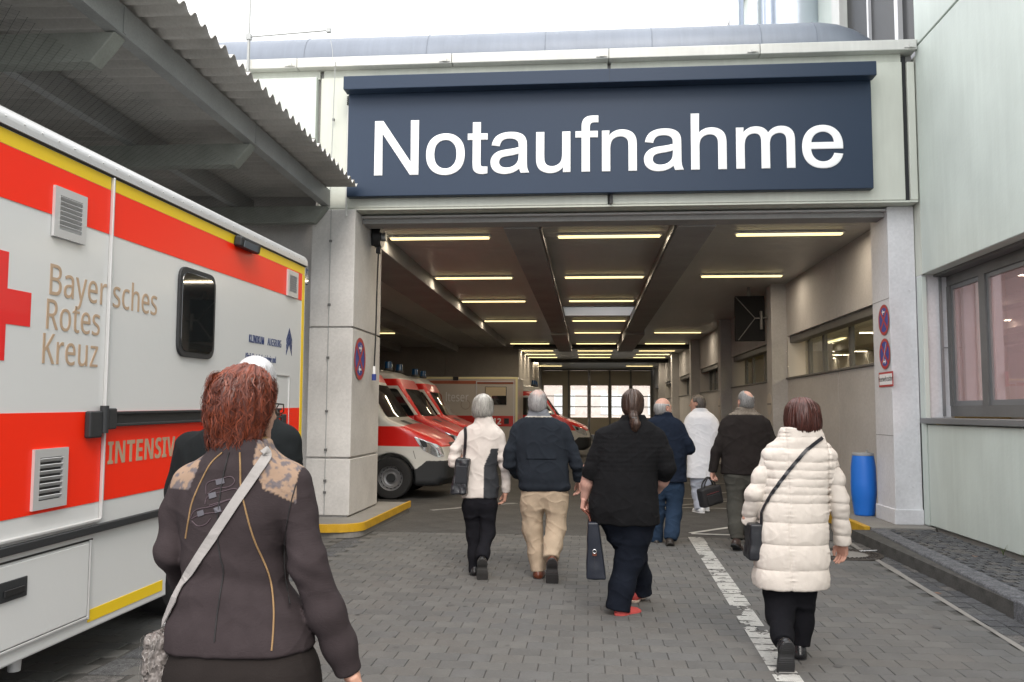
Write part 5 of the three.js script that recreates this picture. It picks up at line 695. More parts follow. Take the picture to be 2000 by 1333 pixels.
// hair locks: thin tapered ribbons growing over a surface
function locks(f, n, seed, start, flow, len, w, color, lift = 0.004) {
  const r = rng(seed), P = [], K = [], N = [];
  for (let q = 0; q < n; q++) { let p = start(r); if (!p) continue; let [x, y, z] = p; for (let i = 0; i < 8; i++) { const d = f(x, y, z), g = gradN(f, x, y, z); x -= g[0] * d; y -= g[1] * d; z -= g[2] * d; }
    const L = len * (0.6 + 0.8 * r()), wild = lift > 0.015 ? 2.2 : 1, steps = 6, c = color(r, x, y, z), W = w * (0.6 + 0.8 * r()), up = lift * (0.2 + r()), pts = []; let j = [(r() - 0.5) * 0.4 * wild, (r() - 0.5) * 0.3 * wild, (r() - 0.5) * 0.4 * wild];
    for (let s = 0; s <= steps; s++) { const g = gradN(f, x, y, z), o = up * Math.sin(Math.PI * Math.min(1, s / steps * 0.75 + 0.1)) + (s === steps ? lift * r() * 0.8 : 0); pts.push([x + g[0] * o, y + g[1] * o, z + g[2] * o, g]); let d = flow(x, y, z, r); d = [d[0] + j[0], d[1] + j[1], d[2] + j[2]]; const dn = d[0] * g[0] + d[1] * g[1] + d[2] * g[2]; d = [d[0] - dn * g[0], d[1] - dn * g[1], d[2] - dn * g[2]]; const l = Math.hypot(...d) || 1, st = L / steps; x += d[0] / l * st; y += d[1] / l * st; z += d[2] / l * st; const e = f(x, y, z), h = gradN(f, x, y, z); if (e > -0.02 && e < 0.03) { x -= h[0] * e * 0.8; y -= h[1] * e * 0.8; z -= h[2] * e * 0.8; } }
    const side = pts.map((a, i) => { const b = pts[Math.min(steps, i + 1)], c0 = pts[Math.max(0, i - 1)], t = new THREE.Vector3(b[0] - c0[0], b[1] - c0[1], b[2] - c0[2]).normalize(); return new THREE.Vector3().crossVectors(t, new THREE.Vector3(...a[3])).normalize().multiplyScalar(W * (i === 0 ? 0.5 : 1 - 0.85 * (i / steps) ** 2)); });
    for (let i = 0; i < steps; i++) { const a = pts[i], b = pts[i + 1], sa = side[i], sb = side[i + 1], A = [a[0] - sa.x, a[1] - sa.y, a[2] - sa.z], B = [a[0] + sa.x, a[1] + sa.y, a[2] + sa.z], D = [b[0] - sb.x, b[1] - sb.y, b[2] - sb.z], E = [b[0] + sb.x, b[1] + sb.y, b[2] + sb.z]; P.push(...A, ...B, ...D, ...B, ...E, ...D); for (const h of [a, a, b, a, b, b]) N.push(...h[3]); for (let k = 0; k < 6; k++) K.push(...c); } }
  const g = new THREE.BufferGeometry(); g.setAttribute('position', new THREE.BufferAttribute(new Float32Array(P), 3)); g.setAttribute('normal', new THREE.BufferAttribute(new Float32Array(N), 3)); g.setAttribute('color', new THREE.BufferAttribute(new Float32Array(K), 3)); return g;
}
const mixc = (a, b, t) => [lerp(a[0], b[0], t), lerp(a[1], b[1], t), lerp(a[2], b[2], t)];
// hair styles in head space
function hairOf(style, base, light, seed, near) {
  const cell = near ? 0.0045 : 0.006; let f, lo = [-0.15, -0.24, -0.15], hi = [0.15, 0.18, 0.19], col = (x, y, z) => mixc(base, light, clamp(0.5 + 0.9 * fbm3(Math.atan2(x, z + 0.02) * 22, y * 7, seed, 2), 0, 1)), parts = [];
  const rid = (x, y, z, a) => a * noise3(Math.atan2(x, z + 0.02) * 14 + seed, y * 9, seed) + a * 0.6 * noise3(Math.atan2(x, z + 0.02) * 34, y * 14, seed + 4), lockc = (r) => mixc(base, light, r() ** 1.3);
  if (style === 'tousled') { f = (x, y, z) => { let d = smin(ell(x, y, z, 0, 0.04, 0.018, 0.098, 0.112, 0.122), ell(x, y, z, 0, -0.05, 0.035, 0.088, 0.10, 0.095), 0.05); d = smin(d, ell(x, y, z, 0, -0.125, 0.05, 0.07, 0.045, 0.06), 0.03); d = smax(d, -0.062 - z - 0.25 * (y - 0.1) * (y < 0.1 ? 1 : 0), 0.03); d = smax(d, -(Math.hypot((Math.abs(x) - 0.1) * 1.2, y + 0.06, z + 0.08) - 0.072), 0.02); return d + 0.004 + rid(x, y, z, 0.007) + 0.003 * noise3(x * 45, y * 45, z * 45); };
    parts.push(locks(f, near ? 4200 : 300, seed, (r) => { const a = (r() - 0.5) * 4.4, h = r(); return [Math.sin(a) * 0.11, 0.14 - 0.24 * h ** 1.2, 0.02 + Math.cos(a) * 0.12]; }, (x, y, z, r) => [x * 3 + 0.3 * (r() - 0.5), -1.1, 0.25 * (z > 0 ? 1 : -0.4)], 0.09, 0.0013, lockc, 0.022)); }
  else if (style === 'bob') { const kx = near ? 1 / 1.13 : 1; f = (x, y, z) => { x *= kx; z = 0.02 + (z - 0.02) * kx; let d = smin(ell(x, y, z, 0, 0.036, 0.016, 0.098, 0.108, 0.118), ell(x, y, z, 0, -0.045, 0.03, 0.098, 0.085, 0.098), 0.05); d = smax(d, -0.118 - y + 0.02 * Math.cos(Math.atan2(x, z) * 1.0), 0.02); d = smax(d, -0.06 - z, 0.02); return d + rid(x, y, z, 0.004); };
    parts.push(locks(f, near ? 2600 : 1300, seed, (r) => { const a = (r() - 0.5) * 4.6; return [Math.sin(a) * 0.09, 0.13 - 0.18 * r(), 0.03 + Math.cos(a) * 0.1]; }, (x, y, z) => [x * 3, -1, (z - 0.0) * 2], 0.09, 0.0012, lockc, 0.006)); }
  else if (style === 'ponytail') { f = (x, y, z) => { let d = ell(x, y, z, 0, 0.03, 0.016, 0.087, 0.103, 0.112); d = smin(d, ell(x, y, z, 0, -0.03, 0.05, 0.072, 0.07, 0.07), 0.04); d = smin(d, ell(x, y, z, 0.012, -0.085, 0.118, 0.037, 0.034, 0.03), 0.014); d = smin(d, f.tail(x, y, z), 0.015); d = smax(d, -0.075 - z, 0.02); return d + rid(x, y, z, 0.003); }; f.tail = limb([[0.014, -0.10, 0.125, 0.026], [0.03, -0.145, 0.128, 0.03], [0.026, -0.178, 0.12, 0.022], [0.012, -0.198, 0.117, 0.009]], false);
    parts.push(locks(f, 1800, seed, (r) => { const a = (r() - 0.5) * 4.4; return [Math.sin(a) * 0.085, 0.12 - 0.2 * r(), 0.03 + Math.cos(a) * 0.1]; }, (x, y, z) => [-x * 7, -0.9 - y * 3, 0.6], 0.08, 0.0011, lockc, 0.004), locks(f, 200, seed + 1, (r) => [0.01 + (r() - 0.5) * 0.05, -0.09 - 0.1 * r(), 0.16], (x, y, z, r) => [0.8 * (r() - 0.5), -1, 0.1], 0.07, 0.0024, lockc, 0.012)); const tor = new THREE.TorusGeometry(0.026, 0.006, 8, 20); tor.rotateX(1.2); tor.translate(0.016, -0.108, 0.13); tor.setAttribute('color', new THREE.BufferAttribute(new Float32Array(tor.attributes.position.count * 3).fill(0.08), 3)); parts.push(tor); lo[1] = -0.27; }
  else { // short cuts: thin caps with bare areas
    const cutTop = style === 'fringe', patchy = style === 'crown' || style === 'thin', rec = style === 'receding';
    f = (x, y, z) => { let d = smin(skull(x, y, z), ell(x, y, z, 0, -0.03, 0.03, 0.066, 0.075, 0.075), 0.04) - (rec ? 0.011 : 0.008); d = smax(d, -0.082 - y + 0.02 * Math.abs(x) / 0.08, 0.012); d = smax(d, -0.035 - z - (rec ? 0.4 * (y - 0.02) : 0), 0.012); if (cutTop) d = smax(d, y - 0.052 - 0.16 * (z > 0 ? z * 0.25 : 0), 0.012); if (style === 'crown') d = smax(d, -(Math.hypot((x - 0.018) * 1.25, (y - 0.105), (z - 0.062)) - 0.072), 0.012); d = smax(d, -(Math.hypot((Math.abs(x) - 0.09), y + 0.005, z - 0.0) - 0.036), 0.008); return d + rid(x, y, z, 0.0016); };
    if (patchy) { const c0 = col; col = (x, y, z) => style === 'thin' ? mixc(c0(x, y, z), [0.42, 0.25, 0.2], 0.75 * sst(0.075, 0.03, Math.hypot(x, (y - 0.09) * 0.8, (z - 0.06) * 0.9)) * (0.75 + 0.5 * noise3(x * 90, y * 90, z * 90))) : c0(x, y, z); }
    parts.push(locks(f, 1000, seed, (r) => { const a = (r() - 0.5) * 4; const y = (cutTop ? 0.03 : 0.11) - 0.17 * r(), p = [Math.sin(a) * 0.09, y, 0.03 + Math.cos(a) * 0.1]; if (style === 'thin' && Math.hypot(p[0], (y - 0.09) * 0.8, (p[2] - 0.06) * 0.9) < 0.06 + 0.02 * r()) return null; if (style === 'crown' && Math.hypot(p[0] - 0.018, y - 0.105, p[2] - 0.062) < 0.075) return null; if (rec && p[2] < -0.01 && y > 0.06) return null; return p; }, (x, y, z) => [x * 2, -1, 0.25], 0.035, 0.0011, lockc, 0.005));
  }
  return fuse([nets(f, lo, hi, cell, col), ...parts]);
}
// ---------------------------------------------------------------- the figure builder; pixel positions of joints are met with the figure's own upright plane
function person(s) {
  const z = s.z, b0 = atZ(s.x, 900, z), base = [b0[0], 0, z], Q = (px, py, dz = 0) => { const a = atZ(px, py, z + dz); return [a[0] - base[0], a[1], dz]; }, sc = -z / 1669.5;
  const t = thing('person', s.label, 'person', base, 0, 'people walking into the hall'); t.userData.Q = undefined;
  const rows = (l) => l.map(([py, xl, xr, rz, dz = 0]) => { const c = Q((xl + xr) / 2, py, dz); return [c[1], c[0], (xr - xl) / 2 * sc, dz, rz]; });
  const chain = (l) => l.map(([px, py, dz, r]) => [...Q(px, py, dz), r]);
  const fold = (amp, q) => (x, y, zz) => amp * (0.9 * noise3(x * 8 + q, y * 5, zz * 8) - 0.75 * (1 - Math.abs(noise3(x * 7 + y * 3 + q, y * 5 - x * 3, zz * 6))) ** 4 - 0.55 * (1 - Math.abs(noise3(x * 5 - y * 9, y * 11 + x * 7 + q, zz * 8))) ** 5 + 0.22 * noise3(x * 26, y * 20, zz * 26));
  const torso = loft(rows(s.top.rows), s.top.pw || 2.35), arms = s.top.arms.map((a) => limb(chain(a))), legs = s.legs.map((l) => limb(chain(l), true, 0.05)), hip = loft(rows(s.hip).map((r, i, l) => i === l.length - 1 ? [r[0], r[1], r[2] * 0.62, r[3], r[4] * 0.62] : [r[0], r[1], r[2] * (s.z > -3 ? 1 : 0.93), r[3], r[4] * 0.93]), 2.4);
  const bb = (list) => { let lo = [9, 9, 9], hi = [-9, -9, -9]; for (const [x, y, zz, r] of list) { lo = [Math.min(lo[0], x - r), Math.min(lo[1], y - r), Math.min(lo[2], zz - r)]; hi = [Math.max(hi[0], x + r), Math.max(hi[1], y + r), Math.max(hi[2], zz + r)]; } return [lo.map((v) => v - 0.05), hi.map((v) => v + 0.05)]; };
  const rb = (l) => rows(l).flatMap(([y, cx, rx, cz, rz]) => [[cx, y, cz, Math.max(rx, rz)]]);
  // upper garment
  const shY = s.top.arms.length ? chain(s.top.arms[0])[0][1] : 1.4; const fd = fold(s.top.fold ?? 0.006, s.seed), dis = s.top.dis ? s.top.dis(Q, sc) : null, topF = (x, y, zz) => { let a = arms.length ? arms[0](x, y, zz) : 9; for (let i = 1; i < arms.length; i++) a = Math.min(a, arms[i](x, y, zz)); const to = torso(x, y, zz), d = smin(to, a, lerp(0.012, 0.045, sst(shY - 0.16, shY - 0.02, y))); return d > 0.08 ? d : d + fd(x, y, zz) + (dis ? dis(x, y, zz, to, a) : 0); };
  const [l1, h1] = bb([...rb(s.top.rows), ...s.top.arms.flatMap((a) => chain(a))]); const colT = s.top.color(Q, sc, torso, arms);
  const top = obj(s.top.name, nets(topF, l1, h1, s.top.cell, colT), s.top.mat || fabric, t);
  // trousers
  const fl = fold(s.legFold ?? 0.006, s.seed + 9), legF = (x, y, zz) => { let d = hip(x, y, zz); let g = legs[0](x, y, zz); if (legs[1]) g = Math.min(g, legs[1](x, y, zz)); d = smin(d, g, 0.075); return d > 0.1 ? d : d + fl(x, y, zz); };
  const [l2, h2] = bb([...rb(s.hip), ...s.legs.flatMap((a) => chain(a))]); const lc = s.legColor; obj('trousers', nets(legF, l2, h2, s.legCell || 0.011, (x, y, zz) => { const n = 1 + 0.16 * fbm3(x * 22, y * 22, zz * 22, 3); return [lc[0] * n, lc[1] * n, lc[2] * n]; }), fabric, t);
  // head, hands and the body under the clothes are one mesh
  const list = [], hd = s.head, hp = Q(...hd.at), hs = hd.size / 0.235, hm = new THREE.Matrix4().compose(new THREE.Vector3(...hp), new THREE.Quaternion().setFromEuler(new THREE.Euler(hd.pitch || 0, hd.yaw || 0, hd.roll || 0, 'YXZ')), new THREE.Vector3(hs, hs, hs)); list.push(headGeo.clone().applyMatrix4(hm));
  for (const h of s.hands || []) { const g = (h.grip ? handGrip : handRelax).clone(), p = Q(...h.at), e = Q(...h.to), d = new THREE.Vector3(e[0] - p[0], e[1] - p[1], e[2] - p[2]).normalize(), k = h.size || 0.95; if (h.left) { g.scale(-1, 1, 1); const ix = g.index.array; for (let i = 0; i < ix.length; i += 3) { const q = ix[i + 1]; ix[i + 1] = ix[i + 2]; ix[i + 2] = q; } } g.rotateY(h.twist || 0); g.scale(k, k, k); g.applyQuaternion(new THREE.Quaternion().setFromUnitVectors(new THREE.Vector3(0, -1, 0), d)); g.translate(...p); list.push(g); }
  const bare = (s.bare || []).map((a) => limb(chain(a), false)), bf = (x, y, zz) => { let d = Math.min(smin(torso(x, y, zz), hip(x, y, zz), 0.03), ...legs.map((g) => g(x, y, zz)), ...arms.map((g) => g(x, y, zz))) + 0.035; for (const g of bare) d = Math.min(d, g(x, y, zz)); return d; }; const lo = l1.map((v, i) => Math.min(v, l2[i])), hi = h1.map((v, i) => Math.max(v, h2[i])); list.push(nets(bf, lo, hi, s.bodyCell || 0.03));
  const skin = mat(s.skin || [0.46, 0.26, 0.19], 0.55, { vertexColors: true, bumpMap: rep(tGrain, 0.05), bumpScale: 0.0003 }); obj('body', fuse(list), skin, t);
  if (s.hair) { const g = hairOf(s.hair.style, s.hair.base, s.hair.light, s.seed, s.hair.near); g.applyMatrix4(hm); obj('hair', g, hairMat, t); }
  for (const q of s.shoes || []) { const o = obj('shoe', shoeUpper, q.mat, t); o.position.set(...Q(...q.at)); o.rotation.set(q.pitch || 0, q.yaw || 0, 0, 'YXZ'); const k = q.size || 1; o.scale.set(k, k, k); obj('sole', shoeSole, q.sole || s.soleMat || M.rubber, o); }
  return { t, Q, sc, topF, legF, torso, base, hm };
}
// ---------------------------------------------------------------- the nine people
const speck = (c, x, y, z, a = 0.1, f = 30) => { const n = 1 + a * fbm3(x * f, y * f, z * f, 3); return [c[0] * n, c[1] * n, c[2] * n]; };
const onBack = (p, pts, off = 0.002) => pts.map(([px, py]) => { let a = p.Q(px, py, 0.11), z = 0.11; for (let k = 0; k < 4; k++) { const z0 = surfZ(p.topF, a[0], a[1]); z = z0 < -0.1 ? 0.02 : z0; a = p.Q(px, py, z); } const n = gradN(p.topF, a[0], a[1], z); return [a[0] + n[0] * off, a[1] + n[1] * off, z + n[2] * off, ...n]; });
const dens = (pts, n) => { const c = new THREE.CatmullRomCurve3(pts.map(([x, y]) => new THREE.Vector3(x, y, 0))); return c.getPoints(n).map((v) => [v.x, v.y]); };
const piping = (p, pts, r, name, m, n = 40) => { const q = onBack(p, dens(pts, n), 0.0005); return obj(name, tube(q.map((a) => a.slice(0, 3)), r, n * 2, 6), m, p.t); };

// woman with red hair, closest to the ambulance door
const P1 = person({
  label: 'person with tousled red hair in a dark brown jacket with gold piping and shoulder strap', z: -2.6, x: 465, seed: 11, skin: [0.5, 0.29, 0.21],
  head: { at: [484, 795, 0], size: 0.212, yaw: -0.5, pitch: -0.05 }, hair: { style: 'tousled', base: [0.055, 0.011, 0.006], light: [0.25, 0.055, 0.022], near: true },
  top: { name: 'jacket', cell: 0.0058, fold: 0.0034, rows: [[856, 426, 528, 0.08, 0.02], [876, 416, 536, 0.088, 0.02], [890, 400, 552, 0.094, 0.015], [906, 374, 574, 0.105, 0.01], [932, 352, 590, 0.118, 0.0], [985, 345, 588, 0.128, 0], [1040, 356, 564, 0.126, 0], [1105, 360, 557, 0.118, 0], [1150, 350, 569, 0.124, 0.005], [1200, 334, 596, 0.14, 0.01], [1240, 328, 608, 0.15, 0.015], [1262, 326, 612, 0.153, 0.015]],
    arms: [[[374, 945, 0, 0.055], [347, 1000, 0.0, 0.048], [333, 1078, 0.03, 0.042], [360, 1130, -0.10, 0.039], [392, 1160, -0.26, 0.036]], [[572, 946, 0, 0.056], [584, 1004, 0.0, 0.052], [601, 1100, 0.02, 0.053], [638, 1197, 0.0, 0.052], [663, 1260, -0.03, 0.047], [681, 1314, -0.05, 0.040]]],
    dis: (Q) => { const w = Q(460, 1150)[1], el = Q(622, 1110); return (x, y, z, to, a) => 0.0045 * Math.sin((y - w) * 62 + x * 9 + 2 * noise3(x * 5, y * 5, 1)) * Math.exp(-(((y - w) / 0.1) ** 2)) * (to < a ? 1 : 0.2) + 0.0016 * Math.sin((y - el[1]) * 110 + x * 60) * Math.exp(-(((y - el[1]) / 0.07) ** 2)) * (a < to ? 1 : 0); },
    color: (Q) => { const a = Q(560, 915), l = Q(375, 915), ed = Q(0, 952)[1]; return (x, y, z) => { const right = x > Q(520, 900)[0] && y > ed + (x - a[0]) * -0.55 && x < Q(592, 930)[0] && y > Q(0, 975)[1] && (x - Q(522, 900)[0]) > (Q(0, 900)[1] - y) * 0.42, left = x < Q(415, 900)[0] && x > Q(346, 930)[0] && y > Q(0, 945)[1] && (Q(418, 900)[0] - x) > (Q(0, 900)[1] - y) * 0.4; if (right || left) { const n = fbm3(x * 55, y * 55, z * 55, 3); return mixc([0.31, 0.215, 0.155], [0.14, 0.12, 0.125], sst(0.0, 0.16, n + 0.35 * fbm3(x * 140, y * 140, z * 140, 2))); } return speck([0.040, 0.031, 0.033], x, y, z, 0.14, 40); }; } },
  hip: [[1225, 350, 592, 0.13, 0.01], [1262, 342, 600, 0.148, 0.015], [1300, 334, 611, 0.158, 0.02], [1360, 336, 612, 0.15, 0.02], [1460, 350, 600, 0.13, 0.02]],
  legs: [[[408, 1330, 0.01, 0.11], [402, 1560, -0.03, 0.078], [398, 1790, 0.06, 0.062]], [[538, 1330, 0.01, 0.11], [545, 1560, -0.08, 0.078], [548, 1800, -0.12, 0.062]]], legColor: [0.021, 0.017, 0.016], legFold: 0.003,
  hands: [{ at: [682, 1312, -0.05], to: [702, 1345, -0.07], twist: 0.5, size: 0.95 }], shoes: [{ at: [398, 1815, 0.06], mat: leather([0.02, 0.018, 0.017]) }, { at: [548, 1825, -0.12], mat: leather([0.02, 0.018, 0.017]) }],
});
{
  const gold = mat([0.36, 0.22, 0.10], 0.45, { metalness: 0.2, bumpMap: rep(tRough, 0.04), bumpScale: 0.001 }), dk = mat([0.012, 0.011, 0.012], 0.7), pk = mat([0.07, 0.045, 0.055], 0.6);
  piping(P1, [[434, 884], [412, 905], [388, 950], [374, 985], [368, 1015], [362, 1052]], 0.0026, 'gold_piping', gold); piping(P1, [[468, 884], [469, 920], [470, 952], [480, 1000], [496, 1055], [520, 1110], [529, 1140], [534, 1190], [533, 1235], [530, 1272]], 0.0028, 'gold_piping', gold, 60);
  piping(P1, [[447, 884], [438, 920], [428, 980], [424, 1040], [430, 1090], [436, 1115], [430, 1160], [424, 1200], [418, 1255]], 0.0024, 'back_seam', dk, 60); piping(P1, [[578, 945], [566, 990], [556, 1060], [556, 1120], [566, 1180]], 0.0018, 'side_seam', dk);
  for (const l of [[[402, 965], [404, 945], [430, 936], [452, 932], [458, 940], [450, 950], [420, 956], [404, 966]], [[400, 985], [404, 972], [436, 960], [462, 956], [468, 968], [440, 978], [408, 988]], [[372, 1012], [380, 998], [412, 990], [450, 976], [468, 974], [466, 988], [430, 1000], [390, 1006], [374, 1014]], [[374, 1018], [386, 1028], [402, 1024], [412, 1012]]]) piping(P1, l, 0.0016, 'embroidery_line', pk, 24);
  for (const [x, y, w, h] of [[430, 941, 8, 5], [415, 968, 7, 5], [425, 996, 6, 5], [392, 1003, 6, 5], [455, 982, 6, 4]]) { const q = onBack(P1, [[x - w, y + 2], [x, y], [x + w, y - 2]], 0.001); obj('embroidery_patch', band(q, h * P1.sc, 0.0015), mat([0.09, 0.085, 0.10], 0.5), P1.t); }
  const gl = new THREE.Group(); // spectacles worn on the turned face
  const hm = P1.hm, tubeH = (pts, r) => { const g = tube(pts, r, 24, 6); g.applyMatrix4(hm); return g; }; obj('spectacles', [tubeH([[0.083, 0.012, 0.01], [0.08, 0.014, -0.05], [0.068, 0.014, -0.098]], 0.0028), tubeH([[0.068, 0.014, -0.098], [0.068, -0.012, -0.10], [0.03, -0.016, -0.11], [0.012, 0.0, -0.116], [0.03, 0.016, -0.112], [0.068, 0.014, -0.098]], 0.0022)], mat([0.05, 0.04, 0.03], 0.3, { metalness: 0.5 }), P1.t);
  { const c = P1.Q(478, 866, 0.03); const f = loft([[c[1] - 0.03, c[0] + 0.01, 0.062, 0.03, 0.058], [c[1] + 0.0, c[0] + 0.012, 0.057, 0.022, 0.055], [c[1] + 0.02, c[0] + 0.014, 0.053, 0.018, 0.05]]); obj('scarf', nets((x, y, z) => f(x, y, z) + 0.004 * noise3(x * 60, y * 60, z * 60), [c[0] - 0.1, c[1] - 0.06, -0.1], [c[0] + 0.12, c[1] + 0.05, 0.14], 0.006, (x, y, z) => speck([0.30, 0.19, 0.09], x, y, z, 0.9, 80)), fabric, P1.t); }
  // her bag
  const b = thing('shoulder_bag', 'furry grey bag with pale strap across the dark brown jacket', 'bag', P1.base); const q = onBack(P1, dens([[512, 878], [520, 888], [498, 925], [458, 985], [415, 1050], [380, 1105], [352, 1150], [338, 1180]], 44), 0.005); const e = P1.Q(330, 1212, 0.02); q.push([e[0], e[1], 0.06, -0.9, 0, 0.4]);
  obj('strap', band(q, 0.0145, 0.003), mat([0.33, 0.31, 0.30], 0.7, { bumpMap: rep(tWeave, 0.06), bumpScale: 0.0008 }), b);
  const c = P1.Q(340, 1300, -0.04), f = (x, y, z) => { const qx = Math.abs(x - c[0]) - 0.018, qy = Math.abs(y - c[1] + 0.02) - 0.12, qz = Math.abs(z + 0.03) - 0.11; return Math.hypot(Math.max(qx, 0), Math.max(qy, 0), Math.max(qz, 0)) + Math.min(Math.max(qx, qy, qz), 0) - 0.02 + 0.008 * noise3(x * 90, y * 60, z * 90) + 0.006 * noise3(x * 200, y * 140, z * 200); };
  const ff = nets(f, [c[0] - 0.08, c[1] - 0.2, -0.2], [c[0] + 0.08, c[1] + 0.17, 0.14], 0.006, (x, y, z) => speck([0.17, 0.15, 0.14], x, y, z, 0.5, 90)); obj('fur_body', fuse([ff, locks(f, 900, 3, (r) => [c[0] + (r() - 0.5) * 0.14, c[1] - 0.02 + (r() - 0.5) * 0.3, -0.03 + (r() - 0.5) * 0.28], (x, y, z, r) => [0.6 * (r() - 0.5), -1, 0.6 * (r() - 0.5)], 0.035, 0.0016, (r) => mixc([0.1, 0.09, 0.085], [0.36, 0.33, 0.31], r()), 0.012)]), hairMat, b);
  for (const [px, py] of [[331, 1203], [327, 1222], [325, 1240]]) { const s = new THREE.TorusGeometry(0.009, 0.003, 8, 16); const k = P1.Q(px, py, 0.05); s.translate(...k); obj('ring', s, V.chrome, b); }
}
// man hidden behind her
person({
  label: 'person with white hair and black jacket mostly hidden behind the red-haired walker', z: -3.5, x: 470, seed: 23,
  head: { at: [499, 757, 0], size: 0.24, yaw: 0.1 }, hair: { style: 'short', base: [0.38, 0.38, 0.39], light: [0.62, 0.62, 0.63] },
  top: { name: 'jacket', cell: 0.011, fold: 0.006, rows: [[806, 468, 530, 0.07], [822, 440, 545, 0.09], [842, 395, 562, 0.11], [870, 366, 566, 0.125], [920, 352, 566, 0.13], [1000, 360, 562, 0.13], [1090, 358, 560, 0.135]], arms: [[[372, 870, 0, 0.062], [352, 960, 0, 0.058], [352, 1050, -0.05, 0.048], [370, 1110, -0.2, 0.04]], [[556, 862, 0, 0.062], [562, 950, 0, 0.056], [558, 1040, -0.06, 0.048], [550, 1100, -0.2, 0.04]]], color: () => (x, y, z) => speck([0.012, 0.014, 0.015], x, y, z, 0.2, 30) },
  hip: [[1060, 368, 552, 0.13], [1100, 366, 554, 0.14], [1150, 368, 552, 0.14]], legs: [[[420, 1150, 0, 0.095], [416, 1330, -0.1, 0.075], [414, 1490, -0.18, 0.06]], [[500, 1150, 0, 0.095], [504, 1330, 0.02, 0.075], [508, 1480, 0.14, 0.06]]], legColor: [0.02, 0.022, 0.028],
  hands: [{ at: [372, 1112, -0.2], to: [378, 1150, -0.26], left: true }, { at: [550, 1102, -0.2], to: [548, 1140, -0.26] }], shoes: [{ at: [414, 1500, -0.18], mat: leather([0.015, 0.014, 0.014]) }, { at: [508, 1490, 0.14], pitch: -0.5, mat: leather([0.015, 0.014, 0.014]) }],
});
// woman with silver bob
const P3 = person({
  label: 'person with silver bob in a cream jacket and black trousers beside a black handbag', z: -8.13, x: 938, seed: 31,
  head: { at: [944, 797, 0], size: 0.222, yaw: -0.12 }, hair: { style: 'bob', base: [0.22, 0.21, 0.195], light: [0.52, 0.50, 0.46] },
  top: { name: 'jacket', cell: 0.0095, fold: 0.007, mat: shiny, rows: [[813, 930, 960, 0.076, 0.01], [827, 925, 965, 0.084, 0.005], [833, 914, 971, 0.094], [840, 906, 976, 0.102], [850, 902, 978, 0.11], [880, 903, 976, 0.115], [910, 906, 973, 0.112], [940, 904, 974, 0.118], [972, 902, 972, 0.13]],
    arms: [[[906, 853, 0, 0.054], [890, 880, 0.02, 0.052], [886, 902, 0.03, 0.050], [898, 915, -0.1, 0.044], [908, 900, -0.22, 0.038]], [[973, 853, 0, 0.054], [983, 895, 0.01, 0.049], [988, 915, 0.02, 0.048], [988, 962, -0.03, 0.037]]],
    dis: (Q) => { const e = Q(988, 905), h = Q(0, 905)[1]; return (x, y, z, to, a) => 0.006 * Math.sin((y - e[1]) * 70 + z * 20) * Math.exp(-(((y - e[1]) / 0.13) ** 2)) * (a < to ? 1 : 0) + 0.004 * Math.sin(y * 30 + x * 22) * (to < a ? Math.exp(-(((y - h) / 0.2) ** 2)) : 0); },
    color: (Q, sc, torso, arms) => { const y0 = Q(0, 866)[1], y1 = Q(0, 972)[1], xa = Q(968, 0)[0], xb = Q(956, 0)[0]; return (x, y, z) => { const on = torso(x, y, z) < arms[1](x, y, z) - 0.004, xl = lerp(xb, xa, sst(y1 + 0.35, y0, y)); return on && y < y0 && x > xl ? speck([0.035, 0.037, 0.042], x, y, z, 0.15) : speck([0.60, 0.545, 0.505], x, y, z, 0.08); }; } },
  hip: [[955, 906, 968, 0.11], [985, 905, 970, 0.125], [1005, 907, 968, 0.115]], legs: [[[921, 995, 0, 0.082], [926, 1045, -0.03, 0.066], [927, 1085, 0.0, 0.056], [928, 1118, 0.02, 0.056]], [[953, 995, 0, 0.082], [953, 1042, 0.02, 0.064], [944, 1080, 0.18, 0.055], [942, 1092, 0.24, 0.052]]], legColor: [0.010, 0.010, 0.013],
  hands: [{ at: [987, 962, -0.03], to: [984, 985, -0.05], twist: 0.2, size: 0.9 }, { at: [906, 900, -0.2], to: [903, 890, -0.26], left: true, grip: true, size: 0.9 }],
  shoes: [{ at: [928, 1108, 0.02], mat: leather([0.012, 0.012, 0.013], 0.3), size: 0.92 }, { at: [942, 1098, 0.25], pitch: -1.15, yaw: 0.1, mat: leather([0.012, 0.012, 0.013], 0.3), sole: mat([0.035, 0.034, 0.033], 0.8), size: 0.92 }],
});
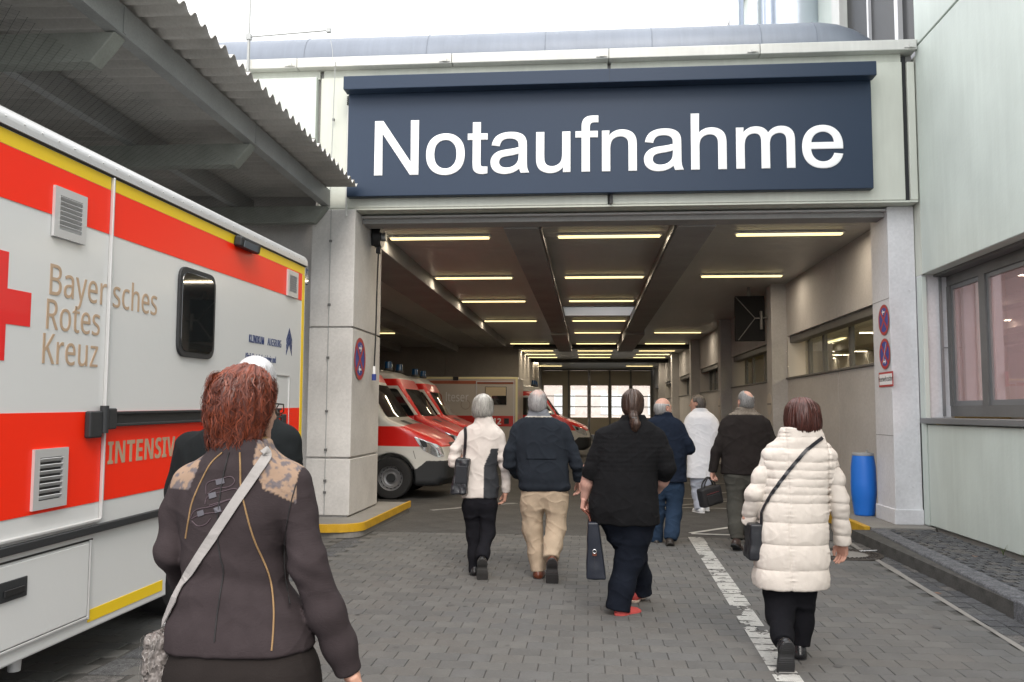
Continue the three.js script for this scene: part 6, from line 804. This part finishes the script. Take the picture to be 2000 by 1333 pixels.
{ const c = P3.Q(946, 822, 0.095); obj('label_patch', bx(c[0] - 0.03, c[0] + 0.03, c[1] - 0.012, c[1] + 0.012, c[2] - 0.012, c[2] - 0.006, 0.003), mat([0.8, 0.79, 0.78], 0.5), P3.t);
  const b = thing('handbag', 'black leather shoulder bag hanging on the cream jacket', 'bag', P3.base), m = leather([0.013, 0.014, 0.018], 0.32), k = P3.Q(902, 930, 0.10);
  const f = (x, y, z) => { const u = (y - k[1]) / 0.17, w = 0.052 + 0.012 * Math.max(0, -u), qx = Math.abs(x - k[0] - 0.02 * u) - w, qy = Math.abs(y - k[1]) - 0.15, qz = Math.abs(z - k[2]) - 0.085 - 0.02 * Math.max(0, -u); return Math.hypot(Math.max(qx, 0), Math.max(qy, 0), Math.max(qz, 0)) + Math.min(Math.max(qx, qy, qz), 0) - 0.016 + 0.005 * noise3(x * 22, y * 22, z * 22) + 0.003 * noise3(x * 60, y * 30, z * 60); };
  obj('bag_body', nets(f, [k[0] - 0.13, k[1] - 0.22, k[2] - 0.15], [k[0] + 0.13, k[1] + 0.22, k[2] + 0.15], 0.008), m, b);
  const q = onBack(P3, dens([[909, 836], [910, 850], [909, 875], [908, 892]], 14), 0.006); q.push([k[0] + 0.03, k[1] + 0.12, k[2] + 0.05, 0, 0, 1]); obj('strap', band(q, 0.016, 0.004), m, b); const fl = bx(-0.055, 0.055, -0.14, 0.02, -0.005, 0.005, 0.004); fl.translate(k[0] + 0.01, k[1] + 0.08, k[2] + 0.115); obj('flap', fl, m, b); }
// man in navy blouson
const P4 = person({
  label: 'person with thinning grey hair in a navy blouson and beige trousers', z: -8.05, x: 1058, seed: 41, skin: [0.47, 0.27, 0.21],
  head: { at: [1050, 789, 0], size: 0.238, yaw: 0.06 }, hair: { style: 'thin', base: [0.20, 0.19, 0.19], light: [0.44, 0.43, 0.43] },
  top: { name: 'jacket', cell: 0.0095, fold: 0.007, rows: [[800, 1033, 1069, 0.082, 0.01], [813, 1029, 1076, 0.09, 0.005], [819, 1018, 1088, 0.10], [826, 1010, 1098, 0.112], [836, 1005, 1104, 0.122], [860, 1004, 1108, 0.135], [900, 1008, 1110, 0.142], [930, 1012, 1112, 0.148, 0.01], [945, 1015, 1112, 0.142, 0.01], [957, 1019, 1109, 0.13, 0.01]],
    arms: [[[1012, 845, 0, 0.064], [998, 882, 0.02, 0.058], [995, 905, 0.02, 0.054], [1010, 925, -0.12, 0.048], [1022, 934, -0.24, 0.04]], [[1101, 844, 0, 0.064], [1116, 882, 0.0, 0.059], [1126, 908, 0.01, 0.055], [1130, 940, -0.05, 0.045]]],
    dis: (Q) => { const fy = Q(0, 884)[1], a = Q(1036, 0)[0], b = Q(1088, 0)[0], h = Q(0, 945)[1], e = Q(1129, 905); return (x, y, z, to, ar) => (to < ar && z > 0 && y > fy ? -0.009 * Math.exp(-(y - fy) / 0.06) * sst(a - 0.015, a, x) * sst(b + 0.015, b, x) : 0) + (y < h && to < ar ? 0.010 + 0.002 * Math.sin(x * 260) : 0) - 0.012 * Math.exp(-(((y - h - 0.04) / 0.035) ** 2)) * (to < ar ? 1 : 0) + 0.005 * Math.sin((y - e[1]) * 60 + z * 25) * Math.exp(-(((y - e[1]) / 0.12) ** 2)) * (ar < to ? 1 : 0); },
    color: (Q, sc, torso, arms) => { const h = Q(0, 945)[1], c0 = Q(0, 806)[1], cf = Q(0, 930)[1]; return (x, y, z) => { if (y < h && torso(x, y, z) < 0.03) return speck([0.13, 0.135, 0.145], x, y, z, 0.15); if (arms[1](x, y, z) < 0.03 && y < cf && x > Q(1118, 0)[0]) return speck([0.11, 0.115, 0.125], x, y, z, 0.15); if (y > c0) return [0.16, 0.17, 0.19]; if (y > c0 - 0.008 && y < c0) return [0.5, 0.47, 0.42]; return speck([0.017, 0.021, 0.028], x, y, z, 0.14); }; } },
  hip: [[940, 1018, 1108, 0.125], [965, 1016, 1110, 0.135, 0.01], [990, 1020, 1108, 0.13, 0.01]], legs: [[[1040, 985, 0.01, 0.105], [1041, 1035, -0.02, 0.085], [1049, 1080, 0.0, 0.076], [1052, 1116, 0.02, 0.072]], [[1087, 985, 0.01, 0.105], [1086, 1030, 0.02, 0.085], [1080, 1065, 0.14, 0.076], [1077, 1092, 0.24, 0.068]]], legColor: [0.40, 0.315, 0.23], legFold: 0.0095, legCell: 0.009,
  hands: [{ at: [1131, 940, -0.05], to: [1133, 966, -0.09], twist: 0.3 }, { at: [1022, 934, -0.24], to: [1034, 942, -0.30], left: true }],
  shoes: [{ at: [1052, 1112, 0.02], mat: leather([0.11, 0.03, 0.014], 0.28), size: 1.02 }, { at: [1078, 1100, 0.25], pitch: -1.2, yaw: 0.05, mat: leather([0.11, 0.03, 0.014], 0.28), sole: mat([0.03, 0.028, 0.028], 0.75), size: 1.02 }],
});
// large woman in black cardigan
const P5 = person({
  label: 'person with brown ponytail in a wide black cardigan and red shoes', z: -6.72, x: 1225, seed: 53, skin: [0.52, 0.30, 0.24], bodyCell: 0.012,
  head: { at: [1236, 792, 0], size: 0.228, yaw: -0.1 }, hair: { style: 'ponytail', base: [0.020, 0.011, 0.008], light: [0.085, 0.047, 0.032], near: true },
  top: { name: 'cardigan', cell: 0.009, fold: 0.006, rows: [[812, 1216, 1258, 0.085, 0.01], [821, 1211, 1263, 0.094], [827, 1198, 1272, 0.108], [835, 1184, 1280, 0.122], [848, 1175, 1287, 0.14], [885, 1168, 1290, 0.165, 0.005], [920, 1166, 1282, 0.175, 0.01], [960, 1158, 1283, 0.19, 0.015], [990, 1152, 1286, 0.20, 0.02], [1022, 1160, 1288, 0.195, 0.02]],
    arms: [[[1181, 857, 0, 0.073], [1166, 894, 0.01, 0.071], [1155, 918, 0.01, 0.064], [1150, 934, 0.0, 0.06]], [[1283, 860, 0, 0.073], [1296, 890, 0.02, 0.071], [1303, 914, 0.03, 0.064], [1297, 932, -0.03, 0.057]]],
    dis: (Q) => { const yk = Q(0, 905)[1]; return (x, y, z, to, a) => (y > yk && z > -0.02 ? 0.0016 * Math.sin((x + y) * 260) * Math.sin((x - y) * 260) : 0.003 * Math.sin(x * 34 + 2 * noise3(x * 3, y * 2, 0)) * sst(0, 0.3, yk - y)) + 0.0015 * Math.sin(y * 420) * (y < Q(0, 1018)[1] ? 1 : 0); },
    color: () => (x, y, z) => speck([0.0085, 0.0085, 0.0095], x, y, z, 0.25, 50) },
  bare: [[[1152, 915, 0.01, 0.055], [1147, 945, -0.02, 0.046], [1142, 972, -0.05, 0.033]], [[1306, 914, 0.03, 0.055], [1294, 940, -0.06, 0.046], [1284, 958, -0.16, 0.034]]],
  hip: [[980, 1164, 1280, 0.17, 0.01], [1020, 1168, 1282, 0.18, 0.01], [1050, 1178, 1276, 0.15, 0.0]], legs: [[[1240, 1045, 0.02, 0.125], [1228, 1095, -0.0, 0.102], [1214, 1145, 0.03, 0.087], [1206, 1190, 0.04, 0.092]], [[1222, 1045, -0.02, 0.13], [1240, 1090, -0.22, 0.092], [1252, 1130, -0.40, 0.076], [1252, 1160, -0.44, 0.08]]], legColor: [0.0085, 0.011, 0.018], legFold: 0.008, legCell: 0.0095,
  hands: [{ at: [1142, 972, -0.05], to: [1139, 994, -0.06], left: true, grip: true, twist: -0.3, size: 0.95 }, { at: [1284, 958, -0.16], to: [1276, 966, -0.24], size: 0.95 }],
  shoes: [{ at: [1217, 1186, 0.04], yaw: -0.75, mat: mat([0.42, 0.055, 0.05], 0.7), sole: mat([0.5, 0.4, 0.33], 0.7), size: 0.98 }, { at: [1241, 1152, -0.44], yaw: -0.3, pitch: 0.0, mat: mat([0.42, 0.055, 0.05], 0.7), sole: mat([0.5, 0.4, 0.33], 0.7), size: 0.98 }],
});
{ const b = thing('tote_bag', 'navy leather tote bag with brown handles held beside the black cardigan', 'bag', P5.base), m = leather([0.009, 0.012, 0.022], 0.35), k = P5.Q(1161, 1070, -0.02), hd = P5.Q(1140, 990, -0.06);
  const f = (x, y, z) => { const u = (y - k[1]) / 0.21, qx = Math.abs(x - k[0] - 0.012 * -u) - (0.046 - 0.018 * u), qy = Math.abs(y - k[1]) - 0.20, qz = Math.abs(z - k[2]) - 0.17; return Math.hypot(Math.max(qx, 0), Math.max(qy, 0), Math.max(qz, 0)) + Math.min(Math.max(qx, qy, qz), 0) - 0.012 + 0.004 * noise3(x * 16, y * 12, z * 16); };
  obj('bag_body', nets(f, [k[0] - 0.12, k[1] - 0.25, k[2] - 0.22], [k[0] + 0.12, k[1] + 0.25, k[2] + 0.22], 0.008), m, b); const br = leather([0.13, 0.035, 0.018], 0.4);
  for (const s of [-0.028, 0.022]) obj('handle', tube([[k[0] + s, k[1] + 0.16, k[2] + 0.10], [k[0] + s * 1.0 - 0.01, k[1] + 0.24, k[2] + 0.07], [hd[0] + s * 0.35, hd[1] - 0.02, hd[2] + 0.02], [hd[0] + s * 0.35, hd[1] - 0.02, hd[2] - 0.04], [k[0] + s, k[1] + 0.24, k[2] - 0.08], [k[0] + s, k[1] + 0.16, k[2] - 0.10]], 0.0085, 40, 8), br, b);
  obj('side_seam', bx(k[0] - 0.003, k[0] + 0.003, k[1] - 0.19, k[1] + 0.0, k[2] + 0.176, k[2] + 0.184), leather([0.02, 0.022, 0.03]), b); const r = new THREE.TorusGeometry(0.014, 0.0035, 8, 20); r.translate(k[0], k[1] + 0.0, k[2] + 0.192); obj('metal_ring', r, V.chrome, b); obj('tag', bx(k[0] - 0.016, k[0] + 0.016, k[1] - 0.035, k[1] - 0.01, k[2] + 0.183, k[2] + 0.19, 0.003), br, b); }
// bald man in dark blue jacket
person({
  label: 'person with bald head and grey fringe in a dark blue jacket and jeans', z: -10.34, x: 1305, seed: 61, skin: [0.50, 0.29, 0.22],
  head: { at: [1296, 798, 0], size: 0.238, yaw: -0.95, roll: 0 }, hair: { style: 'fringe', base: [0.20, 0.19, 0.185], light: [0.42, 0.41, 0.40] },
  top: { name: 'jacket', cell: 0.011, fold: 0.007, rows: [[806, 1282, 1312, 0.084, 0.01], [814, 1278, 1316, 0.092], [819, 1268, 1325, 0.108], [827, 1261, 1332, 0.124], [848, 1256, 1336, 0.14], [890, 1262, 1338, 0.15], [920, 1270, 1340, 0.15], [941, 1272, 1341, 0.15]], arms: [[[1266, 845, 0, 0.069], [1250, 868, 0.0, 0.066], [1254, 890, -0.05, 0.06], [1272, 894, -0.25, 0.048]], [[1328, 843, 0, 0.069], [1342, 866, 0.02, 0.064], [1347, 877, 0.0, 0.062], [1334, 880, -0.22, 0.05]]], color: () => (x, y, z) => speck([0.011, 0.016, 0.028], x, y, z, 0.15) },
  hip: [[930, 1272, 1334, 0.12], [950, 1270, 1334, 0.13], [970, 1272, 1330, 0.12]], legs: [[[1284, 962, 0, 0.105], [1284, 1005, -0.03, 0.082], [1282, 1050, -0.04, 0.072], [1282, 1058, -0.04, 0.07]], [[1318, 962, 0, 0.105], [1316, 1005, 0.04, 0.084], [1312, 1042, 0.15, 0.073], [1310, 1055, 0.18, 0.07]]], legColor: [0.020, 0.036, 0.065], legFold: 0.009,
  hands: [{ at: [1274, 894, -0.25], to: [1284, 888, -0.32], left: true }, { at: [1336, 880, -0.22], to: [1326, 876, -0.3] }], shoes: [{ at: [1282, 1052, -0.03], mat: leather([0.02, 0.016, 0.013], 0.5) }, { at: [1308, 1058, 0.19], pitch: -0.75, mat: leather([0.024, 0.018, 0.014], 0.5), sole: mat([0.03, 0.026, 0.022], 0.8) }],
});
// doctor in white coat
person({
  label: 'person in a long white doctor coat and pale blue trousers, face turned aside', z: -13.5, x: 1370, seed: 71, skin: [0.48, 0.28, 0.21],
  head: { at: [1362, 789, 0], size: 0.245, yaw: 1.15 }, hair: { style: 'receding', base: [0.055, 0.045, 0.04], light: [0.20, 0.175, 0.155] },
  top: { name: 'doctor_coat', cell: 0.012, fold: 0.005, rows: [[798, 1356, 1380, 0.084, 0.01], [804, 1352, 1384, 0.092], [809, 1346, 1391, 0.11], [817, 1341, 1397, 0.128], [840, 1340, 1402, 0.14], [870, 1344, 1396, 0.14], [900, 1344, 1392, 0.15], [934, 1342, 1390, 0.16]], arms: [[[1347, 826, 0, 0.067], [1338, 850, -0.02, 0.064], [1340, 872, -0.08, 0.058], [1346, 882, -0.25, 0.05]], [[1395, 826, 0, 0.067], [1400, 852, 0.0, 0.06], [1402, 875, -0.02, 0.058], [1398, 896, -0.12, 0.05]]], dis: (Q) => { const c = Q(1366, 0)[0], y0 = Q(0, 880)[1]; return (x, y, z, to, a) => (to < a && z > 0 ? 0.008 * Math.exp(-(((x - c - 0.02) / 0.012) ** 2)) * sst(y0 + 0.1, y0 - 0.2, y) : 0); }, color: () => (x, y, z) => speck([0.80, 0.81, 0.85], x, y, z, 0.04) },
  hip: [[915, 1350, 1386, 0.12], [930, 1348, 1388, 0.13], [945, 1350, 1386, 0.12]], legs: [[[1362, 938, 0, 0.1], [1363, 965, -0.01, 0.085], [1367, 994, 0.03, 0.075]], [[1378, 938, 0, 0.1], [1378, 962, -0.08, 0.085], [1378, 988, -0.2, 0.072]]], legColor: [0.46, 0.49, 0.57], legFold: 0.009,
  hands: [{ at: [1346, 882, -0.25], to: [1352, 884, -0.33], left: true }, { at: [1398, 898, -0.12], to: [1396, 908, -0.2] }], shoes: [{ at: [1368, 991, 0.03], yaw: 0.4, mat: mat([0.75, 0.76, 0.78], 0.5), sole: M.white, size: 1.05 }, { at: [1378, 986, -0.2], yaw: 0.3, mat: mat([0.75, 0.76, 0.78], 0.5), sole: M.white, size: 1.05 }],
});
// man in dark brown jacket
const P8 = person({
  label: 'person with balding crown in a dark brown suede jacket carrying a briefcase', z: -10.0, x: 1455, seed: 83, skin: [0.50, 0.29, 0.22],
  head: { at: [1456, 785, 0], size: 0.235, yaw: 0.35 }, hair: { style: 'crown', base: [0.11, 0.105, 0.10], light: [0.34, 0.33, 0.32] },
  top: { name: 'jacket', cell: 0.0105, fold: 0.006, rows: [[796, 1438, 1472, 0.078, 0.01], [803, 1436, 1475, 0.092], [809, 1426, 1484, 0.108], [816, 1418, 1492, 0.124], [828, 1413, 1498, 0.136], [860, 1412, 1500, 0.14], [900, 1411, 1494, 0.14], [927, 1410, 1490, 0.145]], arms: [[[1420, 831, 0, 0.066], [1407, 866, 0.0, 0.058], [1400, 882, 0.0, 0.056], [1392, 922, -0.03, 0.046]], [[1493, 831, 0, 0.066], [1506, 862, 0.0, 0.062], [1510, 885, -0.02, 0.056], [1508, 920, -0.1, 0.046]]], color: (Q) => { const c = Q(0, 801)[1]; return (x, y, z) => y > c ? speck([0.16, 0.135, 0.11], x, y, z, 0.7, 70) : speck([0.020, 0.0165, 0.0155], x, y, z, 0.3, 22); } },
  hip: [[912, 1418, 1486, 0.125], [932, 1416, 1486, 0.13], [950, 1418, 1484, 0.12]], legs: [[[1436, 945, 0, 0.1], [1436, 995, 0.02, 0.084], [1438, 1030, 0.1, 0.074], [1440, 1054, 0.14, 0.07]], [[1470, 945, 0, 0.1], [1468, 990, -0.12, 0.084], [1464, 1025, -0.28, 0.074], [1464, 1044, -0.32, 0.07]]], legColor: [0.060, 0.058, 0.050], legFold: 0.009,
  hands: [{ at: [1392, 922, -0.03], to: [1391, 938, -0.03], left: true, grip: true, twist: -0.5 }, { at: [1508, 920, -0.1], to: [1507, 936, -0.16] }], shoes: [{ at: [1440, 1057, 0.15], pitch: -0.55, yaw: -0.5, mat: leather([0.035, 0.02, 0.016], 0.35) }, { at: [1464, 1042, -0.32], mat: leather([0.035, 0.02, 0.016], 0.35) }],
});
{ const k = P8.Q(1387, 969, -0.02), hd = P8.Q(1391, 936, -0.03), b = thing('briefcase', 'small black soft briefcase carried in the left hand', 'bag', [P8.base[0] + k[0], k[1], P8.base[2] + k[2]], 0.5); b.rotation.z = 0.22; const m = mat([0.012, 0.011, 0.012], 0.7, { bumpMap: rep(tWeave, 0.08), bumpScale: 0.001 });
  obj('bag_body', (() => { const f = (x, y, z) => { const qx = Math.abs(x) - 0.115, qy = Math.abs(y) - 0.085, qz = Math.abs(z) - 0.04; return Math.hypot(Math.max(qx, 0), Math.max(qy, 0), Math.max(qz, 0)) + Math.min(Math.max(qx, qy, qz), 0) - 0.022 + 0.003 * noise3(x * 20, y * 20, z * 20); }; return nets(f, [-0.17, -0.14, -0.1], [0.17, 0.14, 0.1], 0.009); })(), m, b); obj('front_pocket', bx(-0.09, 0.09, -0.08, 0.02, 0.055, 0.072, 0.006), m, b); obj('zip_line', bx(-0.085, 0.085, 0.034, 0.04, 0.06, 0.066), mat([0.12, 0.02, 0.02], 0.5), b); for (const s of [-0.02, 0.03]) obj('handle', tube([[-0.08, 0.09, s], [-0.06, 0.15, s], [0.02, 0.21, s * 0.5], [0.07, 0.15, s], [0.08, 0.09, s]], 0.009, 24, 8), m, b); }
// woman in cream quilted coat
const P9 = person({
  label: 'person with auburn bob in a long cream quilted coat and black trousers', z: -5.66, x: 1550, seed: 97, skin: [0.50, 0.28, 0.21],
  head: { at: [1567, 818, -0.02], size: 0.226, yaw: -0.05 }, hair: { style: 'bob', base: [0.026, 0.008, 0.006], light: [0.115, 0.034, 0.024], near: true },
  top: { name: 'quilted_coat', cell: 0.0075, fold: 0.0032, mat: shiny, pw: 2.4, rows: [[836, 1528, 1600, 0.082, 0.02], [850, 1524, 1606, 0.09, 0.015], [862, 1519, 1607, 0.098, 0.01], [870, 1508, 1615, 0.11], [880, 1502, 1620, 0.12], [892, 1499, 1622, 0.128], [930, 1498, 1618, 0.138], [970, 1494, 1612, 0.142], [1010, 1488, 1612, 0.150], [1050, 1483, 1612, 0.158], [1100, 1479, 1613, 0.166], [1146, 1477, 1612, 0.168]],
    arms: [[[1511, 894, 0, 0.062], [1490, 932, 0.0, 0.056], [1475, 966, 0.0, 0.053], [1463, 1020, -0.08, 0.048]], [[1612, 896, 0, 0.062], [1629, 937, 0.0, 0.057], [1640, 980, 0.0, 0.052], [1646, 1062, -0.06, 0.047]]],
    dis: (Q) => { const ys = [852, 874, 900, 916, 933, 949, 964, 980, 1018, 1060, 1108, 1150].map((v) => Q(1550, v)[1]), sl = [905, 940, 975, 1008, 1040, 1075].map((v) => Q(1600, v)[1]), v1 = Q(1513, 0)[0], v2 = Q(1592, 0)[0];
      const seam = (y, l) => { for (let i = 0; i + 1 < l.length; i++) if (y <= l[i] && y > l[i + 1]) { const h = l[i] - l[i + 1], t = (l[i] - y) / h; return Math.min(0.012, h * 0.13) * (Math.pow(Math.sin(Math.PI * t), 0.5) - 0.45); } return 0; };
      return (x, y, z, to, a) => { const w = y + 0.007 * noise3(x * 9, y * 9, z * 9) + 0.0, cr = 0.0022 * noise3(x * 34, y * 16, z * 34) + 0.0007 * noise3(x * 80, y * 40, z * 80); if (to < a + 0.004) { const e = Math.min(Math.abs(x - v1), Math.abs(x - v2)); return -seam(w, ys) + 0.006 * Math.exp(-((e / 0.007) ** 2)) + cr * 1.1 + 0.003 * Math.exp(-((e / 0.03) ** 2)) * noise3(x * 20, y * 90, 2); } return -seam(w + Math.abs(x) * 0.08, sl) * 1.0 + cr + 0.0025 * noise3(x * 18, y * 40, z * 18); }; },
    color: () => (x, y, z) => speck([0.60, 0.545, 0.49], x, y, z, 0.05) },
  hip: [[1120, 1494, 1600, 0.13], [1150, 1498, 1590, 0.13], [1175, 1502, 1586, 0.12]], legs: [[[1522, 1165, 0.02, 0.092], [1524, 1205, 0.08, 0.075], [1528, 1240, 0.22, 0.062], [1531, 1258, 0.30, 0.058]], [[1565, 1165, 0, 0.088], [1564, 1215, -0.02, 0.07], [1562, 1262, 0.0, 0.062]]], legColor: [0.007, 0.007, 0.009], legFold: 0.005, legCell: 0.009,
  hands: [{ at: [1463, 1022, -0.08], to: [1474, 1044, -0.13], left: true, size: 0.9, twist: 0.6 }, { at: [1646, 1060, -0.06], to: [1646, 1090, -0.1], twist: 0.7, size: 0.9 }],
  shoes: [{ at: [1530, 1262, 0.31], pitch: -1.2, yaw: 0.08, mat: leather([0.012, 0.012, 0.014], 0.22), sole: mat([0.022, 0.022, 0.024], 0.5), size: 0.92 }, { at: [1561, 1262, 0.0], mat: leather([0.012, 0.012, 0.014], 0.22), yaw: -0.15, size: 0.92 }],
});
{ const b = thing('crossbody_bag', 'black bag with thin strap worn across the cream quilted coat', 'bag', P9.base), m = leather([0.011, 0.012, 0.016], 0.4), k = P9.Q(1473, 1056, -0.02);
  const q = onBack(P9, dens([[1606, 856], [1592, 866], [1572, 884], [1545, 915], [1515, 955], [1497, 985], [1489, 1002]], 34), 0.005); q.push([k[0] + 0.03, k[1] + 0.1, k[2] + 0.09, -0.7, 0, 0.7]); obj('strap', band(q, 0.011, 0.003), m, b);
  const f = (x, y, z) => { const u = (y - k[1]) / 0.12, qx = Math.abs(x - k[0]) - 0.028 - 0.012 * Math.max(0, -u), qy = Math.abs(y - k[1]) - 0.10, qz = Math.abs(z - k[2]) - 0.09; return Math.hypot(Math.max(qx, 0), Math.max(qy, 0), Math.max(qz, 0)) + Math.min(Math.max(qx, qy, qz), 0) - 0.015 + 0.004 * noise3(x * 20, y * 20, z * 20); }; obj('bag_body', nets(f, [k[0] - 0.1, k[1] - 0.16, k[2] - 0.14], [k[0] + 0.1, k[1] + 0.16, k[2] + 0.14], 0.007), m, b); }
// ---------------------------------------------------------------- small things on the ground
{
  const t = tag(obj('paper_strip', bx(-0.17, 0.17, 0, 0.006, -0.008, 0.008, 0.002), M.white), 'thin white paper strip lying in the gutter beside the kerb', 'litter'); t.position.set(3.14, 0.012, -9.95); t.rotation.y = 0.35;
  const r = rng(404), leafG = () => { const s = new THREE.Shape(); s.moveTo(-0.03, 0); s.quadraticCurveTo(-0.005, 0.022, 0.03, 0.002); s.quadraticCurveTo(0, -0.02, -0.03, 0); const g = new THREE.ShapeGeometry(s, 5), p = g.attributes.position; for (let i = 0; i < p.count; i++) p.setZ(i, 0.12 * Math.abs(p.getY(i)) + 2 * p.getX(i) ** 2); g.rotateX(-Math.PI / 2); g.computeVertexNormals(); return g; };
  const lm = mat([0.30, 0.13, 0.05], 0.8); lm.side = THREE.DoubleSide; for (const [x, y, z, l] of [[3.72, 0.162, -8.75, 'dry brown leaf lying on the cobbles'], [2.97, 0.008, -7.72, 'dry brown leaf lying beside the pale mortar strip'], [-2.58, 0.008, -5.1, 'dry brown leaf lying beside the ambulance gutter']]) { const o = tag(obj('fallen_leaf', leafG(), lm), l, 'leaf'); o.position.set(x, y, z); o.rotation.y = r() * 6; o.scale.setScalar(1.1); }
  // weeds along the foot of the green wall
  const gm = mat([0.075, 0.11, 0.03], 0.8); gm.side = THREE.DoubleSide;
  [[4.10, -8.55, 24, 0.10, 'green weed tuft at the foot of the pale green wall'], [4.06, -8.2, 18, 0.07, 'low green weed growing between cobbles and wall'], [4.12, -9.05, 9, 0.13, 'thin dry weed stalks against the pale green wall'], [4.12, -7.6, 20, 0.09, 'green weed tuft beside the wall joint']].forEach(([x, z, n, h, l]) => { const P = []; for (let i = 0; i < n; i++) { const a = r() * 6.28, k = h * (0.5 + r()), dx = Math.cos(a), dz = Math.sin(a), w = 0.004; let px = 0, py = 0, pz = 0; for (let s = 1; s <= 4; s++) { const tt = s / 4, X = dx * k * 0.6 * tt ** 1.6, Y = k * Math.sin(tt * 1.5) * 0.8, Z = dz * k * 0.6 * tt ** 1.6, w0 = w * (1.1 - (s - 1) / 4), w1 = w * (1.1 - tt); P.push(px - dz * w0, py, pz + dx * w0, px + dz * w0, py, pz - dx * w0, X - dz * w1, Y, Z + dx * w1, px + dz * w0, py, pz - dx * w0, X + dz * w1, Y, Z - dx * w1, X - dz * w1, Y, Z + dx * w1); px = X; py = Y; pz = Z; } } const g = new THREE.BufferGeometry(); g.setAttribute('position', new THREE.BufferAttribute(new Float32Array(P), 3)); g.computeVertexNormals(); const o = tag(obj('weed', g, gm), l, 'plant', 'weeds along the wall'); o.position.set(x, 0.13, z); });
  // old chewing-gum and oil spots trodden into the pavers
  const yard = scene.getObjectByName('courtyard_paving'), sp = []; for (let i = 0; i < 90; i++) { const x = -2.4 + r() * 5.2, z = -10.4 + r() * 6, n = 9, R0 = 0.010 + 0.03 * r() ** 3, P = []; const rad = Array.from({ length: n }, () => R0 * (0.65 + 0.5 * r())); for (let k = 0; k < n; k++) { const a = k / n * 6.283, b = (k + 1) / n * 6.283; P.push(x, 0.0034, z, x + Math.cos(b) * rad[(k + 1) % n], 0.0034, z + Math.sin(b) * rad[(k + 1) % n], x + Math.cos(a) * rad[k], 0.0034, z + Math.sin(a) * rad[k]); } const g = new THREE.BufferGeometry(); g.setAttribute('position', new THREE.BufferAttribute(new Float32Array(P), 3)); g.computeVertexNormals(); sp.push(g); }
  obj('stain_spots', sp, mat([0.075, 0.073, 0.071], 0.85), yard).userData.kind = 'stuff';
}
renderer.render(scene, camera);
